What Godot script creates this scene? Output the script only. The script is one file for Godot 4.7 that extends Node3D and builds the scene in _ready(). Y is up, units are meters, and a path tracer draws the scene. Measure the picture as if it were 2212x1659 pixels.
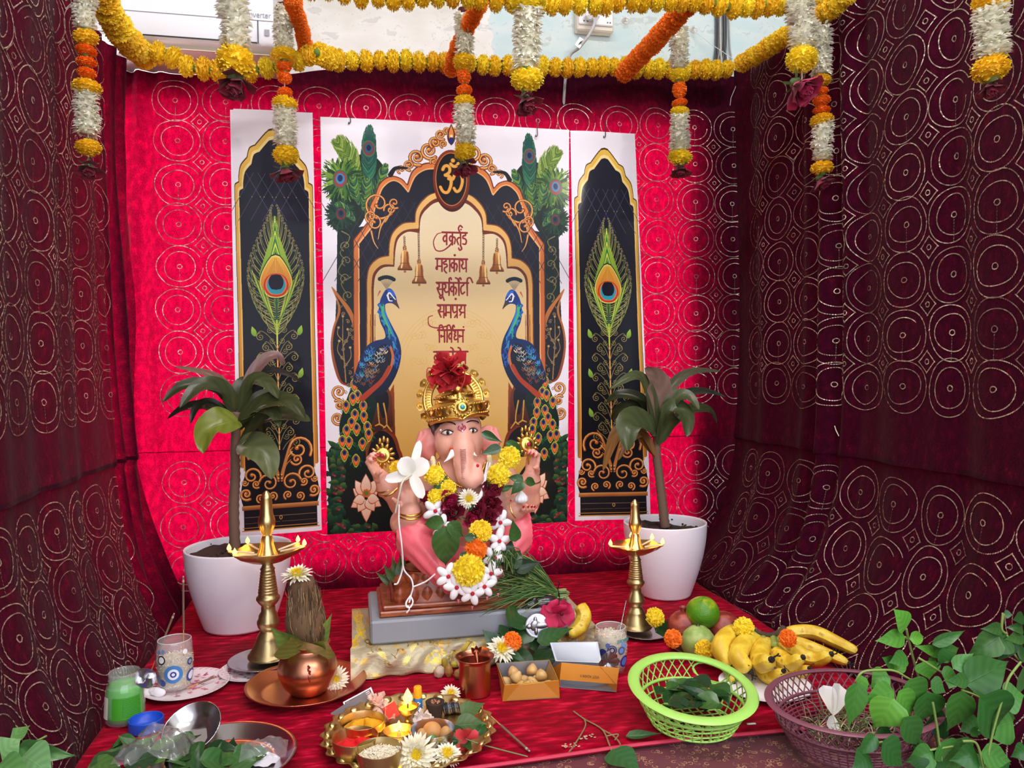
extends Node3D
# A household festival shrine: red draped canopy, flower strings, printed backdrop, clay idol and offerings.
# x right, y up, z towards the viewer, metres; y = 0 is the top of the draped table, z = 0 the plane of the prints.

const UP := Vector3.UP
var R := RandomNumberGenerator.new()
var M := {}

func _ready():
	R.seed = 77
	_view_and_light()
	_materials()
	_room()
	_hangings()
	_table()
	_prints()
	_garlands()
	_plants()
	_idol()
	_idol_dressing()
	_left_things()
	_middle_things()
	_tray()
	_right_things()
	_green_bunches()

func _view_and_light():
	var cam := Camera3D.new()
	cam.name = "camera"
	cam.fov = 53.07
	cam.near = 0.02
	cam.position = Vector3(0, 0.44, 1.6)
	cam.basis = Basis(UP, deg_to_rad(-11.8)) * Basis(Vector3.RIGHT, deg_to_rad(-0.9)) * Basis(Vector3.BACK, deg_to_rad(-0.7))
	add_child(cam)
	cam.current = true
	var e := Environment.new()
	e.background_mode = Environment.BG_SKY
	var sm := ProceduralSkyMaterial.new()
	sm.sky_top_color = Color(0.55, 0.68, 0.85)
	sm.sky_horizon_color = Color(0.82, 0.87, 0.92)
	sm.ground_bottom_color = Color(0.4, 0.38, 0.35)
	sm.ground_horizon_color = Color(0.7, 0.7, 0.68)
	sm.sun_angle_max = 0.0
	e.sky = Sky.new()
	e.sky.sky_material = sm
	e.tonemap_mode = Environment.TONE_MAPPER_LINEAR
	e.tonemap_exposure = 1.0
	e.sdfgi_enabled = true
	e.ssao_enabled = true
	e.ssil_enabled = true
	var we := WorldEnvironment.new()
	we.environment = e
	add_child(we)
	# daylight through the wide window behind the viewer
	area_light("daylight_front", Vector3(0.5, 0.95, 3.28), Vector3(0, -4, 0), Vector2(2.6, 1.5), Color(0.94, 0.94, 1.0), 4.0)
	# daylight through the window that the red cloth hangs in front of
	area_light("daylight_back", Vector3(0.075, 0.51, -0.13), Vector3(0, 180, 0), Vector2(1.38, 0.97), Color(1.0, 0.97, 0.97), 19.0)
	# two ceiling tube lamps, in front of and above the shrine
	tube_lamp(Vector3(0.25, 1.70, 0.95), 1.3, 1.5)
	tube_lamp(Vector3(0.25, 1.70, 2.2), 1.3, 1.2)
	bulb_lamp(Vector3(1.02, 1.36, 1.95), 0.5)

func area_light(called: String, at: Vector3, turn: Vector3, size: Vector2, c: Color, energy: float):
	var l := AreaLight3D.new()
	l.name = called
	l.area_size = size
	l.light_color = c
	l.light_energy = energy
	l.area_range = 12.0
	l.area_attenuation = 2.0
	l.shadow_enabled = true
	l.position = at
	l.rotation_degrees = turn
	add_child(l)

func tube_lamp(at: Vector3, long: float, energy: float):
	var t := thing("ceiling_tube_lamp", "long white tube lamp fixed under the ceiling", "lamp", "ceiling tube lamps", at)
	var g := G.new()
	g.box(Vector3(0, 0.03, 0), Vector3(long, 0.04, 0.07))
	put("fitting", g, mat("e8e8e4", 0.5), t)
	var h := G.new()
	h.tube([Vector3(-long / 2 + 0.02, 0, 0), Vector3(long / 2 - 0.02, 0, 0)], 0.013, 10)
	var m := mat("ffffff", 0.5)
	m.emission_enabled = true
	m.emission = Color(1.0, 0.98, 0.95)
	m.emission_energy_multiplier = 3.0
	put("tube", h, m, t)
	area_light("tube_light", at + Vector3(0, -0.016, 0), Vector3(-90, 0, 0), Vector2(long, 0.07), Color(0.99, 0.965, 0.98), energy)

func bulb_lamp(at: Vector3, energy: float):
	var t := thing("hanging_bulb_lamp", "round white bulb hanging on a cord from the ceiling", "lamp", "", at)
	var g := G.new()
	g.ball(Vector3.ZERO, Vector3.ONE * 0.035, 16, 12)
	var m := mat("ffffff", 0.5)
	m.emission_enabled = true
	m.emission = Color(1, 0.98, 0.94)
	m.emission_energy_multiplier = 18.0
	put("bulb", g, m, t)
	g = G.new()
	g.tube([Vector3(0, 0.03, 0), Vector3(0, 1.75 - at.y, 0)], 0.004, 6)
	put("cord", g, mat("303030", 0.6), t)
	var l := OmniLight3D.new()
	l.name = "bulb_light"
	l.light_color = Color(1, 0.97, 0.92)
	l.light_energy = energy
	l.light_size = 0.03
	l.omni_range = 12
	l.omni_attenuation = 2
	l.shadow_enabled = true
	l.position = at
	add_child(l)

# ---------------------------------------------------------------- helpers

func V(x: float, y: float, z: float) -> Vector3:
	return Vector3(x, y, z)

class G:
	# collects triangles; normals are smoothed over shared vertices
	var v := PackedVector3Array()
	var uv := PackedVector2Array()
	var c := PackedColorArray()
	var ix := PackedInt32Array()
	var tint := Color.WHITE

	func p(a: Vector3, t := Vector2.ZERO, k = null) -> int:
		v.append(a)
		uv.append(t)
		c.append(tint if k == null else k)
		return v.size() - 1

	func tri(a: int, b: int, d: int):
		ix.append(a)
		ix.append(b)
		ix.append(d)

	func quad(a: int, b: int, d: int, e: int):
		tri(a, b, d)
		tri(a, d, e)

	func face(a: Vector3, b: Vector3, d: Vector3, e: Vector3):
		quad(p(a, Vector2(0, 0)), p(b, Vector2(1, 0)), p(d, Vector2(1, 1)), p(e, Vector2(0, 1)))

	func grid(nu: int, nv: int, f: Callable, col = null, wrap := false):
		# f(s, t) gives a point, s and t from 0 to 1; with wrap the last column joins the first
		var at := v.size()
		var cols := nu if wrap else nu + 1
		for j in nv + 1:
			for i in cols:
				var s := float(i) / nu
				var t := float(j) / nv
				p(f.call(s, t), Vector2(s, t), null if col == null else col.call(s, t))
		for j in nv:
			for i in nu:
				var a := at + j * cols + i
				var b := at + j * cols + (i + 1) % cols
				quad(a, b, b + cols, a + cols)

	func box(mid: Vector3, size: Vector3, bev := 0.0, basis := Basis()):
		var h := size / 2
		var q := minf(bev, minf(h.x, minf(h.y, h.z)) * 0.9)
		for ax in 3:
			for sg in [-1.0, 1.0]:
				var n := Vector3.ZERO
				n[ax] = sg
				var a := Vector3.ZERO
				a[(ax + 1) % 3] = 1
				var b := Vector3.ZERO
				b[(ax + 2) % 3] = sg
				var ha: float = h[(ax + 1) % 3] - q
				var hb: float = h[(ax + 2) % 3] - q
				var o: Vector3 = n * h[ax]
				face(mid + basis * (o - a * ha - b * hb), mid + basis * (o - a * ha + b * hb), mid + basis * (o + a * ha + b * hb), mid + basis * (o + a * ha - b * hb))
		if q > 0.0:
			for ax in 3:
				var a := Vector3.ZERO
				a[ax] = h[ax] - q
				var y := (ax + 1) % 3
				var z := (ax + 2) % 3
				for sy in [-1.0, 1.0]:
					for sz in [-1.0, 1.0]:
						var e1 := Vector3.ZERO
						e1[y] = sy * h[y]
						e1[z] = sz * (h[z] - q)
						var e2 := Vector3.ZERO
						e2[y] = sy * (h[y] - q)
						e2[z] = sz * h[z]
						if sy * sz > 0:
							face(mid + basis * (e1 - a), mid + basis * (e2 - a), mid + basis * (e2 + a), mid + basis * (e1 + a))
						else:
							face(mid + basis * (e2 - a), mid + basis * (e1 - a), mid + basis * (e1 + a), mid + basis * (e2 + a))
			for sx in [-1.0, 1.0]:
				for sy in [-1.0, 1.0]:
					for sz in [-1.0, 1.0]:
						var s := Vector3(sx, sy, sz)
						var k := h - Vector3.ONE * q
						var i := p(mid + basis * (s * Vector3(h.x, k.y, k.z)))
						var j := p(mid + basis * (s * Vector3(k.x, h.y, k.z)))
						var l := p(mid + basis * (s * Vector3(k.x, k.y, h.z)))
						if sx * sy * sz > 0:
							tri(i, l, j)
						else:
							tri(i, j, l)

	func ball(at: Vector3, r: Vector3, nu := 16, nv := 10, basis := Basis()):
		grid(nu, nv, func(s, t): return at + basis * (Vector3(cos(s * TAU) * sin(t * PI), cos(t * PI), sin(s * TAU) * sin(t * PI)) * r), null, true)

	func lathe(prof: Array, n := 32, at := Vector3.ZERO, basis := Basis(), wob = null):
		# prof: [radius, height] pairs from the bottom up; a pair given twice makes a hard edge
		var base := v.size()
		for j in prof.size():
			for i in n + 1:
				var a := float(i) / n * TAU
				var r: float = prof[j][0]
				if wob != null:
					r *= wob.call(a, float(j) / (prof.size() - 1))
				p(at + basis * Vector3(cos(a) * r, prof[j][1], sin(a) * r), Vector2(float(i) / n, float(j) / (prof.size() - 1)))
		for j in prof.size() - 1:
			if prof[j][0] == prof[j + 1][0] and prof[j][1] == prof[j + 1][1]:
				continue
			for i in n:
				var a := base + j * (n + 1) + i
				quad(a, a + n + 1, a + n + 2, a + 1)

	func tube(pts: Array, r, n := 8, cap := true, flat := 1.0):
		# r: a number or one per point
		var k := pts.size()
		var base := v.size()
		var up := Vector3.ZERO
		for j in k:
			var d: Vector3 = (pts[mini(j + 1, k - 1)] - pts[maxi(j - 1, 0)]).normalized()
			if up == Vector3.ZERO:
				up = Vector3.UP if absf(d.y) < 0.9 else Vector3.RIGHT
			var x := d.cross(up).normalized()
			up = x.cross(d).normalized()
			var q: float = r[j] if r is Array else r
			for i in n + 1:
				var a := float(i) / n * TAU
				p(pts[j] + (x * cos(a) + up * sin(a) * flat) * q, Vector2(float(i) / n, float(j) / (k - 1)))
		for j in k - 1:
			for i in n:
				var a := base + j * (n + 1) + i
				quad(a, a + 1, a + n + 2, a + n + 1)
		if cap:
			for e in [0, k - 1]:
				var m := p(pts[e])
				var row: int = base + e * (n + 1)
				for i in n:
					if e == 0:
						tri(m, row + i + 1, row + i)
					else:
						tri(m, row + i, row + i + 1)

	func blade(at: Vector3, d: Vector3, up: Vector3, length: float, wide: float, o := {}):
		# a leaf or petal: o.curl bends it along its length (radians, + towards up), o.cup folds its sides up, o.nl, o.nw its cells,
		# o.shape(t) its width 0..1, o.c0, o.c1 colours from base to tip, o.ruff ruffles the rim, o.twist
		var nl: int = o.get("nl", 6)
		var nw: int = o.get("nw", 2)
		var curl: float = o.get("curl", 0.0)
		var cup: float = o.get("cup", 0.0)
		var ruff: float = o.get("ruff", 0.0)
		var ph: float = o.get("ph", 0.0)
		var fat: float = o.get("fat", 0.6)
		var tip: float = o.get("tip", 0.0)
		var twist: float = o.get("twist", 0.0)
		var c0: Color = o.get("c0", tint)
		var c1: Color = o.get("c1", c0)
		d = d.normalized()
		var x := d.cross(up).normalized()
		var n := x.cross(d)
		var q := at
		var base := v.size()
		for j in nl + 1:
			var t := float(j) / nl
			var w := wide * 0.5 * (pow(sin(PI * pow(t, fat)), 0.8 if pow(t, fat) < 0.5 else 1.0 + o.get("sharp", -0.2)) * (1 - tip) + tip * sin(PI * minf(t * 1.15, 1.0) * 0.5) * (1.0 if t < 0.8 else sqrt(maxf(0.0, 1.0 - pow((t - 0.8) / 0.2, 2)))))
			if j == 0:
				w = maxf(w, wide * 0.03)
			var x2 := x.rotated(d, twist * t)
			var n2 := n.rotated(d, twist * t)
			for i in nw + 1:
				var s := float(i) / nw * 2 - 1
				var rim := sin(t * 9.0 + s * 2.0 + ph) * ruff * wide * absf(s) * t
				p(q + x2 * (s * w * cos(cup * absf(s))) + n2 * (absf(s) * w * sin(cup) + rim), Vector2(s * 0.5 + 0.5, t), c0.lerp(c1, t))
			var step := curl / nl
			d = d.rotated(x, step)
			n = n.rotated(x, step)
			q += d * length / nl
		for j in nl:
			for i in nw:
				var a := base + j * (nw + 1) + i
				quad(a, a + 1, a + nw + 2, a + nw + 1)

	func add(o: G, t: Transform3D, k = null):
		var base := v.size()
		for i in o.v.size():
			p(t * o.v[i], o.uv[i], o.c[i] if k == null else o.c[i] * k)
		for i in o.ix:
			ix.append(base + i)

	func mesh() -> ArrayMesh:
		var n := PackedVector3Array()
		n.resize(v.size())
		for k in range(0, ix.size(), 3):
			var a := ix[k]
			var b := ix[k + 1]
			var d := ix[k + 2]
			var f := (v[d] - v[a]).cross(v[b] - v[a])
			n[a] += f
			n[b] += f
			n[d] += f
		for k in n.size():
			n[k] = n[k].normalized() if n[k].length_squared() > 0.0 else Vector3.UP
		var arr := []
		arr.resize(Mesh.ARRAY_MAX)
		arr[Mesh.ARRAY_VERTEX] = v
		arr[Mesh.ARRAY_NORMAL] = n
		arr[Mesh.ARRAY_TEX_UV] = uv
		arr[Mesh.ARRAY_COLOR] = c
		arr[Mesh.ARRAY_INDEX] = ix
		var m := ArrayMesh.new()
		m.add_surface_from_arrays(Mesh.PRIMITIVE_TRIANGLES, arr)
		return m

func mat(hex, rough := 0.6, metal := 0.0, o := {}) -> StandardMaterial3D:
	var m := StandardMaterial3D.new()
	m.albedo_color = Color(hex) if hex is String else hex
	m.roughness = rough
	m.metallic = metal
	for k in o:
		m.set(k, o[k])
	return m

func vmat(rough := 0.6, o := {}) -> StandardMaterial3D:
	# takes its colour from the vertices (linear values)
	var m := mat("ffffff", rough, 0.0, o)
	m.vertex_color_use_as_albedo = true
	return m

func lin(hex: String) -> Color:
	return Color(hex).srgb_to_linear()

func thing(called: String, label: String, category: String, group := "", at := Vector3.ZERO, turn := 0.0) -> Node3D:
	var o := Node3D.new()
	o.name = called
	o.position = at
	o.rotation.y = turn
	tag(o, label, category, group)
	add_child(o, true)
	return o

func tag(o: Node, label: String, category: String, group := "") -> Node:
	o.set_meta("label", label)
	o.set_meta("category", category)
	if group:
		o.set_meta("group", group)
	return o

func put(called: String, shape, m: Material, parent: Node = self, at = null) -> MeshInstance3D:
	var o := MeshInstance3D.new()
	o.name = called
	o.mesh = shape.mesh() if shape is G else shape
	o.material_override = m
	if at is Vector3:
		o.position = at
	elif at is Transform3D:
		o.transform = at
	parent.add_child(o, true)
	return o

func struct(called: String, shape, m: Material, parent: Node = self) -> MeshInstance3D:
	var o := put(called, shape, m, parent)
	if parent == self:
		o.set_meta("kind", "structure")
	return o

func rr(a: float, b: float) -> float:
	return R.randf_range(a, b)

func rv() -> Vector3:
	return Vector3(rr(-1, 1), rr(-1, 1), rr(-1, 1)).normalized()

func toward(y: Vector3, spin := 0.0) -> Basis:
	# a basis whose y axis points along y
	y = y.normalized()
	var x := y.cross(Vector3.BACK if absf(y.z) < 0.9 else Vector3.RIGHT).normalized()
	return Basis(x, y, x.cross(y)) * Basis(UP, spin)

func curve(pts: Array, n := 8) -> Array:
	# a smooth line through the points (Catmull-Rom)
	var r := []
	for i in pts.size() - 1:
		var a: Vector3 = pts[maxi(i - 1, 0)]
		var b: Vector3 = pts[i]
		var c: Vector3 = pts[i + 1]
		var d: Vector3 = pts[mini(i + 2, pts.size() - 1)]
		for k in n:
			r.append(b.cubic_interpolate(c, a, d, float(k) / n))
	r.append(pts[-1])
	return r

func noise_tex(size: int, freq: float, ramp = null, o := {}) -> NoiseTexture2D:
	var f := FastNoiseLite.new()
	f.seed = o.get("seed", 3)
	f.frequency = freq
	f.noise_type = o.get("type", FastNoiseLite.TYPE_SIMPLEX_SMOOTH)
	f.fractal_octaves = o.get("oct", 4)
	var t := NoiseTexture2D.new()
	t.width = size
	t.height = o.get("h", size)
	t.seamless = true
	t.noise = f
	if o.has("bump"):
		t.as_normal_map = true
		t.bump_strength = o.bump
	if ramp != null:
		var g := Gradient.new()
		g.offsets = PackedFloat32Array(ramp[0])
		var cs := PackedColorArray()
		for h in ramp[1]:
			cs.append(Color(h))
		g.colors = cs
		t.color_ramp = g
	return t

# ---------------------------------------------------------------- materials and the room

func _materials():
	M.brass = mat("d8c084", 0.3, 1.0)
	M.brass_old = mat("c6b280", 0.36, 1.0)
	M.gold = mat("e0b860", 0.3, 1.0)
	M.copper = mat("cf8a6c", 0.3, 1.0)
	M.steel = mat("c8c8cc", 0.2, 1.0)
	M.white = mat("f2f2f2", 0.45)
	M.dark = mat("1c1a1c", 0.5)
	M.soil = mat("3a2a22", 0.95)
	M.petal = vmat(0.65, {"backlight_enabled": true, "backlight": Color(0.6, 0.6, 0.6)})
	M.rose = vmat(0.6, {"rim_enabled": true, "rim": 0.3})
	M.leaf = mat("ffffff", 0.27, 0.0, {"metallic_specular": 0.4, "vertex_color_use_as_albedo": true, "albedo_texture": leaf_tex(false), "normal_enabled": true, "normal_texture": leaf_tex(true), "normal_scale": 0.8, "backlight_enabled": true, "backlight": Color(0.25, 0.3, 0.1)})
	M.stem = vmat(0.6)
	M.glass = mat(Color(0.96, 0.97, 0.98, 0.12), 0.03, 0.0, {"transparency": BaseMaterial3D.TRANSPARENCY_ALPHA})
	M.foil = mat("b8b8be", 0.38, 1.0)
	M.skin = vmat(0.34, {"subsurf_scatter_enabled": true, "subsurf_scatter_strength": 0.08})
	var fl := mat("ffd070", 0.5)
	fl.emission_enabled = true
	fl.emission = Color(1.0, 0.72, 0.3)
	fl.emission_energy_multiplier = 5.5
	M.flame = fl

func leaf_tex(relief: bool) -> ImageTexture:
	# pale midrib and side veins on a leaf, base at the top edge of the picture (t = 0)
	var w := 128
	var h := 256
	var im := Image.create(w, h, false, Image.FORMAT_RGB8)
	for y in h:
		for x in w:
			var s := absf(x - w / 2.0 + 0.5) / (w / 2.0)
			var t := float(y) / h
			var mid := clampf(1.0 - s / (0.05 * (1.1 - t)), 0, 1)
			var k := fposmod((t - s * 0.24) * 5.5, 1.0)
			var side := clampf(1.0 - absf(k - 0.5) / 0.045, 0, 1) * (1 - s * 0.6)
			var e := maxf(mid, side * 0.4)
			if relief:
				var b := 0.5 + 0.13 * (1.0 - absf(k * 2.0 - 1.0)) * (1.0 - s * 0.5) - 0.25 * e
				im.set_pixel(x, y, Color(b, b, b))
			else:
				var q := 0.88 + 0.035 * sin(k * TAU - 1.0)
				im.set_pixel(x, y, Color(q, q, q).lerp(Color(1.0, 1.0, 0.8), e * 0.4))
	if relief:
		im.bump_map_to_normal_map(3.0)
	return ImageTexture.create_from_image(im)

func _room():
	var plaster := mat("ffffff", 0.85, 0.0, {"albedo_texture": wall_tex(), "uv1_triplanar": true, "uv1_world_triplanar": true, "uv1_scale": Vector3(0.5, 0.5, 0.5), "uv1_offset": Vector3(0.25, 0, 0)})
	plaster.heightmap_enabled = true
	plaster.heightmap_texture = noise_tex(512, 0.02, null, {"oct": 5})
	plaster.heightmap_scale = 0.25
	var wall := Node3D.new()
	wall.name = "wall_back"
	wall.set_meta("kind", "structure")
	add_child(wall)
	# the back wall with its window opening; front face at z = -0.05
	var x0 := -1.6
	var x1 := 2.2
	var wx0 := -0.62
	var wx1 := 0.768
	for r in [[x0, x1, 0.995, 1.8, "masonry"], [x0, wx0, 0.03, 0.995, "masonry"], [wx1, x1, 0.03, 0.995, "masonry"], [x0, x1, -0.78, 0.03, "masonry"]]:
		var g := G.new()
		g.box(Vector3((r[0] + r[1]) / 2, (r[2] + r[3]) / 2, -0.11), Vector3(r[1] - r[0], r[3] - r[2], 0.12))
		put(r[4], g, plaster, wall)
	var win := Node3D.new()
	win.name = "window_1"
	win.set_meta("kind", "structure")
	add_child(win)
	for r in [[wx0, wx1, 0.985, 0.995], [wx0, wx1, 0.03, 0.04], [wx0, wx0 + 0.01, 0.04, 0.985], [wx1 - 0.01, wx1, 0.04, 0.985]]:
		var g := G.new()
		g.box(Vector3((r[0] + r[1]) / 2, (r[2] + r[3]) / 2, -0.11), Vector3(r[1] - r[0], r[3] - r[2], 0.119))
		put("window_frame", g, M.white, win)
	var side := mat("d9d8d2", 0.9)
	for s in [["wall_left", -1.62, -0.3, -0.1, 3.4, 0.0], ["wall_right", 2.22, -0.3, -0.1, 3.4, 0.0]]:
		var g := G.new()
		g.box(Vector3(s[1], 0.5, 1.6), Vector3(0.06, 2.6, 3.6))
		struct(s[0], g, side)
	var rear := Node3D.new()
	rear.name = "wall_rear"
	rear.set_meta("kind", "structure")
	add_child(rear)
	for r in [[-1.6, 2.2, 1.75, 1.8], [-1.6, -0.85, 0.15, 1.75], [1.85, 2.2, 0.15, 1.75], [-1.6, 2.2, -0.78, 0.15]]:
		var g := G.new()
		g.box(Vector3((r[0] + r[1]) / 2, (r[2] + r[3]) / 2, 3.35), Vector3(r[1] - r[0], r[3] - r[2], 0.1))
		put("masonry", g, side, rear)
	var g := G.new()
	g.box(Vector3(0.3, 1.83, 1.6), Vector3(3.9, 0.06, 3.7))
	struct("ceiling", g, mat("e4e2dc", 0.9))
	g = G.new()
	g.box(Vector3(0.3, -0.81, 1.6), Vector3(3.9, 0.06, 3.7))
	struct("floor", g, mat("8f8a82", 0.5))
	_wall_fittings()

func wall_tex() -> ImageTexture:
	# two metres of distempered plaster: off-white, with a pale blue coat over the right part, cracks and dabs
	var n := 1024
	var im := Image.create(n, n, false, Image.FORMAT_RGB8)
	var f := FastNoiseLite.new()
	f.seed = 5
	f.frequency = 0.006
	f.fractal_octaves = 4
	var h := FastNoiseLite.new()
	h.seed = 9
	h.frequency = 0.03
	h.fractal_octaves = 4
	for y in n:
		for x in n:
			var a := f.get_noise_2d(x, y)
			var b := h.get_noise_2d(x * 0.6, y * 1.4)
			var c := Color(0.83, 0.82, 0.78).lerp(Color(0.9, 0.9, 0.88), clampf(0.5 + a + b * 0.5, 0, 1))
			# the coat begins at x = 0.32 m (u = 0.41) and ends at the right end of the wall
			var edge := x + a * 26.0 + b * 8.0
			if edge > 424 and edge < 980:
				c = Color(0.76, 0.85, 0.85).lerp(Color(0.82, 0.87, 0.86), clampf(0.5 + b * 1.2, 0, 1))
			if absf(fposmod(a * 7.0, 1.0) - 0.5) < 0.012 and b > -0.1:
				c = c.darkened(0.1)
			if b > 0.42:
				c = c.darkened(0.08)
			im.set_pixel(x, y, c)
	return ImageTexture.create_from_image(im)

func _wall_fittings():
	var t := thing("air_conditioner", "white wall air conditioner unit above the red backdrop", "air conditioner", "", Vector3(-0.133, 1.05, -0.05))
	# section in (depth, height); the unit runs to the left from x = 0
	var sec := [[0.0, 0.27], [0.10, 0.27], [0.128, 0.25], [0.134, 0.2], [0.136, 0.12], [0.135, 0.05], [0.133, 0.014], [0.126, 0.006], [0.10, -0.002], [0.05, -0.008], [0.0, -0.01]]
	var g := G.new()
	g.grid(1, sec.size() - 1, func(s, q):
		var i := int(round(q * (sec.size() - 1)))
		return Vector3(-0.72 * s, sec[i][1], sec[i][0]))
	for x in [0.0, -0.72]:
		var mid := g.p(Vector3(x, 0.12, 0.05))
		var first := g.v.size()
		for q in sec:
			g.p(Vector3(x, q[1], q[0]))
		for i in sec.size() - 1:
			g.tri(mid, first + i, first + i + 1)
	put("body", g, mat("eff0f4", 0.22, 0.0, {"clearcoat_enabled": true, "clearcoat": 0.4}), t)
	g = G.new()
	g.box(Vector3(-0.19, 0.012, 0.1345), Vector3(0.32, 0.0016, 0.003))
	g.box(Vector3(-0.028, 0.032, 0.1355), Vector3(0.0016, 0.042, 0.003))
	put("flap_gap", g, M.dark, t)
	g = G.new()
	g.box(Vector3(-0.19, 0.0535, 0.1352), Vector3(0.38, 0.001, 0.002))
	put("panel_seam", g, mat("9a9ca4", 0.5), t)
	g = G.new()
	g.box(Vector3(-0.105, 0.0005, 0.107), Vector3(0.19, 0.002, 0.024), 0.0008, Basis(Vector3.RIGHT, 0.32))
	put("air_flap", g, mat("e8d9be", 0.25, 0.0, {"clearcoat_enabled": true, "clearcoat": 0.5}), t)
	put("lettering", text_mesh("Inverter", 0.012), mat("9aa0a8", 0.5), t, Vector3(-0.026, 0.063, 0.1365))
	put("lettering", text_mesh("\u223f", 0.012), mat("9aa0a8", 0.5), t, Vector3(-0.012, 0.03, 0.1365))
	t = thing("power_socket", "white surface-mounted power socket box on the pale blue wall", "socket", "", V(.537,1.2165,-.05))
	g = G.new()
	g.box(Vector3(0, -0.002, 0.012), Vector3(0.084, 0.056, 0.024), 0.003)
	put("base", g, mat("dcd5c4", 0.5), t)
	g = G.new()
	g.box(Vector3(0, 0.004, 0.026), Vector3(0.078, 0.046, 0.006), 0.002)
	put("cover_plate", g, M.white, t)
	for x in [-0.028, -0.02, 0.026, 0.032]:
		g = G.new()
		g.lathe([[0.0018, 0], [0.0018, 0.001], [0, 0.0012]], 8, Vector3(x, -0.012, 0.029), toward(Vector3.BACK))
		put("screw", g, mat("8a8a88", 0.3, 0.8), t)
	t = thing("power_plug", "white plug pushed into the wall socket with its grey cable", "plug", "", V(.5234,1.2072,-.018))
	g = G.new()
	g.box(Vector3(0, 0.004, 0.012), Vector3(0.032, 0.022, 0.022), 0.007)
	put("plug_body", g, M.white, t)
	g = G.new()
	var w := curve([Vector3(0, -0.004, 0.018), Vector3(0.0, -0.02, 0.028), Vector3(-0.012, -0.045, 0.026), Vector3(-0.03, -0.068, 0.012), Vector3(-0.05, -0.09, -0.01), Vector3(-0.06, -0.2, -0.018)])
	g.tube(w, 0.0032, 8)
	put("cable", g, mat("b9bcbc", 0.5), t)
	g = G.new()
	g.box(Vector3(-0.031, -0.06, 0.017), Vector3(0.013, 0.022, 0.001), 0.0, Basis(Vector3.BACK, -0.55))
	put("barcode_tag", g, mat("f4f4f4", 0.6), t)
	for i in 7:
		g = G.new()
		g.box(Vector3(-0.0325 + i * 0.001, -0.0625 + i * 0.0007, 0.018), Vector3(0.0004 + 0.0003 * (i % 3), 0.008, 0.0006), 0.0, Basis(Vector3.BACK, -0.55))
		put("barcode_bar", g, M.dark, t)
	var cols := ["55595c", "3d3f42", "9a9c9a", "c8c6be", "4a4640"]
	t = thing("cable_bundle", "bundle of grey and black cables running down the pale wall", "cables")
	for i in 8:
		g = G.new()
		var x := 0.832 + i * 0.0042
		g.tube(curve([Vector3(x + 0.004 * sin(i * 2.1), 1.8, -0.045), Vector3(x, 1.4, -0.045 + 0.002 * (i % 3)), Vector3(x + 0.003 * sin(i * 3.7), 1.2, -0.044 + 0.003 * (i % 2)), Vector3(x - 0.006 + 0.002 * i * (i % 2), 1.13, -0.044), Vector3(x - 0.008, 0.95, -0.046)]), 0.0022, 6)
		put("cable", g, mat(cols[i % 5], 0.5), t)
	for p in [V(.6109,1.2266,-.05), V(.7739,1.2187,-.05)]:
		t = thing("wall_hook", "small white hook nailed in the wall %s" % ("right of the socket" if p.x < 0.65 else "that holds a white string"), "hook", "", p)
		g = G.new()
		g.lathe([[0.006, 0], [0.006, 0.002], [0.003, 0.004], [0.003, 0.014], [0, 0.015]], 10, Vector3.ZERO, toward(Vector3.BACK))
		put("peg", g, mat("e4e2da", 0.5), t)
		g = G.new()
		g.tube(curve([Vector3(0, 0, 0.012), Vector3(0.006, -0.004, 0.016), Vector3(0.004, -0.012, 0.012), Vector3(-0.003, -0.01, 0.012)], 5), 0.0015, 6)
		put("claw", g, mat("e4e2da", 0.5), t)
	g = G.new()
	g.tube([V(.7696,1.2123,-.036),V(.8125,1.1733,-.02),V(.8589,1.1373,-.005),V(.8602,1.0799,-.004),V(.8474,1.0511,-.004),V(.845,1.0343,-.004)], 0.0008, 5)
	tag(put("hanging_string", g, mat("e8e8e4", 0.7)), "thin white string from the wall hook over the dark cloth", "string")

func text_mesh(s: String, size: float, font := "Droid Sans") -> TextMesh:
	var t := TextMesh.new()
	var f := SystemFont.new()
	f.font_names = PackedStringArray([font])
	t.font = f
	t.text = s
	t.font_size = 32
	t.pixel_size = size / 32.0
	t.depth = 0.0006
	return t

# ---------------------------------------------------------------- cloth hangings

func back_cloth(s: float, y: float) -> Vector3:
	var left := smoothstep(-0.31, -0.42, s)
	var z := -0.024 + 0.0035 * sin(s * 23 + 1.3 * sin(y * 3.0)) + 0.0022 * sin(s * 61 + y * 5) + left * (0.009 * sin(s * 150 + 2.2 * sin(y * 4.0)) + 0.003 * sin(s * 290 + y * 11))
	if y < 0.29:
		z -= 0.007
	return Vector3(s, y, z + smoothstep(0.99, 1.06, y) * -0.014)

func left_cloth(s: float, y: float) -> Vector3:
	var near := smoothstep(0.22, 0.0, s)
	var x := -0.331 - 0.092 * (1 - exp(-maxf(y, 0) * 6.0))
	x += 0.0035 * sin(s * 34 + 1.5 * sin(y * 3.4)) + 0.002 * sin(s * 75 + y * 6) + near * (0.013 * sin(s * 120 + 2.0 * sin(y * 5.0)) + 0.006 * sin(s * 230 - y * 9))
	if y < 0.285:
		x -= 0.006
	return Vector3(x, y, s + 0.004 * sin(s * 26 + y * 2))

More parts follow.
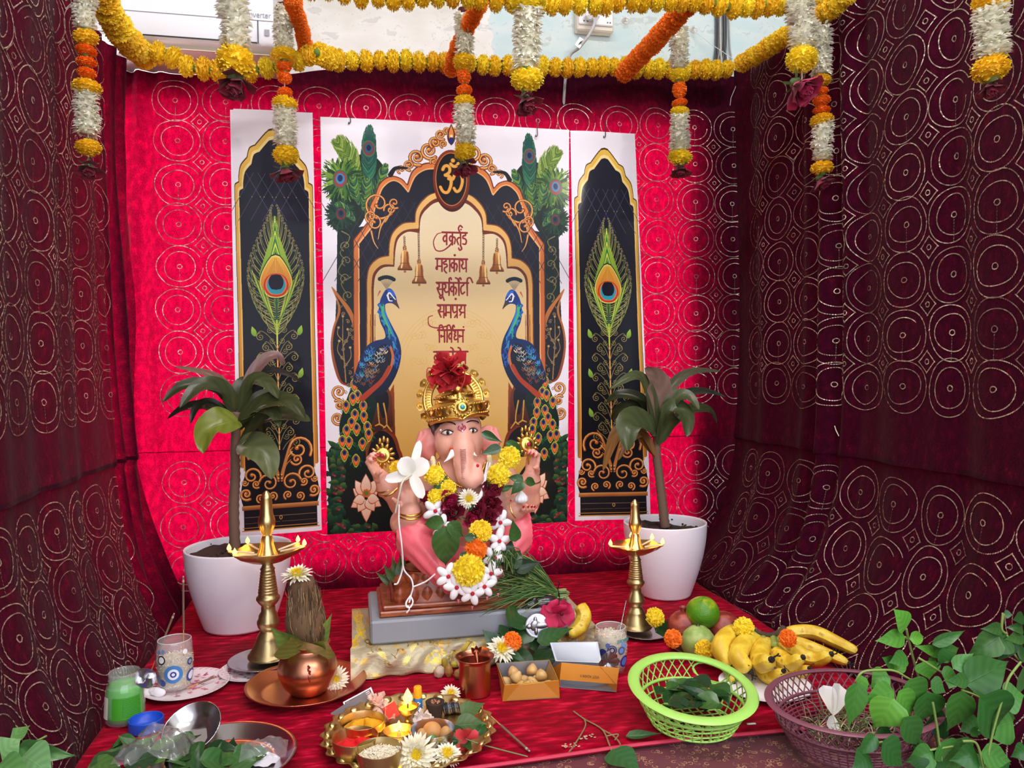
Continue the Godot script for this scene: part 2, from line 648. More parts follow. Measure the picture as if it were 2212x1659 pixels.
func right_cloth(s: float, y: float) -> Vector3:
	var x := 0.71 + 0.151 * (1 - exp(-maxf(y, 0) * 8.0))
	x += 0.007 * sin(s * 30 + 1.2 * sin(y * 2.6)) * smoothstep(-0.02, 0.15, y) + 0.003 * sin(s * 66 + y * 5)
	if y < 0.285:
		x += 0.006
	var fold := smoothstep(0.2, 0.3, s) * smoothstep(0.48, 0.38, s)
	return Vector3(x + fold * 0.01 * sin(s * 90), y, s + 0.008 * sin(s * 24 + 0.6))

func cloth_sheet(f: Callable, s0: float, s1: float, y0: float, y1, nu: int, nv: int) -> G:
	var g := G.new()
	g.grid(nu, nv, func(a, b):
		var s := lerpf(s0, s1, a)
		return f.call(s, lerpf(y0, y1.call(s) if y1 is Callable else y1, b)))
	for i in g.v.size():
		g.uv[i] = Vector2(g.uv[i].x * (s1 - s0) * 3, g.v[i].y * 1.6)
	return g

func spangles(f: Callable, cols: Array, rows: Array, side: float, wob: float) -> G:
	# circles, dots and lozenges of tiny spangles, each sewn on the cloth with a tilt of its own
	var g := G.new()
	var dx: float = (cols[1] - cols[0])
	var dy: float = absf(rows[1] - rows[0])
	for ri in rows.size():
		for ci in cols.size():
			var cs: float = cols[ci] + rr(-0.003, 0.003)
			var cy: float = rows[ri] + rr(-0.003, 0.003)
			var lo := rr(0.4, 1.0)
			for q in [[0.0425, 82], [0.0295, 58], [0.0042, 9]]:
				var k := rr(0, 6)
				var gap := rr(0, 1)
				for i in q[1]:
					if q[1] > 20 and gap < 0.2 and i < 7:
						continue
					var a = float(i) / q[1] * TAU
					var r: float = q[0] * (1 + wob * sin(a * 2 + k) + wob * 0.5 * sin(a * 3 + k * 2))
					spangle(g, f, cs + cos(a) * r, cy + sin(a) * r * 0.97, a + PI / 2, side, lo)
			if ri % 2 == 0:
				for i in 8:
					spangle(g, f, cs, cy - 0.008 - i * 0.0045, PI / 2, side, 0.25, 0.0005)
			if ci < cols.size() - 1 and ri < rows.size() - 1:
				var ms := cs + dx * 0.5
				var my := cy - dy * 0.5
				for i in 36:
					var u := i / 9.0
					var e := int(u)
					var w := u - e
					var a := Vector2.from_angle(e * PI / 2)
					var b := Vector2.from_angle((e + 1) * PI / 2)
					var d := a.lerp(b, w) * 0.0165
					spangle(g, f, ms + d.x, my + d.y, (b - a).angle(), side, lo)
				for i in 7:
					var a := i / 7.0 * TAU
					spangle(g, f, ms + cos(a) * 0.0038, my + sin(a) * 0.0038, a + PI / 2, side, lo)
	return g

func spangle(g: G, f: Callable, s: float, y: float, a: float, side: float, lo: float, half := 0.00072):
	var p: Vector3 = f.call(s, y)
	if (p.x > 0.8 and y > 1.11 + 0.1 * smoothstep(0.3, 0.5, s)) or (p.x < -0.35 and y > 1.036 + 0.145 * smoothstep(0.12, 0.3, s)):
		return   # above the upper edge of the side cloths
	var ex: Vector3 = (f.call(s + 0.003, y) - p).normalized()
	var ey: Vector3 = (f.call(s, y + 0.003) - p).normalized()
	var n := ex.cross(ey).normalized() * side
	p += n * 0.0016
	var d := ex * cos(a) + ey * sin(a)
	var w := (d.cross(n).normalized() + n * rr(-0.35, 0.35)) * half
	d = (d + n * rr(-0.3, 0.3)) * 0.0016
	var b := lo * rr(0.5, 1.0)
	g.tint = Color(0.8 * b, 0.66 * b, 0.5 * b)
	g.face(p - d - w, p - d + w, p + d + w, p + d - w)

func _hangings():
	var cloth := mat("ffffff", 0.62, 0.0, {"albedo_texture": noise_tex(512, 0.05, [[0.2, 0.5, 0.72, 0.9], ["420923", "490a27", "520c2b", "68122a"]], {"seed": 12, "oct": 5}), "rim_enabled": true, "rim": 0.12, "rim_tint": 0.9, "backlight_enabled": true, "backlight": Color(0.9, 0.12, 0.46)})
	cloth.normal_enabled = true
	cloth.normal_texture = noise_tex(512, 0.12, null, {"seed": 21, "bump": 3.0, "oct": 3})
	cloth.normal_scale = 0.15
	cloth.detail_enabled = true
	cloth.detail_blend_mode = BaseMaterial3D.BLEND_MODE_MUL
	cloth.detail_uv_layer = BaseMaterial3D.DETAIL_UV_1
	cloth.detail_albedo = noise_tex(512, 0.3, [[0.2, 0.8], ["bcbcbc", "ffffff"]], {"seed": 4, "oct": 2})
	var gold := vmat(0.36, {"metallic": 0.45})
	cloth.metallic_specular = 0.12
	var cols := []
	for i in 14:
		cols.append(-0.33 + 0.0915 * i)
	var up := []
	for i in 8:
		up.append(0.985 - 0.083 * i)
	var low := [0.225, 0.138, 0.051]
	var t := thing("curtain", "red spangled cloth hanging behind the three prints, glowing in daylight", "curtain", "", Vector3.ZERO)
	put("upper_cloth", cloth_sheet(back_cloth, -0.44, 0.89, 0.288, func(s): return lerpf(1.0395, 1.112, clampf((s + 0.2) / 0.4, 0, 1)), 220, 60), cloth, t)
	put("lower_cloth", cloth_sheet(back_cloth, -0.44, 0.89, -0.06, 0.2899, 220, 30), cloth, t)
	stuff(put("spangles", spangles(back_cloth, cols, up, 1, 0.02), gold, t))
	stuff(put("spangles", spangles(back_cloth, cols, low, 1, 0.02), gold, t))
	t = thing("curtain", "dark maroon spangled cloth hanging left of the table", "curtain", "", Vector3.ZERO)
	put("upper_cloth", cloth_sheet(left_cloth, 0.006, 1.0, 0.2851, func(s): return 1.04 + 0.145 * smoothstep(0.12, 0.3, s), 180, 50), cloth, t)
	put("lower_cloth", cloth_sheet(left_cloth, 0.006, 1.0, -0.4, 0.292, 180, 40), cloth, t)
	cols = []
	for i in 8:
		cols.append(0.163 + 0.0893 * i)
	up = []
	for i in 9:
		up.append(1.064 - 0.082 * i)
	stuff(put("spangles", spangles(left_cloth, cols, up, -1, 0.04), gold, t))
	stuff(put("spangles", spangles(left_cloth, cols, [0.225, 0.138, 0.051, -0.036], -1, 0.04), gold, t))
	t = thing("curtain", "dark maroon spangled cloth hanging right of the table", "curtain", "", Vector3.ZERO)
	put("upper_cloth", cloth_sheet(right_cloth, -0.012, 1.15, 0.2851, func(s): return 1.115 + 0.1 * smoothstep(0.3, 0.5, s), 200, 50), cloth, t)
	put("lower_cloth", cloth_sheet(right_cloth, -0.012, 1.15, -0.4, 0.292, 200, 40), cloth, t)
	cols = []
	for i in 12:
		cols.append(0.08 + 0.0915 * i)
	up = []
	for i in 10:
		up.append(1.168 - 0.0845 * i)
	stuff(put("spangles", spangles(right_cloth, cols, up, 1, 0.05), gold, t))
	stuff(put("spangles", spangles(right_cloth, cols, [0.225, 0.133, 0.041, -0.05], 1, 0.05), gold, t))
	var g := G.new()
	g.tube([V(.85,.3358,.3656), V(.848,.328,.3725), V(.85,.3184,.3776)], 0.0009, 5)
	tag(put("loose_thread", g, mat("e8dcc8", 0.6)), "short pale thread stuck on the dark right cloth", "thread")

func stuff(o: Node) -> Node:
	o.set_meta("kind", "stuff")
	return o

# ---------------------------------------------------------------- the table and its cloths

func _table():
	var wood := mat("6b4a30", 0.6)
	var t := thing("table", "low wooden table hidden under the red velvet cloth", "table", "", Vector3(0.19, -0.78, 0.4))
	var g := G.new()
	g.box(Vector3(0, 0.755, 0.09), Vector3(0.96, 0.03, 0.96), 0.004)
	put("table_top", g, wood, t)
	for x in [-0.46, 0.46]:
		for z in [-0.34, 0.5]:
			g = G.new()
			g.box(Vector3(x, 0.371, z), Vector3(0.05, 0.742, 0.05), 0.004)
			put("leg", g, wood, t)
	var velvet := mat("ffffff", 0.55, 0.0, {"albedo_texture": noise_tex(512, 0.025, [[0.25, 0.5, 0.65, 0.85], ["7e001b", "940020", "a80328", "cc1c40"]], {"seed": 31, "oct": 5}), "rim_enabled": true, "rim": 0.05, "rim_tint": 1.0, "metallic_specular": 0.12})
	velvet.normal_enabled = true
	velvet.normal_texture = noise_tex(512, 0.02, null, {"seed": 8, "bump": 7.0, "oct": 5})
	velvet.normal_scale = 0.35
	# the top sheet, its sides hanging down left and right, its hem lying near the front
	var f := func(a, b):
		var z := lerpf(-0.012, 0.757, b)
		var w := lerpf(-0.13, 1.13, a)
		var x := lerpf(-0.3175, 0.697, clampf(w, 0, 1))
		var y := 0.0 + 0.0012 * sin(x * 9 + z * 21) * sin(z * 33 + x * 4)
		if w < 0:
			y += w * 1.9
			x += w * 0.01
		elif w > 1:
			y -= (w - 1) * 1.9
			x += (w - 1) * 0.01
		if b > 0.98:
			y -= 0.0015
		return Vector3(x, y - 0.0012, z + 0.004 * sin(x * 14) * b)
	g = G.new()
	g.grid(160, 120, f)
	for i in g.v.size():
		g.uv[i] = Vector2(g.v[i].x * 1.6 + g.v[i].y * 0.6, g.v[i].z * 5.5)
	t = thing("tablecloth", "crushed red velvet cloth spread over the table top", "tablecloth")
	put("sheet", g, velvet, t)
	g = G.new()
	var hem := []
	for i in 60:
		var x := lerpf(-0.31, 0.69, i / 59.0)
		hem.append(Vector3(x, 0.0008, 0.757 + 0.004 * sin(x * 14)))
	g.tube(hem, 0.0026, 6)
	put("hem", g, mat("c02848", 0.6), t)
	var broc := mat("ffffff", 0.6, 0.0, {"albedo_texture": brocade_tex(), "rim_enabled": true, "rim": 0.4, "rim_tint": 0.6})
	g = G.new()
	g.grid(60, 40, func(a, b):
		return Vector3(lerpf(-0.312, 0.694, a), -0.0056 - maxf(0, b - 0.8) * 2.0 + 0.001 * sin(a * 50) * sin(b * 30), lerpf(0.70, 1.12, b)))
	for i in g.v.size():
		g.uv[i] = Vector2(g.v[i].x * 6, g.v[i].z * 6)
	tag(put("brocade_cloth", g, broc), "dark red brocade cloth with tiny gold curls along the front of the table", "cloth")

func brocade_tex() -> ImageTexture:
	var cv := Canvas.new(512, 512, Color("5e1020"))
	var r := RandomNumberGenerator.new()
	r.seed = 4
	for i in 260:
		var p := Vector2(r.randf_range(10, 500), r.randf_range(10, 500))
		var a := r.randf_range(0, TAU)
		var pts := []
		for k in 9:
			pts.append(p + Vector2.from_angle(a + k * 0.62) * (2.0 + k * 1.5))
		cv.line(pts, 1.6, 1.0, Color("b48a5c") if i % 3 else Color("8a5a40"))
	return cv.tex()

# ---------------------------------------------------------------- flat print: a small drawing canvas

class Canvas:
	var im: Image
	var w: int
	var h: int
	var axis := -1.0      # when set, everything is drawn a second time mirrored about this x

	func _init(w_: int, h_: int, c: Color):
		w = w_
		h = h_
		im = Image.create(w, h, false, Image.FORMAT_RGB8)
		im.fill(c)

	func tex() -> ImageTexture:
		return ImageTexture.create_from_image(im)

	func pts(s: String) -> Array:
		var f := s.split_floats(" ", false)
		var r := []
		for i in range(0, f.size() - 1, 2):
			r.append(Vector2(f[i], f[i + 1]))
		return r

	func smooth(p: Array, closed := false, n := 8) -> Array:
		var r := []
		var k := p.size()
		if k < 3:
			return p
		for i in (k if closed else k - 1):
			var a: Vector2 = p[(i - 1 + k) % k] if closed else p[maxi(i - 1, 0)]
			var b: Vector2 = p[i]
			var c: Vector2 = p[(i + 1) % k]
			var d: Vector2 = p[(i + 2) % k] if closed else p[mini(i + 2, k - 1)]
			for j in n:
				r.append(b.cubic_interpolate(c, a, d, float(j) / n))
		if not closed:
			r.append(p[-1])
		return r

	func flip(p: Array) -> Array:
		var r := []
		for q in p:
			r.append(Vector2(2 * axis - q.x, q.y))
		return r

	func fill(p: Array, c: Color, c2 = null):
		# a polygon; with c2 the colour runs from c at its top to c2 at its foot
		if axis > 0:
			p = p.map(func(q): return Vector2(axis + 2, q.y) if q.x > axis - 18 and q.x < axis + 30 else q)
			_fill(flip(p), c, c2)
		_fill(p, c, c2)

	func _fill(p: Array, c: Color, c2):
		var y0 := 1e9
		var y1 := -1e9
		for q in p:
			y0 = minf(y0, q.y)
			y1 = maxf(y1, q.y)
		var n := p.size()
		for y in range(maxi(0, int(y0)), mini(h - 1, int(y1)) + 1):
			var yy := y + 0.5
			var xs := []
			for i in n:
				var a: Vector2 = p[i]
				var b: Vector2 = p[(i + 1) % n]
				if (a.y <= yy) != (b.y <= yy):
					xs.append(a.x + (yy - a.y) / (b.y - a.y) * (b.x - a.x))
			xs.sort()
			var k: Color = c if c2 == null else c.lerp(c2, clampf((yy - y0) / maxf(y1 - y0, 1), 0, 1))
			for i in range(0, xs.size() - 1, 2):
				var l := int(xs[i] + 0.5)
				im.fill_rect(Rect2i(l, y, int(xs[i + 1] + 0.5) - l, 1), k)

	func dot(p: Vector2, r: float, c: Color):
		_dot(p, r, c)
		if axis > 0:
			_dot(Vector2(2 * axis - p.x, p.y), r, c)

	func _dot(p: Vector2, r: float, c: Color):
		var y := int(p.y - r)
		while y <= int(p.y + r):
			var q := r * r - (y + 0.5 - p.y) * (y + 0.5 - p.y)
			if q > 0 and y >= 0 and y < h:
				var s := sqrt(q)
				var l := int(p.x - s + 0.5)
				im.fill_rect(Rect2i(l, y, maxi(1, int(p.x + s + 0.5) - l), 1), c)
			y += 1

	func line(p: Array, r0: float, r1: float, c: Color, raw := false):
		# a stroke of half-width r0 at its start and r1 at its end
		if not raw:
			p = smooth(p)
		var all := 0.0
		for i in p.size() - 1:
			all += p[i].distance_to(p[i + 1])
		var run := 0.0
		for i in p.size() - 1:
			var d: float = p[i].distance_to(p[i + 1])
			var r := lerpf(r0, r1, run / maxf(all, 0.01))
			var n := int(d / maxf(0.8, r * 0.5)) + 1
			for k in n:
				dot(p[i].lerp(p[i + 1], float(k) / n), lerpf(r0, r1, (run + d * k / n) / maxf(all, 0.01)), c)
			run += d
		dot(p[-1], r1, c)

	func ring(m: Vector2, rx: float, ry: float, turn := 0.0, n := 40) -> Array:
		var r := []
		for i in n:
			r.append(m + Vector2(cos(i * TAU / n) * rx, sin(i * TAU / n) * ry).rotated(turn))
		return r

	func spiral(m: Vector2, r: float, a: float, turns: float, wd: float, c: Color):
		var p := []
		var n := int(absf(turns) * 14) + 4
		for i in n + 1:
			var t := float(i) / n
			p.append(m + Vector2.from_angle(a + t * turns * TAU) * r * (1 - t * 0.85))
		line(p, wd, wd * 0.7, c, true)
		dot(p[-1], wd * 1.5, c)

	func curl(m: Vector2, r: float, a: float, turns: float, wd: float):
		# a carved scroll: brown edge, orange body, pale light
		spiral(m, r, a, turns, wd, Color("5a2412"))
		spiral(m, r, a, turns, wd * 0.68, Color("c8702c"))
		spiral(m + Vector2(-wd * 0.2, -wd * 0.25), r, a, turns, wd * 0.25, Color("f4c878"))

	func leaf(a: Vector2, b: Vector2, wide: float, c: Color, c2 = null, bend := 0.0):
		var d := b - a
		var n := Vector2(-d.y, d.x).normalized()
		var l := []
		var r := []
		for i in 11:
			var t := i / 10.0
			var q := a + d * t + n * bend * sin(t * PI)
			var k := sin(PI * pow(t, 0.75)) * wide * 0.5
			l.append(q + n * k)
			r.push_front(q - n * k)
		fill(l + r, c, c2)

	func plume(m: Vector2, r: float, ry: float, turn: float, cols: Array, seed_: int):
		# barbs round an eye spot
		var g := RandomNumberGenerator.new()
		g.seed = seed_
		for i in 190:
			var a := g.randf_range(0, TAU)
			var u := Vector2(cos(a) * r, sin(a) * ry)
			var q := g.randf_range(0.75, 1.15)
			var s := g.randf_range(-0.3, 0.3)
			line([m + (u * 0.35).rotated(turn), m + (u * 0.7).rotated(turn + s * 0.4), m + (u * q).rotated(turn + s)], 5.5, 1.2, Color(cols[g.randi() % cols.size()]).darkened(g.randf_range(0, 0.35)))

	func eye_spot(m: Vector2, r: float, turn := 0.0, cols := ["c8b040", "b84a20", "1c5a80", "141a40"]):
		fill(ring(m, r * 0.78, r, turn), Color(cols[0]))
		fill(ring(m, r * 0.64, r * 0.84, turn), Color(cols[1]))
		fill(ring(m + Vector2(0, -r * 0.05), r * 0.46, r * 0.58, turn), Color(cols[2]))
		fill(ring(m + Vector2(0, -r * 0.1), r * 0.26, r * 0.36, turn), Color(cols[3]))

	func barbed(p: Array, wide: float, turn: float, n: int, cols: Array, seed_: int):
		# many short barbs along a spine, pointing forward by the angle turn
		var g := RandomNumberGenerator.new()
		g.seed = seed_
		p = smooth(p)
		for i in n:
			var t := float(i) / n
			var k := t * (p.size() - 2)
			var q: Vector2 = p[int(k)].lerp(p[int(k) + 1], k - int(k))
			var d: Vector2 = (p[int(k) + 1] - p[int(k)]).normalized()
			for s in [-1.0, 1.0]:
				var e: Vector2 = d.rotated(turn * s)
				var l := wide * sin(PI * clampf(t * 0.85 + 0.12, 0, 1)) * g.randf_range(0.75, 1.1)
				line([q, q + e * l * 0.6, q + e.lerp(d, 0.35) * l], 3.4, 0.8, Color(cols[g.randi() % cols.size()]).darkened(g.randf_range(0, 0.3)))

const LETTERS := {
	"va": ["|.62", ".62 .34 .36 .28 .14 .52 .32 .74 .6 .62"],
	"ka": ["|.46", ".46 .34 .2 .3 .06 .5 .2 .7 .44 .6", ".46 .46 .7 .36 .86 .56 .74 .9"],
	"kra": ["|.46", ".46 .34 .2 .3 .06 .5 .2 .7 .44 .6", ".46 .46 .7 .36 .86 .56 .74 .9", ".44 .78 .2 1.0 .05 1.06"],
	"ta": ["|.66", ".66 .42 .36 .42 .16 .62 .34 .96"],
	"dda": [".5 0 .5 .2 .2 .26 .16 .44 .44 .48 .64 .66 .5 .92 .14 .9"],
	"ma": ["|.84", ".2 0 .2 .6", ".2 .58 .04 .74 .18 .84 .24 .6 .84 .6"],
	"ha": [".45 0 .45 .18 .16 .26 .2 .42 .52 .42 .6 .6 .3 .7 .22 .9 .5 1.12"],
	"aa": ["|.25"],
	"ya": ["|.78", ".1 .1 .3 .16 .3 .4 .12 .5 .34 .76 .78 .66"],
	"sa": ["|.84", ".14 .06 .36 .1 .36 .36 .12 .46 .46 .96", ".3 .52 .84 .52"],
	"tta": [".5 0 .5 .16 .2 .3 .1 .58 .3 .88 .64 .74"],
	"pa": ["|.74", ".16 0 .16 .4 .34 .6 .74 .46"],
	"pra": ["|.74", ".16 0 .16 .4 .34 .6 .74 .46", ".72 .72 .4 .98"],
	"bha": ["|.82", ".1 0 .34 .06 .3 .3 .1 .36 .2 .5 .36 .6 .18 .8", ".32 .58 .82 .58"],
	"na": ["|.74", ".74 .5 .3 .5 .14 .44 .16 .58"],
	"gha": ["|.8", ".14 .08 .36 .16 .2 .36 .4 .46 .16 .56 .26 .8 .8 .72"],
	"da": [".46 0 .46 .18 .16 .32 .2 .58 .5 .56 .66 .98"],
	"ra": [".14 .06 .36 .1 .36 .36 .12 .46 .46 .96"],
	"i": ["|.25", ".25 0 .3 -.34 .7 -.4 1.0 -.04"],
	"ii": ["|.25", ".25 0 .2 -.34 -.2 -.4 -.5 -.04"],
	"o": ["|.25", ".25 0 .1 -.3 -.2 -.4"],
	"e": [".0 0 -.14 -.26 -.4 -.34"],
	"u": ["-.2 1.02 -.02 1.3 -.3 1.42 -.44 1.26"],
	"uu": ["-.3 1.0 -.5 1.12 -.36 1.26 -.1 1.12 .1 1.4"],
	"reph": ["-.1 -.04 -.14 -.3 .06 -.4 .16 -.26"],
	"dot": ["-.1 -.26 -.09 -.25"],
}

func write_line(cv: Canvas, at: Vector2, width: float, tall: float, glyphs: String, c: Color):
	var x := 0.0
	var total := 0.0
	var wide := {"aa": 0.4, "i": 0.42, "ii": 0.45, "o": 0.4, "e": 0.0, "u": 0.0, "uu": 0.0, "reph": 0.0, "dot": 0.0, "dda": 0.74, "ha": 0.72, "_": 0.3, "ta": 0.82, "da": 0.74, "ra": 0.55, "tta": 0.76}
	for k in glyphs.split(" "):
		total += wide.get(k, 0.95)
	var sc := Vector2(width / total, tall)
	cv.line([at, at + Vector2(width, 0)], 3.6, 3.6, c, true)
	for k in glyphs.split(" "):
		if k != "_":
			for s in LETTERS[k]:
				var p := []
				if s.begins_with("|"):
					var q := float(s.substr(1))
					p = [Vector2(q, 0), Vector2(q, 1.0)]
				else:
					p = cv.pts(s)
				var r := []
				for e in p:
					r.append(at + (e + Vector2(x, 0)) * sc)
				cv.line(r, 3.6, 3.2, c)
		x += wide.get(k, 0.95)

func centre_print() -> ImageTexture:
	var cv := Canvas.new(1024, 1687, Color("f1ecf2"))
	cv.axis = 519
	var green := ["2c5f2a", "457f30", "7ba63a", "1c4426", "93b548"]
	var teal := ["1c5a50", "2a7a5c", "18444c", "3f8a54"]
	var navy := Color("171524")
	var p: Array
	# plumes above the arch
	cv.fill(cv.smooth(cv.pts("85 205 149 148 198 145 235 176 256 219 223 281 190 325 167 402 129 452 60 459 34 422 45 352 30 298"), true), Color("12241c"))
	cv.barbed(cv.pts("148 272 112 166 55 82"), 84, 0.7, 80, ["88ac40", "aac25c", "4f7c2a"], 1)
	cv.barbed(cv.pts("185 304 187 173 192 15"), 76, 0.6, 100, teal, 2)
	cv.fill(cv.smooth(cv.pts("191 37 212 101 214 145 187 162 165 147 167 103"), true), Color("175048"))
	cv.eye_spot(cv.pts("187 121")[0], 34, 0.0, ["4a6a50", "7a3a34", "2c5a7c", "14223c"])
	cv.plume(cv.pts("81 248")[0], 84, 90, 0.3, green, 3)
	cv.plume(cv.pts("71 394")[0], 56, 62, 0.2, ["1c4a34", "2a5a34", "123024"], 4)
	for s in ["195 314 229 248 259 175", "184 347 217 303 250 247", "146 348 131 295 122 230", "172 402 195 347 238 313", "162 370 174 293 180 239", "129 414 98 383 51 346"]:
		cv.barbed(cv.pts(s), 44, 0.7, 44, green + teal, s.length())
	cv.eye_spot(cv.pts("73 249")[0], 38, 0.1, ["3a6a4a", "a03a38", "3a86b4", "1a2a58"])
	cv.eye_spot(cv.pts("74 389")[0], 28, 0.1, ["1c4434", "7a2a2c", "203a4c", "141a2c"])
	# dark vine columns at the sides
	cv.fill(cv.pts("59 454 177 435 138 893 42 893 53 692"), Color("10201f"))
	for q in ["96 502 69 546 95 578", "82 578 60 622 89 648", "110 643 72 670 98 719", "76 459 107 480 91 518"]:
		cv.line(cv.pts(q), 2.4, 1.2, Color("7d7a45"))
		cv.spiral(cv.pts(q)[2], 22, 2.0, 1.2, 2.0, Color("8a7a44"))
	# flame-shaped side panels
	p = cv.smooth(cv.pts("33 683 70 725 111 781 134 862 137 983 131 1077 68 1077 39 1015 26 928 34 855 56 785 51 735"), true)
	cv.fill(p, Color("c47a36"), Color("8a3c1c"))
	cv.fill(cv.smooth(cv.pts("47 715 73 752 104 808 120 875 121 982 117 1070 72 1069 49 1008 35 928 43 855 66 785 60 742"), true), Color("15141d"))
	for q in ["84 1069 79 982 74 902 76 802", "78 1009 105 969 103 929", "79 982 53 942 60 902", "76 922 97 882 94 855", "75 902 54 875 58 848"]:
		cv.line(cv.pts(q), 2.6, 1.2, Color("97794a"))
		cv.dot(cv.pts(q)[-1], 5, Color("b89a5c"))
	for i in 26:
		cv.spiral(Vector2(64 + 62 * absf(sin(i * 1.7)), 760 + i * 16), 9, i, 1.1, 1.6, Color("8e7444"))
	# arch: orange outer frame, dark field
	p = cv.pts("120 492 175 423") + cv.smooth(cv.pts("175 423 186 358 206 314 228 259 272 228 316 237 337 258")).slice(8) + cv.smooth(cv.pts("339 258 360 204 404 172 449 166 525 163"))
	var low: Array = cv.pts("506 1567 112 1549")
	cv.fill(p + low, Color("6a2812"))
	p = cv.pts("124 494 178 426") + cv.smooth(cv.pts("178 426 190 360 210 317 232 263 272 233 313 240 339 265")).slice(8) + cv.smooth(cv.pts("343 263 363 208 404 178 449 170 525 167"))
	cv.fill(p + low, Color("e08040"), Color("a84e20"))
	p = cv.pts("140 506 193 437") + cv.smooth(cv.pts("193 437 205 368 220 324 239 276 275 246 310 252 342 285")).slice(8) + cv.smooth(cv.pts("344 282 368 226 407 197 448 188 524 185"))
	cv.fill(p + cv.pts("506 1567 132 1550"), Color("f0b470"))
	p = cv.pts("145 509 198 441") + cv.smooth(cv.pts("198 441 209 370 224 326 242 280 276 251 308 257 342 294")).slice(8) + cv.smooth(cv.pts("347 289 372 231 408 202 448 194 524 191"))
	cv.fill(p + cv.pts("506 1567 137 1550"), navy)
	for i in 9:
		var a := Vector2(190 + i * 46, 330)
		cv.line([a, a + Vector2(-190, 330)], 1.2, 1.2, Color("35323f"), true)
		cv.line([a + Vector2(-200, 0), a + Vector2(0, 360)], 1.2, 1.2, Color("302d3c"), true)
	# inner arch in gold with the cream field
	p = cv.smooth(cv.pts("523 281 447 290 402 318 373 363 367 412")) + cv.smooth(cv.pts("367 412 318 419 280 454 264 498 260 552")) + cv.smooth(cv.pts("260 552 218 563 183 598 171 653 170 729"))
	cv.fill(p + cv.pts("157 1551 506 1567"), Color("7a3c1a"))
	p = cv.smooth(cv.pts("523 284 449 293 406 322 377 366 371 416")) + cv.smooth(cv.pts("371 416 322 423 284 457 268 500 264 556")) + cv.smooth(cv.pts("264 556 222 567 187 601 175 655 174 729"))
	cv.fill(p + cv.pts("162 1551 506 1567"), Color("eebe6c"), Color("b8702c"))
	p = cv.smooth(cv.pts("523 308 458 314 416 343 389 385 384 454")) + cv.smooth(cv.pts("384 440 330 448 296 475 283 520 280 591")) + cv.smooth(cv.pts("280 591 234 593 201 625 192 674 191 740"))
	cv.fill(p + cv.pts("179 1552 506 1567"), Color("6e2c16"))
	p = cv.smooth(cv.pts("523 325 461 329 421 356 394 396 388 459")) + cv.smooth(cv.pts("388 459 340 455 304 481 290 525 284 599")) + cv.smooth(cv.pts("284 599 240 603 210 632 201 680 200 740"))
	cv.fill(p + cv.pts("187 1608 505 1623"), Color("ecdcb8"), Color("cf9838"))
	for i in 3:
		cv.line(cv.pts("190 795 186 1077").map(func(q): return q + Vector2(i * 9 - 4, 0)), 1.2, 1.2, Color("6a2c14"))
	# faint tracery on the gold field
	for i in 3:
		cv.line(cv.smooth(cv.ring(Vector2(519, 1030), 205 + i * 14, 235 + i * 14)), 1.0, 1.0, Color("dcb268"), true)
	for i in 18:
		cv.spiral(Vector2(519 - 70 - 17 * (i % 6), 830 + 52 * (i / 3)), 18, i * 1.3, 1.2, 1.1, Color("d9ac5e"))
	# carved scrolls on the shoulders and above the medallion
	for q in [["222 346", 64, 0.6, 1.3, 6], ["270 366", 26, 3.0, 1.2, 5], ["204 423", 34, 4.5, 1.1, 5], ["287 338", 24, 1.0, 1.2, 5], ["194 396", 26, 2.0, 1.2, 5], ["380 148", 34, 1.2, 1.6, 8], ["349 182", 22, 1.5, 1.5, 6], ["430 118", 36, 0.8, 1.6, 8], ["455 84", 24, 2.2, 1.5, 7], ["478 50", 22, 1.0, 1.5, 6], ["504 32", 15, 2.0, 1.4, 5], ["449 162", 16, 2.6, 1.4, 5], ["489 88", 16, 2.0, 1.4, 5], ["316 200", 18, 2.0, 1.2, 5]]:
		cv.curl(cv.pts(q[0])[0], q[1], q[2], q[3], q[4])
	for q in ["193 456 203 499 219 526", "248 416 259 400 281 355", "253 400 231 439 220 488"]:
		cv.line(cv.pts(q), 4.5, 1.5, Color("b06a2c"))
		cv.line(cv.pts(q), 1.5, 0.8, Color("f0c070"))
	cv.line(cv.smooth(cv.pts("272 224 294 196 338 194")), 10, 4, Color("141318"))
	cv.axis = -1
	cv.leaf(cv.pts("520 92")[0], cv.pts("521 0")[0], 34, Color("5a2412"))
	cv.leaf(cv.pts("520 75")[0], cv.pts("521 10")[0], 20, Color("e88838"))
	cv.fill(cv.ring(cv.pts("521 71")[0], 9, 15), Color("1c2a78"))
	cv.dot(cv.pts("521 53")[0], 6, Color("f6e2a8"))
	# medallion
	var m: Vector2 = cv.pts("520 232")[0]
	cv.fill(cv.ring(m + Vector2(2, 8), 76, 127), Color("4a1a12"))
	cv.fill(cv.ring(m, 76, 122), Color("8a3a22"), Color("6a2416"))
	cv.fill(cv.ring(m, 66, 111), Color("c8763c"))
	cv.fill(cv.ring(m, 62, 107), Color("17151a"))
	for k in [[8.2, Color("6a3410")], [6.4, Color("eeae50")]]:
		for q in ["485 193 492 180 505 177 514 188 511 204 495 216", "495 216 515 223 519 252 506 285 487 285 475 266", "509 230 525 232 534 214 547 197 560 209 566 240 556 273 542 282 531 269", "518 169 527 177 540 177 549 165"]:
			cv.line(cv.pts(q), k[0], k[0] * 0.9, k[1])
		cv.dot(cv.pts("527 154")[0], k[0] * 1.3, k[1])
	cv.axis = 519
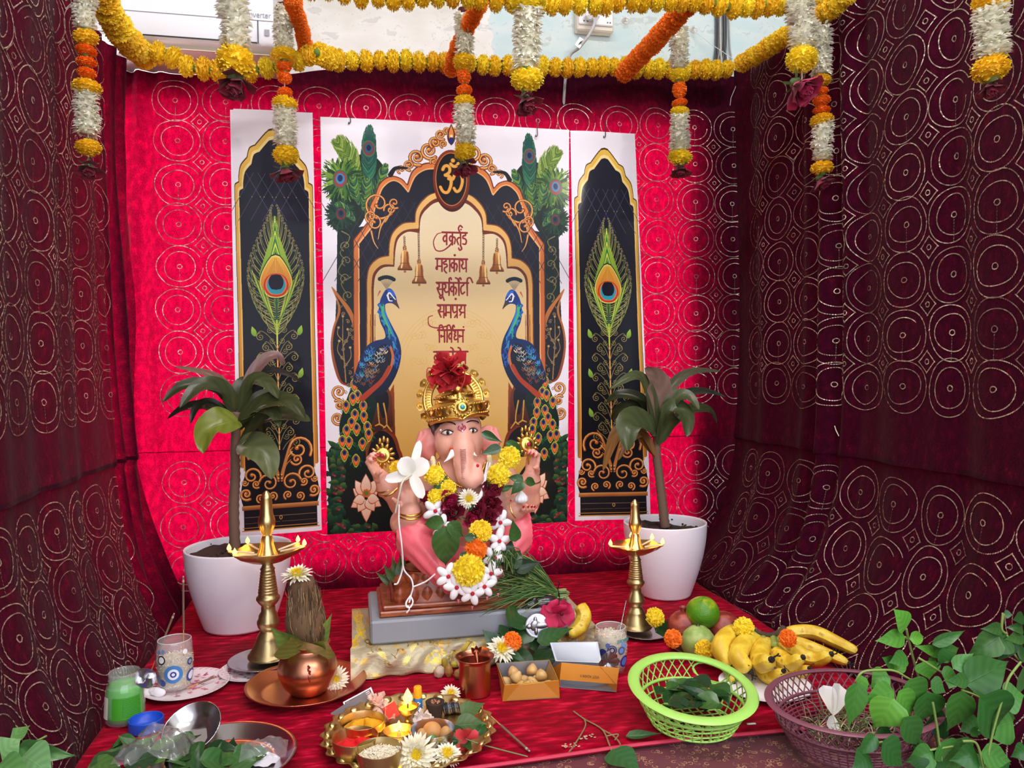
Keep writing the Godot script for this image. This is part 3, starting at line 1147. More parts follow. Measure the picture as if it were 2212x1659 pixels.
	# bells on chains
	for b in [["326 477", "327 530"], ["384 459", "385 584"]]:
		var a: Vector2 = cv.pts(b[0])[0]
		var q: Vector2 = cv.pts(b[1])[0]
		var n := int(a.distance_to(q) / 7)
		for i in n:
			cv.line(cv.ring(a.lerp(q, float(i) / n), 3, 4.5, 0, 10), 1.1, 1.1, Color("5a3418"), true)
		cv.line(cv.ring(q + Vector2(0, -8), 6, 10, 0, 12), 2, 2, Color("9a5a20"), true)
		var bell := cv.smooth([q + Vector2(-9, 0), q + Vector2(-17, 22), q + Vector2(-18, 55), q + Vector2(-28, 80), q + Vector2(28, 80), q + Vector2(18, 55), q + Vector2(17, 22), q + Vector2(9, 0)])
		cv.fill(bell, Color("e0a050"), Color("8a4a1c"))
		cv.line([q + Vector2(-8, 6), q + Vector2(-10, 50), q + Vector2(-14, 72)], 3.5, 3.5, Color("f8d890"))
		cv.line([q + Vector2(10, 10), q + Vector2(12, 50), q + Vector2(18, 74)], 4, 4, Color("8c4818"))
		cv.line([q + Vector2(-27, 80), q + Vector2(27, 80)], 3.4, 3.4, Color("6a3412"), true)
		cv.line([q + Vector2(-18, 54), q + Vector2(18, 54)], 1.4, 1.4, Color("6a3412"), true)
		cv.dot(q + Vector2(0, 88), 5, Color("a8682c"))
	# dark foliage along the foot
	cv.fill(cv.smooth(cv.pts("11 1348 41 1316 73 1350 105 1405 178 1415 230 1471 283 1555 350 1585 508 1593 506 1704 267 1699 3 1688 14 1610 5 1542 19 1469 7 1408"), true), Color("0f1c16"), Color("131815"))
	var g := RandomNumberGenerator.new()
	g.seed = 6
	var edge: Array = cv.smooth(cv.pts("28 1349 23 1422 25 1496 18 1570 23 1650 81 1674 160 1685"))
	for i in 110:
		var a: Vector2 = edge[g.randi() % edge.size()] + Vector2(g.randf_range(-8, 60), g.randf_range(-20, 20))
		cv.leaf(a, a + Vector2.from_angle(g.randf_range(PI * 0.6, PI * 1.5)) * g.randf_range(26, 52), 22, Color(["1c5238", "356a34", "24583c", "56782e", "183f34"][i % 5]), Color("14281c"))
	for i in 16:
		var a: Vector2 = edge[g.randi() % edge.size()] + Vector2(g.randf_range(0, 40), g.randf_range(-20, 20))
		cv.dot(a, 5, Color("7a2a2c"))
		cv.dot(a + Vector2(8, 4), 4.5, Color("93403a"))
	# arch-shaped perch below the birds, scroll ears
	cv.fill(cv.smooth(cv.pts("180 1286 207 1253 240 1258 280 1289 299 1344 302 1392 172 1388"), true), Color("7a3014"))
	cv.fill(cv.smooth(cv.pts("186 1307 210 1274 240 1275 270 1303 286 1351 288 1392 175 1388"), true), Color("14131a"))
	cv.fill(cv.pts("249 1132 278 1079 281 1289 246 1275"), Color("96481e"), Color("5c2410"))
	for q in [["57 1109", 30, 1.6], ["56 1162", 22, 4.0], ["50 1216", 26, 1.2]]:
		cv.curl(cv.pts(q[0])[0], q[1], q[2], 1.4, 6)
	cv.fill(cv.pts("191 1077 249 1078 269 1133 272 1255 188 1280"), Color("7a3c1c"), Color("381a14"))
	peacock(cv)
	# lotus
	for q in [[-2.5, 60], [-0.65, 60], [-2.1, 78], [-1.05, 78], [-1.57, 90], [2.6, 66], [0.55, 66], [1.57, 92], [2.1, 60], [1.05, 60], [2.9, 50], [0.2, 50]]:
		var c: Vector2 = cv.pts("159 1544")[0]
		var d: Vector2 = Vector2.from_angle(q[0]) * q[1] * 1.12
		cv.leaf(c + d * 0.1, c + d, 46, Color("a84a28"))
		cv.leaf(c + d * 0.12, c + d * 0.96, 39, Color("fbe6d0"), Color("eeb490"))
	for i in 9:
		cv.dot(cv.pts("160 1526")[0] + Vector2.from_angle(i * 0.7) * 13, 5, Color("d8682c"))
	cv.dot(cv.pts("160 1526")[0], 10, Color("6a7a34"))
	cv.axis = -1
	var red := Color("8c1a24")
	write_line(cv, cv.pts("481 453")[0], 104, 51, "va kra ta u dot dda", red)
	cv.line(cv.pts("511 509 483 529 455 527 445 494 459 463 475 456"), 3, 1.6, red)
	cv.line(cv.pts("555 450 549 436 556 423 565 430"), 3.4, 3.0, red)
	write_line(cv, cv.pts("454 563")[0], 132, 52, "ma ha aa ka aa ya", red)
	cv.dot(cv.pts("533 547")[0], 5, red)
	write_line(cv, cv.pts("456 662")[0], 134, 52, "sa uu ya reph ka o reph tta i", red)
	write_line(cv, cv.pts("460 755")[0], 118, 52, "sa ma pra bha", red)
	cv.dot(cv.pts("536 729")[0], 5, red)
	write_line(cv, cv.pts("461 859")[0], 110, 50, "i na i va reph gha na dot", red)
	cv.line(cv.pts("497 843 456 850 425 838 422 807 439 799"), 3, 1.6, red)
	write_line(cv, cv.pts("444 949")[0], 142, 50, "ka u ra u _ ma e _ da e va", red)
	return cv.tex()

func peacock(cv: Canvas):
	var g := RandomNumberGenerator.new()
	g.seed = 9
	# train
	cv.fill(cv.smooth(cv.pts("170 1037 124 1050 100 1103 73 1176 55 1249 64 1317 86 1378 108 1419 135 1413 159 1340 183 1253 208 1166 222 1118"), true), Color("0e2420"))
	var tail: Array = cv.pts("118 1080 145 1069 130 1127 111 1137 152 1170 118 1204 83 1168 154 1212 124 1261 84 1267 168 1256 93 1314 147 1323 120 1389 66 1310 74 1364 173 1286 104 1237")
	for q in tail:
		for i in 26:
			var d := Vector2.from_angle(g.randf_range(0.2, PI - 0.2))
			cv.line([q - Vector2(0, 10), q + d * g.randf_range(16, 34)], 1.6, 0.7, Color(["1f5a3a", "2c6a34", "4a7a30", "174034"][i % 4]), true)
	for q in tail:
		var drop := [Vector2(0, -24), Vector2(13, -11), Vector2(13, 5), Vector2(0, 27), Vector2(-13, 5), Vector2(-13, -11)]
		for k in [[1.12, "c0c040"], [0.94, "28401c"], [0.86, "d84a1c"], [0.7, "e87028"]]:
			cv.fill(cv.smooth(drop.map(func(e): return q + e * k[0]), true, 4), Color(k[1]))
		cv.fill(cv.ring(q + Vector2(0, -7), 8.5, 11), Color("1c4a78"))
		cv.fill(cv.ring(q + Vector2(0, -8), 5.5, 7.5), Color("10163a"))
	# legs and dark thighs
	cv.fill(cv.smooth(cv.pts("202 1118 249 1112 255 1166 241 1214 227 1213 218 1179 208 1159"), true), Color("10131e"))
	for q in ["211 1159 214 1213 217 1243", "235 1159 245 1214 247 1248", "217 1243 200 1250", "217 1243 240 1258", "247 1248 267 1275", "247 1248 233 1260"]:
		cv.line(cv.pts(q), 3.4, 2.2, Color("c8963c"))
	# body, neck and head
	cv.fill(cv.smooth(cv.pts("236 713 225 740 219 781 225 825 242 865 242 892 205 902 172 922 145 969 124 1023 114 1070 149 1107 202 1128 242 1112 276 1065 299 1011 309 950 299 896 273 842 251 794 245 757 261 748 281 752 303 771 294 743 287 713 270 690 251 692"), true), Color("123a8a"), Color("141a30"))
	for i in 46:
		var t := g.randf_range(0, 1)
		var q: Vector2 = cv.smooth(cv.pts("231 754 230 788 243 828 262 869 282 903 291 957 284 1011"))[int(t * 47)]
		cv.line([q + Vector2(g.randf_range(-14, 12), -8), q + Vector2(g.randf_range(-10, 16), 14)], 4, 1.5, Color(["1e5ac0", "2a86b8", "174a9c", "2f9a7c", "1a3a8c"][i % 5]), true)
	cv.line(cv.pts("235 767 240 801 256 838 278 882"), 7, 4, Color("46b078"))
	cv.line(cv.pts("243 782 253 815 269 855 286 896"), 4, 3, Color("2c7cc8"))
	cv.fill(cv.smooth(cv.pts("255 693 270 693 283 706 289 721 275 713 260 706"), true), Color("2c6ae0"))
	cv.line(cv.pts("255 717 263 706 275 719 287 733"), 4, 2, Color("f4f0ea"))
	cv.line(cv.pts("257 721 262 737 274 739"), 4, 2, Color("f4f0ea"))
	cv.dot(cv.pts("270 725")[0], 6, Color("0c0c10"))
	cv.dot(cv.pts("269 724")[0], 2, Color("f0e8d8"))
	cv.fill(cv.pts("284 733 294 745 303 772 289 758 277 750"), Color("4a3a2c"))
	for i in 9:
		var a := lerpf(-2.15, -0.95, i / 8.0)
		var q: Vector2 = cv.pts("252 692")[0]
		cv.line([q, q + Vector2.from_angle(a) * 42], 1.6, 1.6, Color("a89878"), true)
		cv.dot(q + Vector2.from_angle(a) * 50, 8, Color("10222c"))
	cv.line(cv.pts("225 700 218 714 217 720"), 3, 1, Color("c84a20"))
	# wing with scaled shoulder and russet flank
	cv.fill(cv.smooth(cv.pts("252 917 271 943 274 984 257 1031 223 1071 182 1104 149 1114 130 1077 151 1010 191 956 225 923"), true), Color("141826"))
	cv.line(cv.pts("266 930 274 963 268 1004 243 1051 202 1094 155 1134"), 5, 7, Color("c86a38"))
	cv.line(cv.pts("260 1011 230 1064 182 1108 149 1137"), 8, 12, Color("a83c20"))
	for i in 90:
		var u := g.randf_range(0, 1)
		var q: Vector2 = cv.pts("252 923")[0].lerp(cv.pts("156 1070")[0], u) + Vector2(g.randf_range(-44, 30), g.randf_range(-24, 24)) * (0.5 + u * 0.4)
		cv.line(cv.smooth([q + Vector2(-6, -3), q + Vector2(0, 6), q + Vector2(7, -2)]), 1.4, 1.4, Color(["e8d8b4", "8ab0c8", "c8a870", "3a78b0", "b85a3c"][i % 5 if u < 0.6 else 2 + i % 3]).darkened(u * 0.35), true)
	for i in 40:
		var q: Vector2 = cv.pts("188 929")[0].lerp(cv.pts("127 1050")[0], g.randf_range(0, 1)) + Vector2(g.randf_range(-10, 24), g.randf_range(-10, 10))
		cv.line(cv.smooth([q + Vector2(-7, -2), q + Vector2(-2, 8), q + Vector2(6, 2)]), 2, 1.5, Color(["2c6ab8", "1c4a90", "58a0c8", "2a8a8a"][i % 4]), true)

func side_print() -> ImageTexture:
	var cv := Canvas.new(400, 2048, Color("f1ecf2"))
	cv.axis = 204
	# gold cusped frame
	var top := "204 72"
	var p: Array = cv.smooth(cv.pts("202 72 162 109 119 159")) + cv.smooth(cv.pts("117 163 88 179 76 221")) + cv.smooth(cv.pts("74 225 45 261 35 308 34 340")) + cv.smooth(cv.pts("33 342 17 352 14 372")) + cv.pts("19 980 17 1712")
	var foot: Array = [Vector2(204, p[-1].y)]
	cv.fill(p + foot + [Vector2(204, p[0].y)], Color("4a3414"))
	var q := []
	for e in p:
		q.append(Vector2(e.x + 3, e.y + 5))
	cv.fill(q + foot + [Vector2(204, q[0].y)], Color("e6bc50"), Color("c07a28"))
	q = []
	for e in p:
		q.append(Vector2(e.x + 15, e.y + 22))
	cv.fill(q + foot + [Vector2(204, q[0].y)], Color("f4dc90"), Color("e09a40"))
	q = []
	for e in p:
		q.append(Vector2(minf(e.x + 22, 203), e.y + 34))
	cv.fill(q + foot + [Vector2(204, q[0].y)], Color("1c1d2c"), Color("14141c"))
	for i in 5:
		var a: Vector2 = Vector2(70 + i * 58, 300)
		cv.line([a, a + Vector2(134, 230)], 1.3, 1.3, Color("4c4c62"), true)
		cv.dot(a + Vector2(67, 115), 2.5, Color("b0a078"))
	cv.fill(cv.ring(Vector2(204, 440), 18, 40), Color("1e2050"))
	# the feather: curling barbs in a leaf-shaped outline, green vane, eye, quill
	var c := Vector2(cv.pts("204 820")[0])
	c.x = 204
	var half := func(t: float) -> float: return 138.0 * pow(sin(PI * clampf(pow(t, 1.35) * 0.86 + 0.03, 0, 1)), 0.85)
	for i in 44:
		var t := i / 43.0
		var y := lerpf(-330, 190, t)
		var w: float = half.call(t) * (1.0 if i % 3 else 0.86)
		var e := c + Vector2(-w, y - 30)
		cv.line([c + Vector2(0, y + 130 - 60 * t), c + Vector2(-w * 0.45, y + 90 - 40 * t), c + Vector2(-w * 0.86, y + 20), e], 2.6, 1.0, Color(["7f7a4c", "9aa04e", "5f7a3c", "a89a58"][i % 4]))
		cv.spiral(e + Vector2(6, -3), 7, PI, 0.8, 1.2, Color("a89a68"))
	cv.barbed([c + Vector2(0, 150), c + Vector2(0, -60), c + Vector2(0, -330)], 96, 0.34, 130, ["6f9a2c", "a8c83c", "3f7a38", "c8d850", "2c5a34", "88b43a"], 5)
	cv.fill(cv.smooth([c + Vector2(0, -345), c + Vector2(-14, -240), c + Vector2(-52, -120), c + Vector2(-78, -20), c + Vector2(0, -60)]), Color("b4cc40"), Color("7fa83a"))
	for i in 9:
		cv.line([c + Vector2(0, -300 + i * 20), c + Vector2(-16 - i * 3, -170 + i * 16), c + Vector2(-40 - i * 5, -60 + i * 14)], 2.6, 1.0, Color(["d8e060", "5f9a38", "3c7a34"][i % 3]))
	var p2: Array = cv.smooth([c + Vector2(0, -150), c + Vector2(-46, -92), c + Vector2(-80, -16), c + Vector2(-74, 38), c + Vector2(-42, 76), c + Vector2(0, 88)])
	cv.fill(p2, Color("20381c"))
	cv.fill(p2.map(func(e): return c + (e - c) * 0.95), Color("eadc70"))
	cv.fill(p2.map(func(e): return c + (e - c) * 0.89), Color("f2c048"), Color("d8702c"))
	for i in 8:
		cv.line([c + Vector2(-4 - i * 7, -110 + i * 14), c + Vector2(-6 - i * 7.5, -40 + i * 8)], 1.2, 0.8, Color("c07a2c"), true)
	cv.fill(cv.ring(c + Vector2(0, 20), 60, 58), Color("c83a20"))
	cv.fill(cv.ring(c + Vector2(0, 17), 51, 52), Color("f08038"))
	cv.fill(cv.ring(c + Vector2(0, 18), 45, 48), Color("2f9cb0"))
	cv.fill(cv.ring(c + Vector2(0, 5), 36, 42), Color("141228"))
	cv.leaf(c + Vector2(0, 62), c + Vector2(0, 16), 17, Color("3fb0b8"))
	for i in 9:
		cv.line([c + Vector2(0, 260 - i * 6), c + Vector2(-18 - i * 6, 170 - i * 10), c + Vector2(-44 - i * 10, 60 - i * 16)], 3.6, 1.2, Color(["9ab83c", "d8d858", "4a7a34"][i % 3]))
	cv.line([c + Vector2(0, 90), c + Vector2(0, 250)], 4.5, 5, Color("2c5a3c"), true)
	cv.line([c + Vector2(0, 190), c + Vector2(0, 330)], 3.5, 4, Color("c8d048"), true)
	cv.line([c + Vector2(0, 310), Vector2(204, 1830)], 4.5, 3, Color("c86a28"), true)
	cv.line([c + Vector2(-1, 310), Vector2(203, 1830)], 1.5, 1, Color("f8d080"), true)
	# vines curling off the quill
	for i in 11:
		var y := c.y + 250 + i * 52
		var r := 40.0 if i % 2 else 60.0
		cv.line([Vector2(204, y + 80), Vector2(204 - r * 0.6, y + 20), Vector2(204 - r * 1.3, y - 10), Vector2(204 - r * 1.7, y + 14)], 2.2, 1.2, Color("8f8448"))
		cv.spiral(Vector2(204 - r * 1.35, y + 18), 20, -1.6, -1.5, 1.8, Color("a0924e"))
		cv.spiral(Vector2(204 - r * 0.6, y - 14), 15, 0.4, 1.4, 1.6, Color("8f8448"))
		if i % 4 == 0:
			cv.leaf(Vector2(204 - r * 1.75, y + 16), Vector2(204 - r * 2.0, y - 34), 26, Color("a8cc48"), Color("6f9a34"))
	# acanthus scrolls above the plinth
	cv.fill(cv.smooth([Vector2(60, 1640), Vector2(40, 1740), Vector2(22, 1800), Vector2(16, 1860), Vector2(26, 1904)]) + [Vector2(204, 1904), Vector2(204, 1640)], Color("121017"))
	for s in [[Vector2(112, 1640), 66, 2.6, 1.5, 9], [Vector2(122, 1690), 30, 0.4, 1.4, 7], [Vector2(70, 1760), 46, 0.8, -1.4, 8], [Vector2(42, 1845), 30, 1.0, 1.5, 8], [Vector2(150, 1800), 48, 3.4, 1.3, 7], [Vector2(168, 1862), 22, 1.0, -1.4, 6], [Vector2(110, 1870), 22, 2.0, 1.4, 6], [Vector2(90, 1800), 20, 1.0, 1.4, 6], [Vector2(36, 1790), 16, 0.0, 1.4, 5]]:
		cv.curl(s[0], s[1], s[2], s[3], s[4])
	for i in 7:
		cv.line([Vector2(196, 1790 - i * 6), Vector2(176 - i * 3, 1720 - i * 16), Vector2(150 - i * 4, 1690 - i * 20)], 5, 2, Color(["c8763a", "7a3a1c", "f0b868"][i % 3]))
	cv.leaf(Vector2(204, 1900), Vector2(204, 1810), 22, Color("d8a878"), Color("7a3a2c"))
	# plinth
	cv.fill([Vector2(20, 1902), Vector2(204, 1902), Vector2(204, 1924), Vector2(20, 1924)], Color("e09850"), Color("8a4a24"))
	cv.fill([Vector2(28, 1924), Vector2(204, 1924), Vector2(204, 2026), Vector2(28, 2026)], Color("19161b"))
	for i in 60:
		cv.dot(Vector2(34 + i * 2.8, 1958 + (i % 3)), 1.5, Color("a8845c"))
		cv.dot(Vector2(34 + i * 2.8, 1988), 1.2, Color("8f7048"))
	cv.line(cv.ring(Vector2(204, 1968), 6, 9, 0, 14), 1.8, 1.8, Color("c89a50"), true)
	cv.line([Vector2(24, 2010), Vector2(204, 2010)], 2.2, 2.2, Color("b07c3c"), true)
	cv.line([Vector2(20, 2024), Vector2(204, 2024)], 2.6, 2.6, Color("c8903c"), true)
	return cv.tex()

func _prints():
	var gloss := {"clearcoat_enabled": true, "clearcoat": 0.12, "clearcoat_roughness": 0.14, "metallic_specular": 0.25}
	var tex := side_print()
	var side := mat("ffffff", 0.5, 0.0, gloss.merged({"albedo_texture": tex}))
	var mid := mat("ffffff", 0.5, 0.0, gloss.merged({"albedo_texture": centre_print()}))
	var back := mat("efeaf0", 0.7)
	print_sheet("poster", "large poster of two blue peacocks under a gold arch with red lettering", "poster", [V(-.0529,.9582,0), V(.4672,.9594,0), V(.4523,.1145,0), V(-.0525,.1143,0)], mid, back, 0.004)
	print_sheet("poster", "narrow peacock feather poster left of the large one, behind the left potted plant", "poster", [V(-.2252,.9622,0), V(-.0681,.9657,0), V(-.0632,.1244,0), V(-.2239,.1192,0)], side, back, 0.003)
	print_sheet("poster", "narrow peacock feather poster right of the large one, behind the right potted plant", "poster", [V(.4692,.9575,0), V(.6166,.9591,0), V(.6437,.1118,0), V(.471,.1155,0)], side, back, 0.005)
	print_sheet("paper_sheet", "plain white sheet showing above the top edge of the narrow left poster", "paper", [V(-.2195,.9653,-.003), V(-.0997,.9676,-.003), V(-.0991,.7272,-.003), V(-.2141,.7243,-.003)], back, back, 0.001)
	for p in [["above the left corner of the peacock poster", V(.0062,.9518,.001), 0], ["below the front rose string, on the peacock poster", V(.3951,.9455,.001), 1], ["at the top of the narrow right poster", V(.5471,.9513,.001), 1]]:
		var g := G.new()
		var a: Vector3 = p[1]
		var l := 0.032 if p[2] else 0.012
		g.tube(curve([a + Vector3(-0.003, -0.002, 0.001), a + Vector3(-0.004, -0.006, 0.003), a + Vector3(0, -0.003, 0.003), a + Vector3(0, l * 0.5, 0.002), a + Vector3(0.001, l, 0.002)], 5), 0.0009, 5)
		tag(put("poster_hook", g, M.dark), "thin black wire hook " + p[0], "hook")

func print_sheet(called: String, label: String, category: String, c: Array, m: Material, back: Material, bow: float):
	# c: corners clockwise from the upper left; the sheet bows a little and has a back of its own
	var t := thing(called, label, category)
	for k in 2:
		var g := G.new()
		g.grid(10, 20, func(s, q):
			var p: Vector3 = c[0].lerp(c[1], s).lerp(c[3].lerp(c[2], s), q)
			return p + Vector3(0, 0, bow * sin(q * PI) * 0.6 + bow * 0.5 * sin(s * 5 + q * 4) - k * 0.0006))
		if k == 1:
			for i in range(0, g.ix.size(), 3):
				var e := g.ix[i]
				g.ix[i] = g.ix[i + 1]
				g.ix[i + 1] = e
		put("printed_face" if k == 0 else "paper_back", g, m if k == 0 else back, t)

# ---------------------------------------------------------------- flowers

var F := {}

func marigold(kind: String) -> ArrayMesh:
	# a full pompon of ruffled petals, radius 1, its top along +y
	var key := "marigold" + kind
	if F.has(key):
		return F[key]
	var a := lin({"yellow": "f9d012", "gold": "f5c216", "orange": "f57408", "bright": "fbdc1a"}[kind.rstrip("0123456789")])
	var b := lin({"yellow": "ffe848", "gold": "fbdc3e", "orange": "ff9224", "bright": "fff256"}[kind.rstrip("0123456789")])
	var g := G.new()
	g.tint = a
	g.ball(Vector3.ZERO, Vector3.ONE * 0.76, 12, 8)
	var n := 230
	for i in n:
		var y := 1 - 1.86 * (i + 0.5) / n
		var q := sqrt(1 - y * y)
		var d := Vector3(cos(i * 2.39996) * q, y, sin(i * 2.39996) * q)
		d = (d + rv() * 0.12).normalized()
		var up := UP if absf(d.y) < 0.9 else Vector3.RIGHT
		up = (up + rv() * 0.5).normalized()
		g.blade(d * 0.68, (d + UP * 0.15 + rv() * 0.2).normalized(), up, 0.31 * rr(0.8, 1.1), 0.38, {"nl": 2, "nw": 3, "tip": 1.0, "curl": rr(-0.8, 0.5), "cup": rr(-0.5, 0.5), "ruff": 0.16, "ph": rr(0, 6), "c0": a, "c1": b.lerp(a, rr(0, 0.5))})
	g.tint = lin("6f8a3c")
	g.lathe([[0.34, -0.72], [0.3, -0.95], [0.12, -1.05], [0, -1.06]], 10)
	F[key] = g.mesh()
	return F[key]

func white_cluster(kind := 0) -> ArrayMesh:
	# a sleeve of pointed white petals, radius 1 and half-height 1, round +y
	var key := "sleeve%d" % kind
	if F.has(key):
		return F[key]
	var g := G.new()
	g.tint = lin("ece8d2")
	g.lathe([[0, -0.9], [0.5, -0.9], [0.55, 0.9], [0, 0.9]], 12)
	for i in 230:
		var y := rr(-0.85, 0.95)
		var a := i * 2.39996
		var d := Vector3(cos(a), 0, sin(a))
		var dir := (d + UP * (rr(-0.9, 0.35) if kind == 0 else rr(-0.5, 0.7)) + rv() * 0.3).normalized()
		var c0 := lin("e8e8cc")
		var c1 := lin("fbf8ee")
		g.blade(d * 0.42 + UP * y, dir, (UP + rv() * 0.4).normalized(), rr(0.46, 0.62), 0.3, {"nl": 3, "nw": 2, "curl": rr(-0.6, 0.4), "cup": 0.4, "tip": 0.5, "c0": c0, "c1": c1})
	F[key] = g.mesh()
	return F[key]

func rose(kind := 0) -> ArrayMesh:
	# a dark red rose, radius 1, opening along +y
	var key := "rose%d" % kind
	if F.has(key):
		return F[key]
	var g := G.new()
	var c0 := lin(["5a0820", "8a0e38", "460818"][kind])
	var c1 := lin(["84132f", "b81c50", "6a1428"][kind])
	var n := 22
	for i in n:
		var t := float(i) / n
		var a := i * 2.39996
		var open := lerpf(0.1, 0.72, t * t) + rr(-0.1, 0.1)
		var r := lerpf(0.05, 0.32, t)
		var d := Vector3(cos(a), 0, sin(a))
		var dir := (UP * cos(open) + d * sin(open)).normalized()
		var inw := (-d * cos(open) + UP * sin(open)).normalized()
		g.blade(d * r - UP * 0.55 * (0.6 + t * 0.3), dir, inw, lerpf(1.15, 1.05, t), lerpf(0.6, 1.1, t), {"nl": 6, "nw": 4, "tip": 0.95, "curl": lerpf(0.7, -0.5, t) + rr(-0.2, 0.2), "cup": lerpf(1.1, 0.35, t), "ruff": 0.05, "ph": rr(0, 6), "c0": c0, "c1": c1})
	g.tint = lin("4c6a30")
	g.lathe([[0.0, -1.0], [0.12, -0.98], [0.28, -0.7], [0.3, -0.5], [0, -0.45]], 10)
	for i in 5:
		var a := i * TAU / 5
		g.blade(Vector3(cos(a) * 0.2, -0.65, sin(a) * 0.2), Vector3(cos(a), 0.1, sin(a)), UP, 0.6, 0.16, {"nl": 4, "curl": -0.9, "c0": lin("4c6a30"), "c1": lin("5d7c3a")})
	F[key] = g.mesh()
	return F[key]

func chrysanthemum(kind := 0) -> Array:
	# [rays, centre]: white strap petals round a yellow heart, radius 1, facing +y; kind 1 is a fuller head
	var key := "chrys%d" % kind
	if F.has(key):
		return F[key]
	var g := G.new()
	var rows: int = [4, 6][kind]
	for j in rows:
		var n := 22 - j * 2
		for i in n:
			var a := (i + j * 0.5 + rr(-0.2, 0.2)) * TAU / n
			var d := Vector3(cos(a), 0, sin(a))
			var el = 0.08 + j * [0.24, 0.22][kind] + rr(-0.08, 0.08)
			var dir := d * cos(el) + UP * sin(el)
			var up := UP * cos(el) - d * sin(el)
			g.blade(d * 0.16 + UP * 0.02 * j, dir, up, (0.88 - j * [0.1, 0.09][kind]) * rr(0.92, 1.05), 0.2, {"nl": 4, "nw": 2, "tip": 0.75, "curl": rr(-0.55, 0.15), "cup": 0.35, "c0": lin("e6e08c"), "c1": lin("f6f3ea")})
	g.tint = lin("5a7a38")
	g.lathe([[0, -0.22], [0.12, -0.2], [0.24, -0.02], [0, 0.03]], 10)
	var h := G.new()
	h.tint = lin("e6c80c")
	for i in 70:
		var q := sqrt((i + 0.5) / 70.0) * 0.36
		var d := Vector3(cos(i * 2.39996) * q, 0.16 + 0.1 * (1 - q * 2), sin(i * 2.39996) * q)
		h.blade(d, (UP + Vector3(d.x, 0, d.z) * 1.6 + rv() * 0.2).normalized(), Vector3(d.x, 0.01, d.z), 0.2, 0.09, {"nl": 2, "nw": 1, "tip": 1.0, "c0": lin("d8a800"), "c1": lin("f6e022")})
	h.lathe([[0.38, 0.0], [0.36, 0.14], [0.2, 0.24], [0, 0.27]], 12)
	F[key] = [g.mesh(), h.mesh()]
	return F[key]

func place_flower(called: String, m, label: String, category: String, at: Vector3, face: Vector3, r, group := "", spin := 0.0) -> Node3D:
	# m: one mesh, or [rays, heart]; r: radius, or a Vector3 of radii
	var s: Vector3 = r if r is Vector3 else Vector3.ONE * float(r)
	var x := Transform3D(toward(face, spin) * Basis.from_scale(s), at)
	if m is Array:
		var t := thing(called, label, category, group, Vector3.ZERO)
		t.transform = x
		put("rays", m[0], M.petal, t)
		put("heart", m[1], M.petal, t)
		return t
	var o := put(called, m, M.petal, self, x)
	tag(o, label, category, group)
	return o

func leaf_mesh(kind: int) -> ArrayMesh:
	# leaves of length 1 along +z from the origin, upper side +y
	var key := "leaf%d" % kind
	if F.has(key):
		return F[key]
	var g := G.new()
	var o := {"nl": 10, "nw": 6, "cup": 0.22, "fat": 0.6, "curl": -0.6, "ruff": 0.02, "sharp": 0.35}
	var w := 0.52
	match kind:
		1:
			o.merge({"curl": -0.9, "cup": 0.3, "ruff": 0.05}, true)
			w = 0.62
		2:
			o.merge({"curl": 0.35, "cup": 0.35}, true)
			w = 0.46
		3:
			o.merge({"curl": -0.25, "cup": 0.12, "fat": 0.62}, true)
			w = 0.68
	g.tint = Color.WHITE
	g.blade(Vector3.ZERO, Vector3.BACK, UP, 1.0, w, o)
	F[key] = g.mesh()
	return F[key]

func leaf_mat(hex: String) -> StandardMaterial3D:
	if not M.has(hex):
		var m: StandardMaterial3D = M.leaf.duplicate()
		m.albedo_color = Color(hex)
		M[hex] = m
	return M[hex]

func leaf_at(parent: Node, called: String, at: Vector3, d: Vector3, up: Vector3, length: float, kind: int, hex: String, wide := 1.0) -> MeshInstance3D:
	d = d.normalized()
	var x := up.cross(d).normalized()
	var b := Basis(x * wide, d.cross(x), d) * length
	return put(called, leaf_mesh(kind), leaf_mat(hex), parent, Transform3D(b, at))

# ---------------------------------------------------------------- flower strings overhead

func string_of(label: String, pts: Array, r: float, gap: float, kinds: Array, tight: bool, group := "", called := "marigold_garland"):
	var t := thing(called, label, "garland", group)
	var line := curve(pts, 12)
	var g := G.new()
	g.tube(line, 0.0012, 5)
	put("string", g, mat("e9e2c8", 0.7), t)
	var run := 0.0
	var next := gap * 0.5
	for i in line.size() - 1:
		var d: float = line[i].distance_to(line[i + 1])
		while next < run + d:
			var p: Vector3 = line[i].lerp(line[i + 1], (next - run) / d)
			var ax: Vector3 = (line[i + 1] - line[i]).normalized()
			var q := r * rr(0.9, 1.1)
			var s := Vector3(q, gap * (0.78 if tight else 0.6) * rr(0.95, 1.08), q)
			put("marigold", marigold(kinds[R.randi() % kinds.size()]), M.petal, t, Transform3D(toward(ax * (1.0 if R.randf() < 0.5 else -1.0) + rv() * 0.12, rr(0, 6)) * Basis.from_scale(s), p + rv() * r * 0.08))
			next += gap * rr(0.92, 1.1)
		run += d

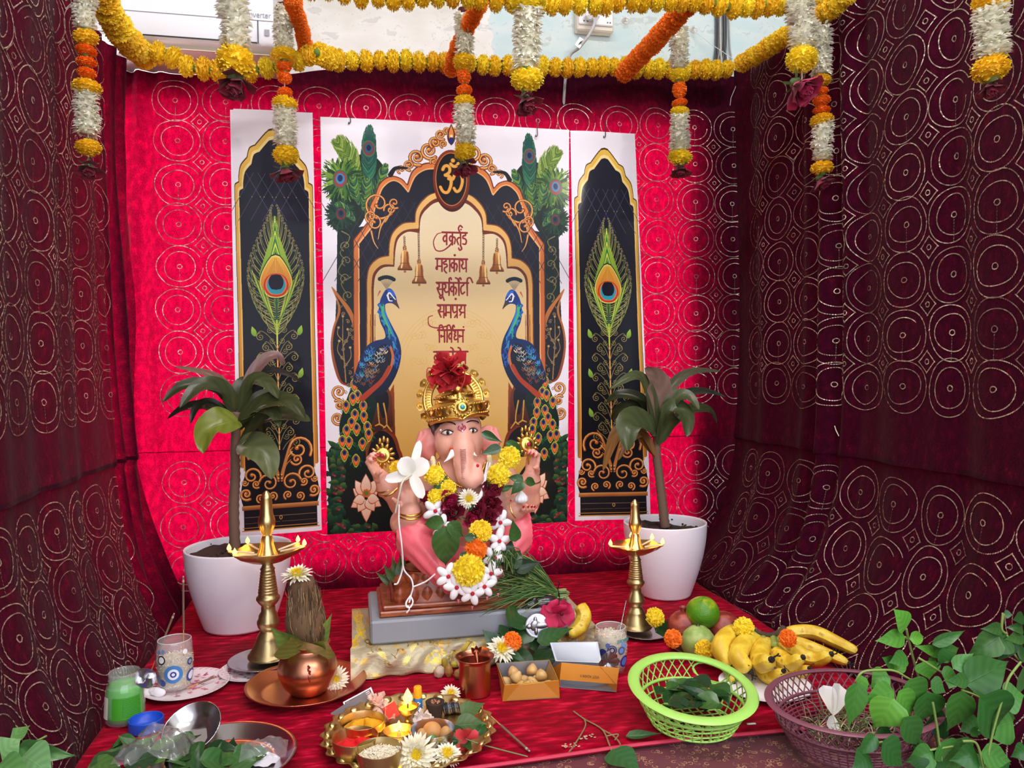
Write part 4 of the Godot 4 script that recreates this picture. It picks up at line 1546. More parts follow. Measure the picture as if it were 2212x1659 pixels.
func tassel(label: String, at: Vector3, items: Array, yellow: String):
	# items: [kind, x shift, y of the middle, half height, radius]
	var t := thing("flower_tassel", label, "garland", "", at)
	var g := G.new()
	g.tube([Vector3(0, items[0][2] + items[0][3], 0), Vector3(0, items[-1][2], 0)], 0.001, 5)
	var y0: float = items[0][2] + items[0][3]
	g.tube([Vector3(0, y0, 0), Vector3(0, maxf(y0 + 0.02, 1.085), 0)], 0.0009, 5)
	put("string", g, mat("e0dcc4", 0.7), t)
	for it in items:
		var p := Vector3(it[1], it[2], 0)
		var h: float = it[3]
		var r: float = it[4]
		match it[0]:
			"w":
				var n := maxi(1, int(round(h / (r * 0.85))))
				for i in n:
					put("white_flower", white_cluster(R.randi() % 2), M.petal, t, Transform3D(toward(UP + rv() * 0.1, rr(0, 6)) * Basis.from_scale(Vector3(r * rr(0.95, 1.08), h / n * 1.1, r * rr(0.95, 1.08))), p + Vector3(rr(-0.1, 0.1) * r, h - h / n * (2 * i + 1), 0)))
			"y", "o":
				put("marigold", marigold(yellow if it[0] == "y" else "orange"), M.petal, t, Transform3D(toward(UP * (1 if R.randf() < 0.5 else -1) + rv() * 0.15, rr(0, 6)) * Basis.from_scale(Vector3(r, h * 1.05, r)), p))
			"r":
				put("rose", rose(0), M.rose, t, Transform3D(toward(Vector3(0.1, -1, 0.35) + rv() * 0.25, rr(0, 6)) * Basis.from_scale(Vector3(r * 1.2, h * 1.1, r * 1.2)), p))
			"R":
				put("rose", rose(1), M.rose, t, Transform3D(toward(Vector3(0.3, -0.8, 0.7), 1.0) * Basis.from_scale(Vector3(r, h * 1.1, r)), p))
			"b":
				put("rosebud", rose(2), M.rose, t, Transform3D(toward(UP, rr(0, 6)) * Basis.from_scale(Vector3(r, h, r)), p))

func _garlands():
	var ys := ["yellow", "yellow1", "bright", "gold"]
	string_of("long string of yellow marigolds along the top edge of the red backdrop", [V(-.3441,1.0226,.108),V(-.313,1.0199,.108),V(-.2859,1.0035,.108),V(-.2544,.9973,.108),V(-.2225,.9978,.108),V(-.1576,1.0039,.108),V(-.1081,1.0141,.108),V(-.0787,1.0333,.108),V(-.0543,1.0393,.108),V(-.0163,1.0618,.03),V(.0928,1.069,.0289),V(.1958,1.0729,.0278),V(.2822,1.0746,.0267),V(.3807,1.078,.0256),V(.4819,1.0835,.0244),V(.565,1.0906,.0233),V(.6391,1.0931,.0222),V(.7474,1.0979,.0211),V(.8275,1.1048,.02)], 0.0225, 0.0265, ys, false)
	string_of("thick yellow marigold string sloping up and forward at the upper left, beside the air conditioner", [V(-.364,1.0348,.0536),V(-.364,1.0222,.1054),V(-.364,1.0098,.1928),V(-.364,1.0105,.2571),V(-.364,1.0191,.3014),V(-.364,1.0376,.3269)], 0.024, 0.017, ["gold", "yellow"], true)
	string_of("yellow marigold string sloping up and forward at the upper right, beside the grey cables", [V(.822,1.0881,.0879),V(.822,1.0809,.1637),V(.822,1.0745,.2494),V(.822,1.0671,.3264),V(.822,1.0636,.3959),V(.822,1.0663,.4469)], 0.02, 0.02, ["gold", "yellow"], true)
	string_of("yellow marigold string across the top edge, the nearest one overhead", [V(-.0596,1.0398,.37),V(.0099,1.0332,.37),V(.0813,1.0323,.37),V(.1546,1.0445,.37),V(.2296,1.0452,.37),V(.3065,1.0429,.37),V(.3854,1.0481,.37),V(.45,1.0582,.37),V(.5327,1.0684,.37),V(.6004,1.0696,.37),V(.6695,1.0691,.37),V(.758,1.0815,.37),V(.8233,1.0936,.37)], 0.0225, 0.023, ys, false)
	string_of("orange marigold string slanting behind the leftmost of the three rose-topped tassels, near the air conditioner", [V(-.088,1.0553,.3),V(-.0788,1.0656,.165),V(-.075,1.0576,.03)], 0.0155, 0.013, ["orange"], true)
	string_of("orange marigold string behind the tassel that hangs over the medallion", [V(.2267,1.0798,.3),V(.2231,1.0807,.21),V(.2097,1.0641,.12),V(.2085,1.0532,.03)], 0.0165, 0.013, ["orange"], true)
	string_of("thick orange marigold string slanting across the pale blue wall, right of the socket", [V(.5882,1.0875,.36),V(.5849,1.0775,.2483),V(.5872,1.0804,.1367),V(.5799,1.0762,.025)], 0.021, 0.014, ["orange"], true)
	tassel("flower tassel against the dark left cloth, at the far left", V(-.36,0,.4053), [["w",0,.963,.03,.018], ["y",0,.9206,.0124,.018], ["o",0,.902,.0082,.0151], ["o",0,.8861,.0078,.0144], ["o",0,.8704,.0078,.0138], ["y",0,.8502,.0124,.021], ["w",0,.8143,.03,.0203], ["y",0,.7656,.0121,.0187], ["r",0,.7338,.0124,.0171]], "gold")
	tassel("large white and yellow tassel ending in a dark rose, in front of the air conditioner", V(-.1631,0,.38), [["w",0,.9729,.0431,.026], ["y",0,.9101,.0266,.0299], ["r",0,.8763,.0225,.025]], "yellow")
	tassel("flower tassel with a rosebud top, hanging in front of the narrow left poster", V(-.1075,0,.18), [["b",0,1.0906,.0093,.0123], ["w",0,1.0504,.0366,.0204], ["y",0,1.0032,.013,.0254], ["o",0,.9849,.011,.0143], ["o",0,.9653,.0118,.0139], ["o",0,.9389,.0098,.0147], ["y",0,.9189,.0143,.0237], ["w",0,.8785,.0334,.0225], ["y",0,.8287,.018,.0246], ["r",0,.7957,.0167,.0238]], "yellow")
	tassel("flower tassel hanging over the dark medallion of the peacock poster", V(.2131,0,.18), [["b",0,1.108,.0111,.0129], ["w",0,1.0658,.0362,.0201], ["y",0,1.0155,.0158,.0223], ["o",0,.9873,.0141,.0137], ["o",0,.9626,.0107,.0159], ["y",0,.9417,.0128,.0215], ["w",0,.8981,.0333,.0215], ["y",0,.8493,.0171,.0223], ["r",0,.8202,.0171,.0198]], "yellow")
	tassel("large white and yellow tassel with a drooping rose, just left of the wall socket", V(.286,0,.38), [["y",0,1.0358,.0156,.0344], ["w",0,.9785,.0477,.027], ["y",0,.9133,.0198,.0285], ["r",0,.8756,.0224,.0202]], "bright")
	tassel("slim flower tassel hanging right of the narrow right poster", V(.6403,0,.18), [["b",0,1.111,.0081,.0091], ["w",0,1.0694,.0362,.0209], ["y",0,1.0187,.0136,.0218], ["o",0,.9911,.0168,.0155], ["o",0,.9648,.0086,.0164], ["y",0,.9481,.01,.02], ["w",0,.9059,.034,.0228], ["y",0,.8587,.0159,.0255], ["r",0,.8324,.0123,.0201]], "bright")
	tassel("large white and yellow tassel with a bright crimson rose at the upper right", V(.767,0,.4), [["w",0,1.0362,.0447,.0279], ["y",0,.9722,.0234,.0287], ["R",0,.9215,.0266,.0367]], "bright")
	tassel("flower tassel against the dark right cloth, just behind the large crimson rose one", V(.815,0,.3845), [["b",0,1.0386,.0073,.0097], ["w",0,.9967,.0411,.0203], ["y",0,.945,.0105,.0179], ["o",0,.9257,.0081,.013], ["o",0,.9091,.0101,.0162], ["o",0,.8925,.0081,.0162], ["y",0,.8743,.0125,.0219], ["w",0,.8464,.0218,.0203], ["w",0,.8141,.0081,.0187], ["y",0,.7918,.0126,.0211], ["r",0,.7659,.0142,.0187]], "gold")
	tassel("white and yellow tassel at the far right edge, nearest on that side", V(.74,0,.827), [["y",0,.8652,.0124,.0217], ["w",0,.8304,.0278,.0217], ["y",0,.7891,.0162,.0223], ["r",0,.7664,.0119,.0136]], "gold")

# ---------------------------------------------------------------- the two potted plants

func strap(parent: Node, called: String, pts: Array, wide: float, hex: String, face := Vector3(0, 0.5, 1), fold := 0.35):
	# a long leaf along a curved line; face is the side it shows where it lies flat
	var line := curve(pts, 6)
	var g := G.new()
	var n := line.size()
	var base := 0
	for j in n:
		var t := float(j) / (n - 1)
		var d: Vector3 = (line[mini(j + 1, n - 1)] - line[maxi(j - 1, 0)]).normalized()
		var x := d.cross(face).normalized()
		var up := x.cross(d)
		var w := wide * 0.5 * maxf(0.12 * (1 - t), pow(sin(PI * pow(t, 0.8)), 0.75))
		for i in 7:
			var s := i / 3.0 - 1
			g.p(line[j] + x * s * w + up * (absf(s) * w * fold + 0.03 * wide * sin(t * 11 + s * 3) * absf(s)), Vector2(s * 0.5 + 0.5, t))
	for j in n - 1:
		for i in 6:
			var a := j * 7 + i
			g.quad(a, a + 1, a + 8, a + 7)
	put(called, g, leaf_mat(hex), parent)

func pot_plant(label: String, at: Vector3, r0: float, r1: float, h: float, stem: Array, leaves: Array):
	var t := thing("potted_plant", label, "plant", "", at)
	var g := G.new()
	var prof := [[0, 0], [r0 * 0.97, 0], [r0, 0.004]]
	for i in 13:
		var q := i / 12.0
		prof.append([lerpf(r0, r1, sin(q * PI / 2 * 0.98)), 0.004 + (h - 0.007) * q])
	prof += [[r1 * 0.995, h], [r1 * 0.97, h], [r1 * 0.955, h - 0.004], [r1 * 0.93, h - 0.03], [r1 * 0.9, h - 0.06]]
	g.lathe(prof, 48)
	put("pot", g, mat("efecf4", 0.4), t)
	g = G.new()
	g.grid(28, 10, func(s, q):
		var a: float = s * TAU
		var r: float = r1 * 0.945 * q
		return Vector3(cos(a) * r, h - 0.016 + 0.005 * sin(r * 190 + a * 3) * sin(a * 5 + r * 60) + 0.006 * q * sin(a * 2), sin(a) * r))
	for i in 60:
		var a := rr(0, TAU)
		var r := r1 * 0.88 * sqrt(R.randf())
		g.ball(Vector3(cos(a) * r, h - 0.015, sin(a) * r), Vector3.ONE * rr(0.0015, 0.004), 6, 4)
	put("soil", g, M.soil, t)
	g = G.new()
	for i in 9:
		var a := rr(0, TAU)
		g.ball(Vector3(cos(a) * r1 * 0.957, h - rr(0.004, 0.014), sin(a) * r1 * 0.957), Vector3(0.0025, 0.0015, 0.0025) * rr(0.5, 1.3), 5, 4)
	put("soil_crumbs", g, M.soil, t)
	g = G.new()
	var line := curve(stem.map(func(p): return p - at), 10)
	var rad := []
	for i in line.size():
		rad.append(lerpf(0.0092, 0.0075, float(i) / line.size()) * (1.0 + (0.1 if i % 2 else -0.04)))
	g.tube(line, rad, 12)
	put("trunk", g, mat("6d5446", 0.8), t)
	for l in leaves:
		strap(t, "leaf", l[0].map(func(p): return p - at), l[1], l[2], l[3] if l.size() > 3 else Vector3(0, 0.6, 0.8))

func _plants():
	var dk := "3a4228"
	pot_plant("leafy plant in a white pot behind the left brass lamp", V(-.1991,0,.18), 0.06, 0.09, .1405, [V(-.2046,.1271,.18),V(-.2056,.2047,.18),V(-.2023,.2616,.18),V(-.2014,.3186,.18),V(-.1973,.3755,.18)], [
		[[V(-.1987,.3837,.18),V(-.215,.4179,.17),V(-.2471,.4428,.16),V(-.3057,.4566,.15)], 0.018, "8a6a5a"],
		[[V(-.1956,.3836,.18),V(-.1756,.4321,.1725),V(-.1507,.4664,.165),V(-.129,.4747,.1575),V(-.1203,.4563,.15)], 0.024, "85625c"],
		[[V(-.2003,.3796,.18),V(-.2268,.4169,.1933),V(-.2766,.4243,.2067),V(-.3108,.3955,.22)], 0.026, dk],
		[[V(-.2004,.3756,.18),V(-.2171,.4154,.2067),V(-.2496,.4211,.2333),V(-.2752,.3872,.26)], 0.034, "454d30"],
		[[V(-.2021,.3634,.18),V(-.2359,.3912,.1867),V(-.2612,.3856,.1933),V(-.2702,.3583,.2)], 0.018, "323220"],
		[[V(-.2059,.3541,.16),V(-.2466,.3833,.1467),V(-.2919,.3837,.1333),V(-.3246,.363,.12)], 0.02, "2a3026"],
		[[V(-.1932,.3619,.2),V(-.209,.3602,.2167),V(-.2362,.3479,.2333),V(-.2412,.3108,.25)], 0.058, "7f8a34", Vector3(-0.4, 0.4, 1)],
		[[V(-.1942,.3754,.18),V(-.1684,.4273,.2),V(-.1395,.4239,.22),V(-.1213,.3987,.24)], 0.03, "4d5534"],
		[[V(-.1951,.3673,.18),V(-.1619,.397,.16),V(-.1237,.399,.14),V(-.086,.3701,.12)], 0.028, "42482c"],
		[[V(-.1923,.3831,.17),V(-.1546,.4433,.1467),V(-.1162,.4411,.1233),V(-.0914,.4234,.1)], 0.016, "3a3834"],
		[[V(-.194,.3557,.19),V(-.1642,.3826,.21),V(-.1317,.3764,.23),V(-.1197,.3498,.25)], 0.03, "4a5232"],
		[[V(-.1886,.3642,.2),V(-.1473,.3908,.2233),V(-.1034,.3939,.2467),V(-.076,.3655,.27)], 0.034, "454c2c"],
		[[V(-.1923,.3193,.19),V(-.1531,.3559,.21),V(-.1089,.368,.23),V(-.0681,.3586,.25)], 0.05, "4d5433", Vector3(0.1, 0.9, 0.6)],
		[[V(-.194,.3186,.2),V(-.1683,.3169,.2167),V(-.144,.2979,.2333),V(-.1346,.2634,.25)], 0.056, "687048", Vector3(0.3, 0.5, 1)],
		[[V(-.1959,.3673,.18),V(-.1924,.4076,.1667),V(-.182,.4279,.1533),V(-.17,.4284,.14)], 0.034, dk],
		[[V(-.1963,.3429,.18),V(-.1764,.3747,.1733),V(-.1616,.3658,.1667),V(-.155,.332,.16)], 0.03, "363a22"]])
	pot_plant("leafy plant in a white pot behind the right brass lamp", V(.5971,0,.19), 0.049, 0.0805, .1437, [V(.5978,.131,.19),V(.5916,.1858,.19),V(.5863,.2315,.19),V(.581,.277,.19),V(.5832,.3131,.19)], [
		[[V(.5833,.3176,.19),V(.5655,.3861,.2),V(.5337,.4295,.21),V(.4752,.4041,.22)], 0.028, "525a38"],
		[[V(.5833,.3221,.19),V(.583,.3767,.1967),V(.5788,.4217,.2033),V(.5498,.4444,.21)], 0.05, "8a6e62", Vector3(-0.2, 0, 1)],
		[[V(.5872,.322,.19),V(.6104,.3936,.1733),V(.6677,.4341,.1567),V(.7429,.4361,.14)], 0.022, "5f5d48"],
		[[V(.5871,.3175,.19),V(.6041,.3767,.21),V(.6286,.3902,.23),V(.6427,.3634,.25)], 0.03, "545c3a"],
		[[V(.5913,.3212,.18),V(.6487,.3831,.1533),V(.712,.3954,.1267),V(.7755,.381,.1)], 0.02, "4a5444"],
		[[V(.5912,.3075,.18),V(.6539,.3554,.1633),V(.7122,.358,.1467),V(.7387,.3289,.13)], 0.024, "464c2e"],
		[[V(.5808,.296,.2),V(.5996,.3594,.22),V(.6189,.3512,.24),V(.6113,.3134,.26)], 0.048, "4b5634", Vector3(0.3, 0.6, 0.8)],
		[[V(.5813,.3086,.19),V(.5617,.3762,.1733),V(.52,.3929,.1567),V(.4967,.3763,.14)], 0.026, "333a22"],
		[[V(.5812,.3041,.19),V(.5532,.3626,.17),V(.5221,.3624,.15),V(.5114,.3403,.13)], 0.03, "363c24"],
		[[V(.5754,.3231,.2),V(.5383,.3388,.22),V(.5057,.3365,.24),V(.496,.2912,.26)], 0.062, "4f5938", Vector3(-0.3, 0.6, 0.9)],
		[[V(.578,.2725,.19),V(.5394,.3226,.18),V(.5048,.3138,.17),V(.4808,.2427,.16)], 0.03, "a3743c"],
		[[V(.5749,.2737,.2),V(.5506,.3148,.2),V(.5222,.3067,.2),V(.4984,.2674,.2)], 0.02, "94683c"],
		[[V(.5855,.3447,.19),V(.5901,.3764,.1933),V(.6052,.3943,.1967),V(.6182,.3869,.2)], 0.02, "545c3a"]])

# ---------------------------------------------------------------- smooth bodies from joined round shapes

class Field:
	var lo: Vector3
	var cell: float
	var n := Vector3i.ZERO
	var f := PackedFloat32Array()
	var id := PackedByteArray()

	func _init(a: Vector3, b: Vector3, c: float):
		lo = a
		cell = c
		n = Vector3i(((b - a) / c).ceil()) + Vector3i.ONE * 2
		f.resize(n.x * n.y * n.z)
		f.fill(1.0)
		id.resize(f.size())

	func span(a: Vector3, b: Vector3) -> Array:
		var i := Vector3i(((a - lo) / cell).floor()).clamp(Vector3i.ZERO, n - Vector3i.ONE)
		var j := Vector3i(((b - lo) / cell).ceil()).clamp(Vector3i.ZERO, n - Vector3i.ONE)
		return [i, j]

	func mixin(at: int, d: float, k: float, who: int):
		var o := f[at]
		if d < o:
			id[at] = who
		var h := maxf(k - absf(o - d), 0.0) / k
		f[at] = minf(o, d) - h * h * k * 0.25

	func bone(a: Vector3, b: Vector3, ra: float, rb: float, k := 0.008, who := 0, pleat := 0.0, pn := 9.0):
		var m := maxf(ra, rb) + k + cell * 2
		var s := span(a.min(b) - Vector3.ONE * m, a.max(b) + Vector3.ONE * m)
		var ba := b - a
		var l2 := maxf(ba.length_squared(), 1e-9)
		var u := ba.cross(Vector3.UP if absf(ba.normalized().y) < 0.9 else Vector3.RIGHT).normalized()
		var w := u.cross(ba).normalized()
		for z in range(s[0].z, s[1].z + 1):
			for y in range(s[0].y, s[1].y + 1):
				for x in range(s[0].x, s[1].x + 1):
					var p := lo + Vector3(x, y, z) * cell - a
					var t := clampf(p.dot(ba) / l2, 0, 1)
					var q := p - ba * t
					var d := q.length() - lerpf(ra, rb, t)
					if pleat > 0.0:
						d += pleat * sin(atan2(q.dot(w), q.dot(u)) * pn + t * 1.5)
					mixin((z * n.y + y) * n.x + x, d, k, who)

	func chain(pts: Array, rad: Array, k := 0.006, who := 0):
		for i in pts.size() - 1:
			bone(pts[i], pts[i + 1], rad[i], rad[i + 1], k, who)

	func egg(c: Vector3, r: Vector3, k := 0.008, who := 0, b := Basis()):
		var m := maxf(r.x, maxf(r.y, r.z)) + k + cell * 2
		var s := span(c - Vector3.ONE * m, c + Vector3.ONE * m)
		var inv := b.inverse()
		for z in range(s[0].z, s[1].z + 1):
			for y in range(s[0].y, s[1].y + 1):
				for x in range(s[0].x, s[1].x + 1):
					var p := inv * (lo + Vector3(x, y, z) * cell - c)
					var k0 := (p / r).length()
					var k1 := (p / (r * r)).length()
					mixin((z * n.y + y) * n.x + x, k0 * (k0 - 1) / maxf(k1, 1e-6), k, who)

	func mesh(cols: Array, g: G = null) -> G:
		if g == null:
			g = G.new()
		var vid := PackedInt32Array()
		vid.resize(f.size())
		vid.fill(-1)
		var sx := 1
		var sy := n.x
		var sz := n.x * n.y
		var off := [0, sx, sy, sx + sy, sz, sx + sz, sy + sz, sx + sy + sz]
		var corner := [Vector3(0, 0, 0), Vector3(1, 0, 0), Vector3(0, 1, 0), Vector3(1, 1, 0), Vector3(0, 0, 1), Vector3(1, 0, 1), Vector3(0, 1, 1), Vector3(1, 1, 1)]
		var far := cell * 2.2
		var used := PackedInt32Array()
		for z in n.z - 1:
			for y in n.y - 1:
				var row := z * sz + y * sy
				for x in n.x - 1:
					var at := row + x
					if absf(f[at]) > far:
						continue
					var mask := 0
					for k in 8:
						if f[at + off[k]] < 0.0:
							mask |= 1 << k
					if mask == 0 or mask == 255:
						continue
					var sum := Vector3.ZERO
					var m := 0
					for a in 8:
						for ax in 3:
							var b: int = a | (1 << ax)
							if b == a:
								continue
							var fa := f[at + off[a]]
							var fb := f[at + off[b]]
							if (fa < 0.0) != (fb < 0.0):
								sum += corner[a].lerp(corner[b], fa / (fa - fb))
								m += 1
					vid[at] = g.p(lo + (Vector3(x, y, z) + sum / m) * cell, Vector2.ZERO, cols[id[at]])
					used.append(at)
		for at in used:
			for ax in 3:
				var s: int = [sx, sy, sz][ax]
				var u: int = [sy, sz, sx][ax]
				var w: int = [sz, sx, sy][ax]
				if (f[at] < 0.0) == (f[at + s] < 0.0):
					continue
				if at - u - w < 0:
					continue
				var a := vid[at]
				var b := vid[at - u]
				var c := vid[at - u - w]
				var d := vid[at - w]
				if a < 0 or b < 0 or c < 0 or d < 0:
					continue
				if f[at] < 0.0:
					g.quad(a, d, c, b)
				else:
					g.quad(a, b, c, d)
		return g

func torus(g: G, at: Vector3, axis: Vector3, r: float, q: float, n := 28, flat := 1.0):
	var b := toward(axis)
	g.grid(n, 8, func(s, t):
		var a: float = s * TAU
		var e: float = t * TAU
		return at + b * Vector3(cos(a) * (r + cos(e) * q), sin(e) * q * flat, sin(a) * (r + cos(e) * q)), null, true)

# ---------------------------------------------------------------- the clay idol

func _idol():
	var t := thing("deity_statue", "painted clay statue of a seated elephant-headed deity with four arms and a gold crown", "statue")
	var skin := lin("e2a58f")
	var pink := lin("e58f86")
	var hair := lin("2c2226")
	var f := Field.new(V(.0105,.0652,.29), V(.3212,.3911,.445), 0.0027)
	f.egg(V(.1794,.2209,.36), Vector3(0.066, 0.082, 0.05), 0.012)
	f.bone(V(.1265,.2684,.36), V(.233,.2641,.36), 0.03, 0.03, 0.02)
	f.bone(V(.1751,.282,.364), V(.172,.312,.362), 0.034, 0.03, 0.015)
	f.egg(V(.1683,.3401,.364), Vector3(0.0365, 0.041, 0.037), 0.012)
	f.egg(V(.1466,.3272,.38), Vector3(0.018, 0.021, 0.02), 0.014)
	f.egg(V(.1892,.3281,.38), Vector3(0.015, 0.02, 0.018), 0.014)
	f.egg(V(.166,.3508,.354), Vector3(0.0415, 0.036, 0.036), 0.004, 1)
	f.egg(V(.1707,.3581,.376), Vector3(0.029, 0.028, 0.0275), 0.01)
	f.chain([V(.1705,.3407,.391),V(.17,.3161,.403),V(.1702,.2951,.41),V(.1713,.2792,.416),V(.1788,.2705,.418),V(.1884,.2758,.418),V(.1904,.2914,.416)], [0.0175, 0.0175, 0.0155, 0.0138, 0.0128, 0.0108, 0.0082], 0.006)
	# upper arms and forearms
	f.chain([V(.1221,.2698,.352),V(.08,.2289,.348),V(.0544,.2596,.366),V(.0457,.2737,.37)], [0.024, 0.0205, 0.0155, 0.0125], 0.01)
	f.chain([V(.1218,.2585,.368),V(.0769,.2069,.39),V(.0846,.2208,.405),V(.0859,.2299,.408)], [0.024, 0.019, 0.0165, 0.014], 0.01)
	f.chain([V(.2369,.2667,.352),V(.2861,.2269,.348),V(.2874,.2555,.364),V(.2878,.2716,.37)], [0.024, 0.019, 0.015, 0.0125], 0.01)
	f.chain([V(.2313,.2523,.368),V(.2426,.2132,.39),V(.2517,.2213,.405),V(.2552,.2242,.41)], [0.024, 0.019, 0.0155, 0.013], 0.01)
	put("body", f.mesh([skin, hair]), M.skin, t)
	# ears: wide flaps with a hollow front
	for e in [[V(.1182,.328,.354), -1.0], [V(.2218,.3302,.354), 1.0]]:
		var sd: float = e[1]
		var ear := Field.new(e[0] - Vector3(0.045, 0.05, 0.02), e[0] + Vector3(0.045, 0.05, 0.025), 0.0016)
		ear.egg(e[0], Vector3(0.0185, 0.0235, 0.005), 0.006, 0, Basis(Vector3.BACK, 0.25 * sd) * Basis(UP, 0.35 * sd))
		ear.bone(e[0] + Vector3(sd * 0.002, -0.01, 0), e[0] + Vector3(-sd * 0.012, -0.033, 0.004), 0.011, 0.004, 0.01)
		ear.bone(e[0] + Vector3(sd * 0.009, 0.015, 0.002), e[0] + Vector3(sd * 0.0165, -0.004, 0.003), 0.0042, 0.0036, 0.004)
		ear.bone(e[0] + Vector3(-sd * 0.006, 0.0, 0), e[0] + Vector3(-sd * 0.026, 0.004, 0.002), 0.012, 0.014, 0.01)
		put("ear", ear.mesh([pink]), M.skin, t)
	# ridges across the trunk
	var g := G.new()
	g.tint = lin("b06a5c")
	for i in 20:
		var q := i / 19.0
		var a: Vector3 = V(.1672,.3203,.4225).lerp(V(.1684,.2769,.4305), q)
		g.tube([a + Vector3(-0.0045, 0.0008, -0.0008), a, a + Vector3(0.0045, 0.0008, -0.0008)], 0.00055, 5)
	put("trunk_creases", g, M.skin, t)
	g = G.new()
	g.tint = lin("c4202c")
	g.ball(V(.19,.2952,.423), Vector3(0.0025, 0.003, 0.002), 8, 6)
	put("trunk_tip_mark", g, M.skin, t)
	for s in [[V(.155,.3162,.406), V(.1372,.3031,.426), 0.0062], [V(.1823,.318,.404), V(.1896,.3098,.418), 0.0052]]:
		g = G.new()
		g.tint = lin("f6f2ee")
		g.tube(curve([s[0], s[0].lerp(s[1], 0.5) + Vector3(0, -0.0015, 0.001), s[1]], 5), [s[2], s[2] * 0.95, s[2] * 0.85, s[2] * 0.72, s[2] * 0.6, s[2] * 0.5, s[2] * 0.38, s[2] * 0.28, s[2] * 0.18, s[2] * 0.1, 0.0003], 12)
		put("tusk", g, M.skin, t)
		g = G.new()
		g.tint = lin("e8562c")
		torus(g, s[0], s[1] - s[0], s[2] * 1.02, 0.0022, 16)
		put("tusk_socket", g, M.skin, t)
	# eyes and painted brows
	for e in [[V(.1468,.3463,.3985), 1.0, -0.3], [V(.1855,.3483,.4005), 0.95, 0.35]]:
		var eye := Node3D.new()
		eye.name = "eye"
		eye.position = e[0]
		eye.basis = Basis(UP, e[2]) * Basis.from_scale(Vector3.ONE * float(e[1]))
		t.add_child(eye, true)
		for q in [["eyeball", "f2ece6", Vector3(0, 0, -0.0018), Vector3(0.0095, 0.0042, 0.0042)], ["iris", "3a2a22", Vector3(0.0006, -0.0003, 0.0006), Vector3(0.0034, 0.0034, 0.0024)], ["pupil", "0a0808", Vector3(0.0006, -0.0003, 0.0018), Vector3(0.0018, 0.0018, 0.0015)]]:
			g = G.new()
			g.tint = lin(q[1])
			g.ball(q[2], q[3], 14, 10)
			put(q[0], g, M.skin, eye)
		g = G.new()
		g.tint = lin("2a1a18")
		g.tube(curve([Vector3(-0.011, -0.002, 0.0), Vector3(-0.004, 0.0034, 0.0022), Vector3(0.004, 0.0032, 0.0022), Vector3(0.0105, -0.001, 0.0)], 5), 0.0006, 5)
		g.tube(curve([Vector3(-0.0105, -0.0018, 0.0), Vector3(0, -0.0042, 0.0018), Vector3(0.0102, -0.001, 0.0)], 5), 0.0004, 5)
		put("eyeliner", g, M.skin, eye)
		g = G.new()
		g.tint = skin.lerp(lin("8a5a50"), 0.35)
		g.tube(curve([Vector3(-0.011, -0.0005, -0.001), Vector3(-0.003, 0.0055, 0.001), Vector3(0.005, 0.0052, 0.001), Vector3(0.0115, 0.0, -0.001)], 6), 0.0016, 6)
		put("eyelid", g, M.skin, eye)
		g = G.new()
		g.tint = lin("1c1412")
		g.tube(curve([Vector3(-0.0125, 0.0125, -0.003), Vector3(-0.002, 0.0165, 0.001), Vector3(0.009, 0.0148, 0.001), Vector3(0.0128, 0.0115, -0.001)], 6), [0.0004] + range(17).map(func(_i): return 0.0011) + [0.0003], 6)
		put("eyebrow", g, M.skin, eye)
	# forehead mark
	g = G.new()
	g.tint = lin("c22a6a")
	var fm: Vector3 = V(.1684,.3544,.4075)
	g.tube(curve([fm + Vector3(-0.004, 0.003, 0), fm + Vector3(-0.0058, -0.0015, -0.0006), fm + Vector3(-0.002, -0.0048, 0.0004), fm + Vector3(0.002, -0.0048, 0.0004), fm + Vector3(0.0058, -0.0015, -0.0006), fm + Vector3(0.004, 0.003, 0)], 6), 0.0008, 6)
	g.tube(curve([fm + Vector3(-0.0022, 0.001, 0.0006), fm + Vector3(0, -0.0026, 0.0008), fm + Vector3(0.0022, 0.001, 0.0006), fm + Vector3(0, 0.0062, 0)], 5), 0.0008, 6)
	g.ball(fm + Vector3(0.0005, -0.0145, 0.0012), Vector3(0.0022, 0.0016, 0.001), 8, 6)
	put("forehead_mark", g, M.skin, t)
	g = G.new()
	g.tint = lin("f4f0f0")
	for q in [V(.1689,.3486,.4082), V(.1365,.3499,.394)]:
		g.ball(q, Vector3(0.0017, 0.0017, 0.001), 8, 6)
	put("white_dots", g, M.skin, t)
	# lower garment
	f = Field.new(V(.0636,.0486,.3), V(.2762,.2454,.47), 0.0028)
	f.egg(V(.1766,.1225,.36), Vector3(0.085, 0.036, 0.05), 0.02)
	f.bone(V(.1549,.1466,.36), V(.0948,.1895,.388), 0.042, 0.0335, 0.02, 0, 0.0011, 11)
	f.bone(V(.0924,.1842,.39), V(.145,.1194,.418), 0.032, 0.022, 0.014, 0, 0.0012, 10)
	f.bone(V(.2083,.1434,.36), V(.2619,.1871,.384), 0.042, 0.031, 0.02, 0, 0.0011, 11)
	f.bone(V(.2629,.1799,.386), V(.1943,.1161,.418), 0.03, 0.022, 0.014, 0, 0.0012, 10)
	put("lower_garment", f.mesh([lin("fb7480")]), M.skin, t)
	_hands(t, skin)
	_crown(t)
	# necklaces, bangles, armlets
	for q in [[[V(.1333,.2978,.39),V(.1436,.2774,.405),V(.1671,.2623,.418),V(.1949,.2753,.405),V(.2074,.2951,.39)], 0.0022], [[V(.1306,.2976,.388),V(.1385,.2703,.405),V(.1672,.2504,.416),V(.1985,.2679,.405),V(.2107,.2947,.388)], 0.0016]]:
		g = G.new()
		var line := curve(q[0], 10)
		for i in line.size():
			g.ball(line[i], Vector3.ONE * q[1] * 1.1, 8, 6)
		put("necklace", g, M.gold, t)
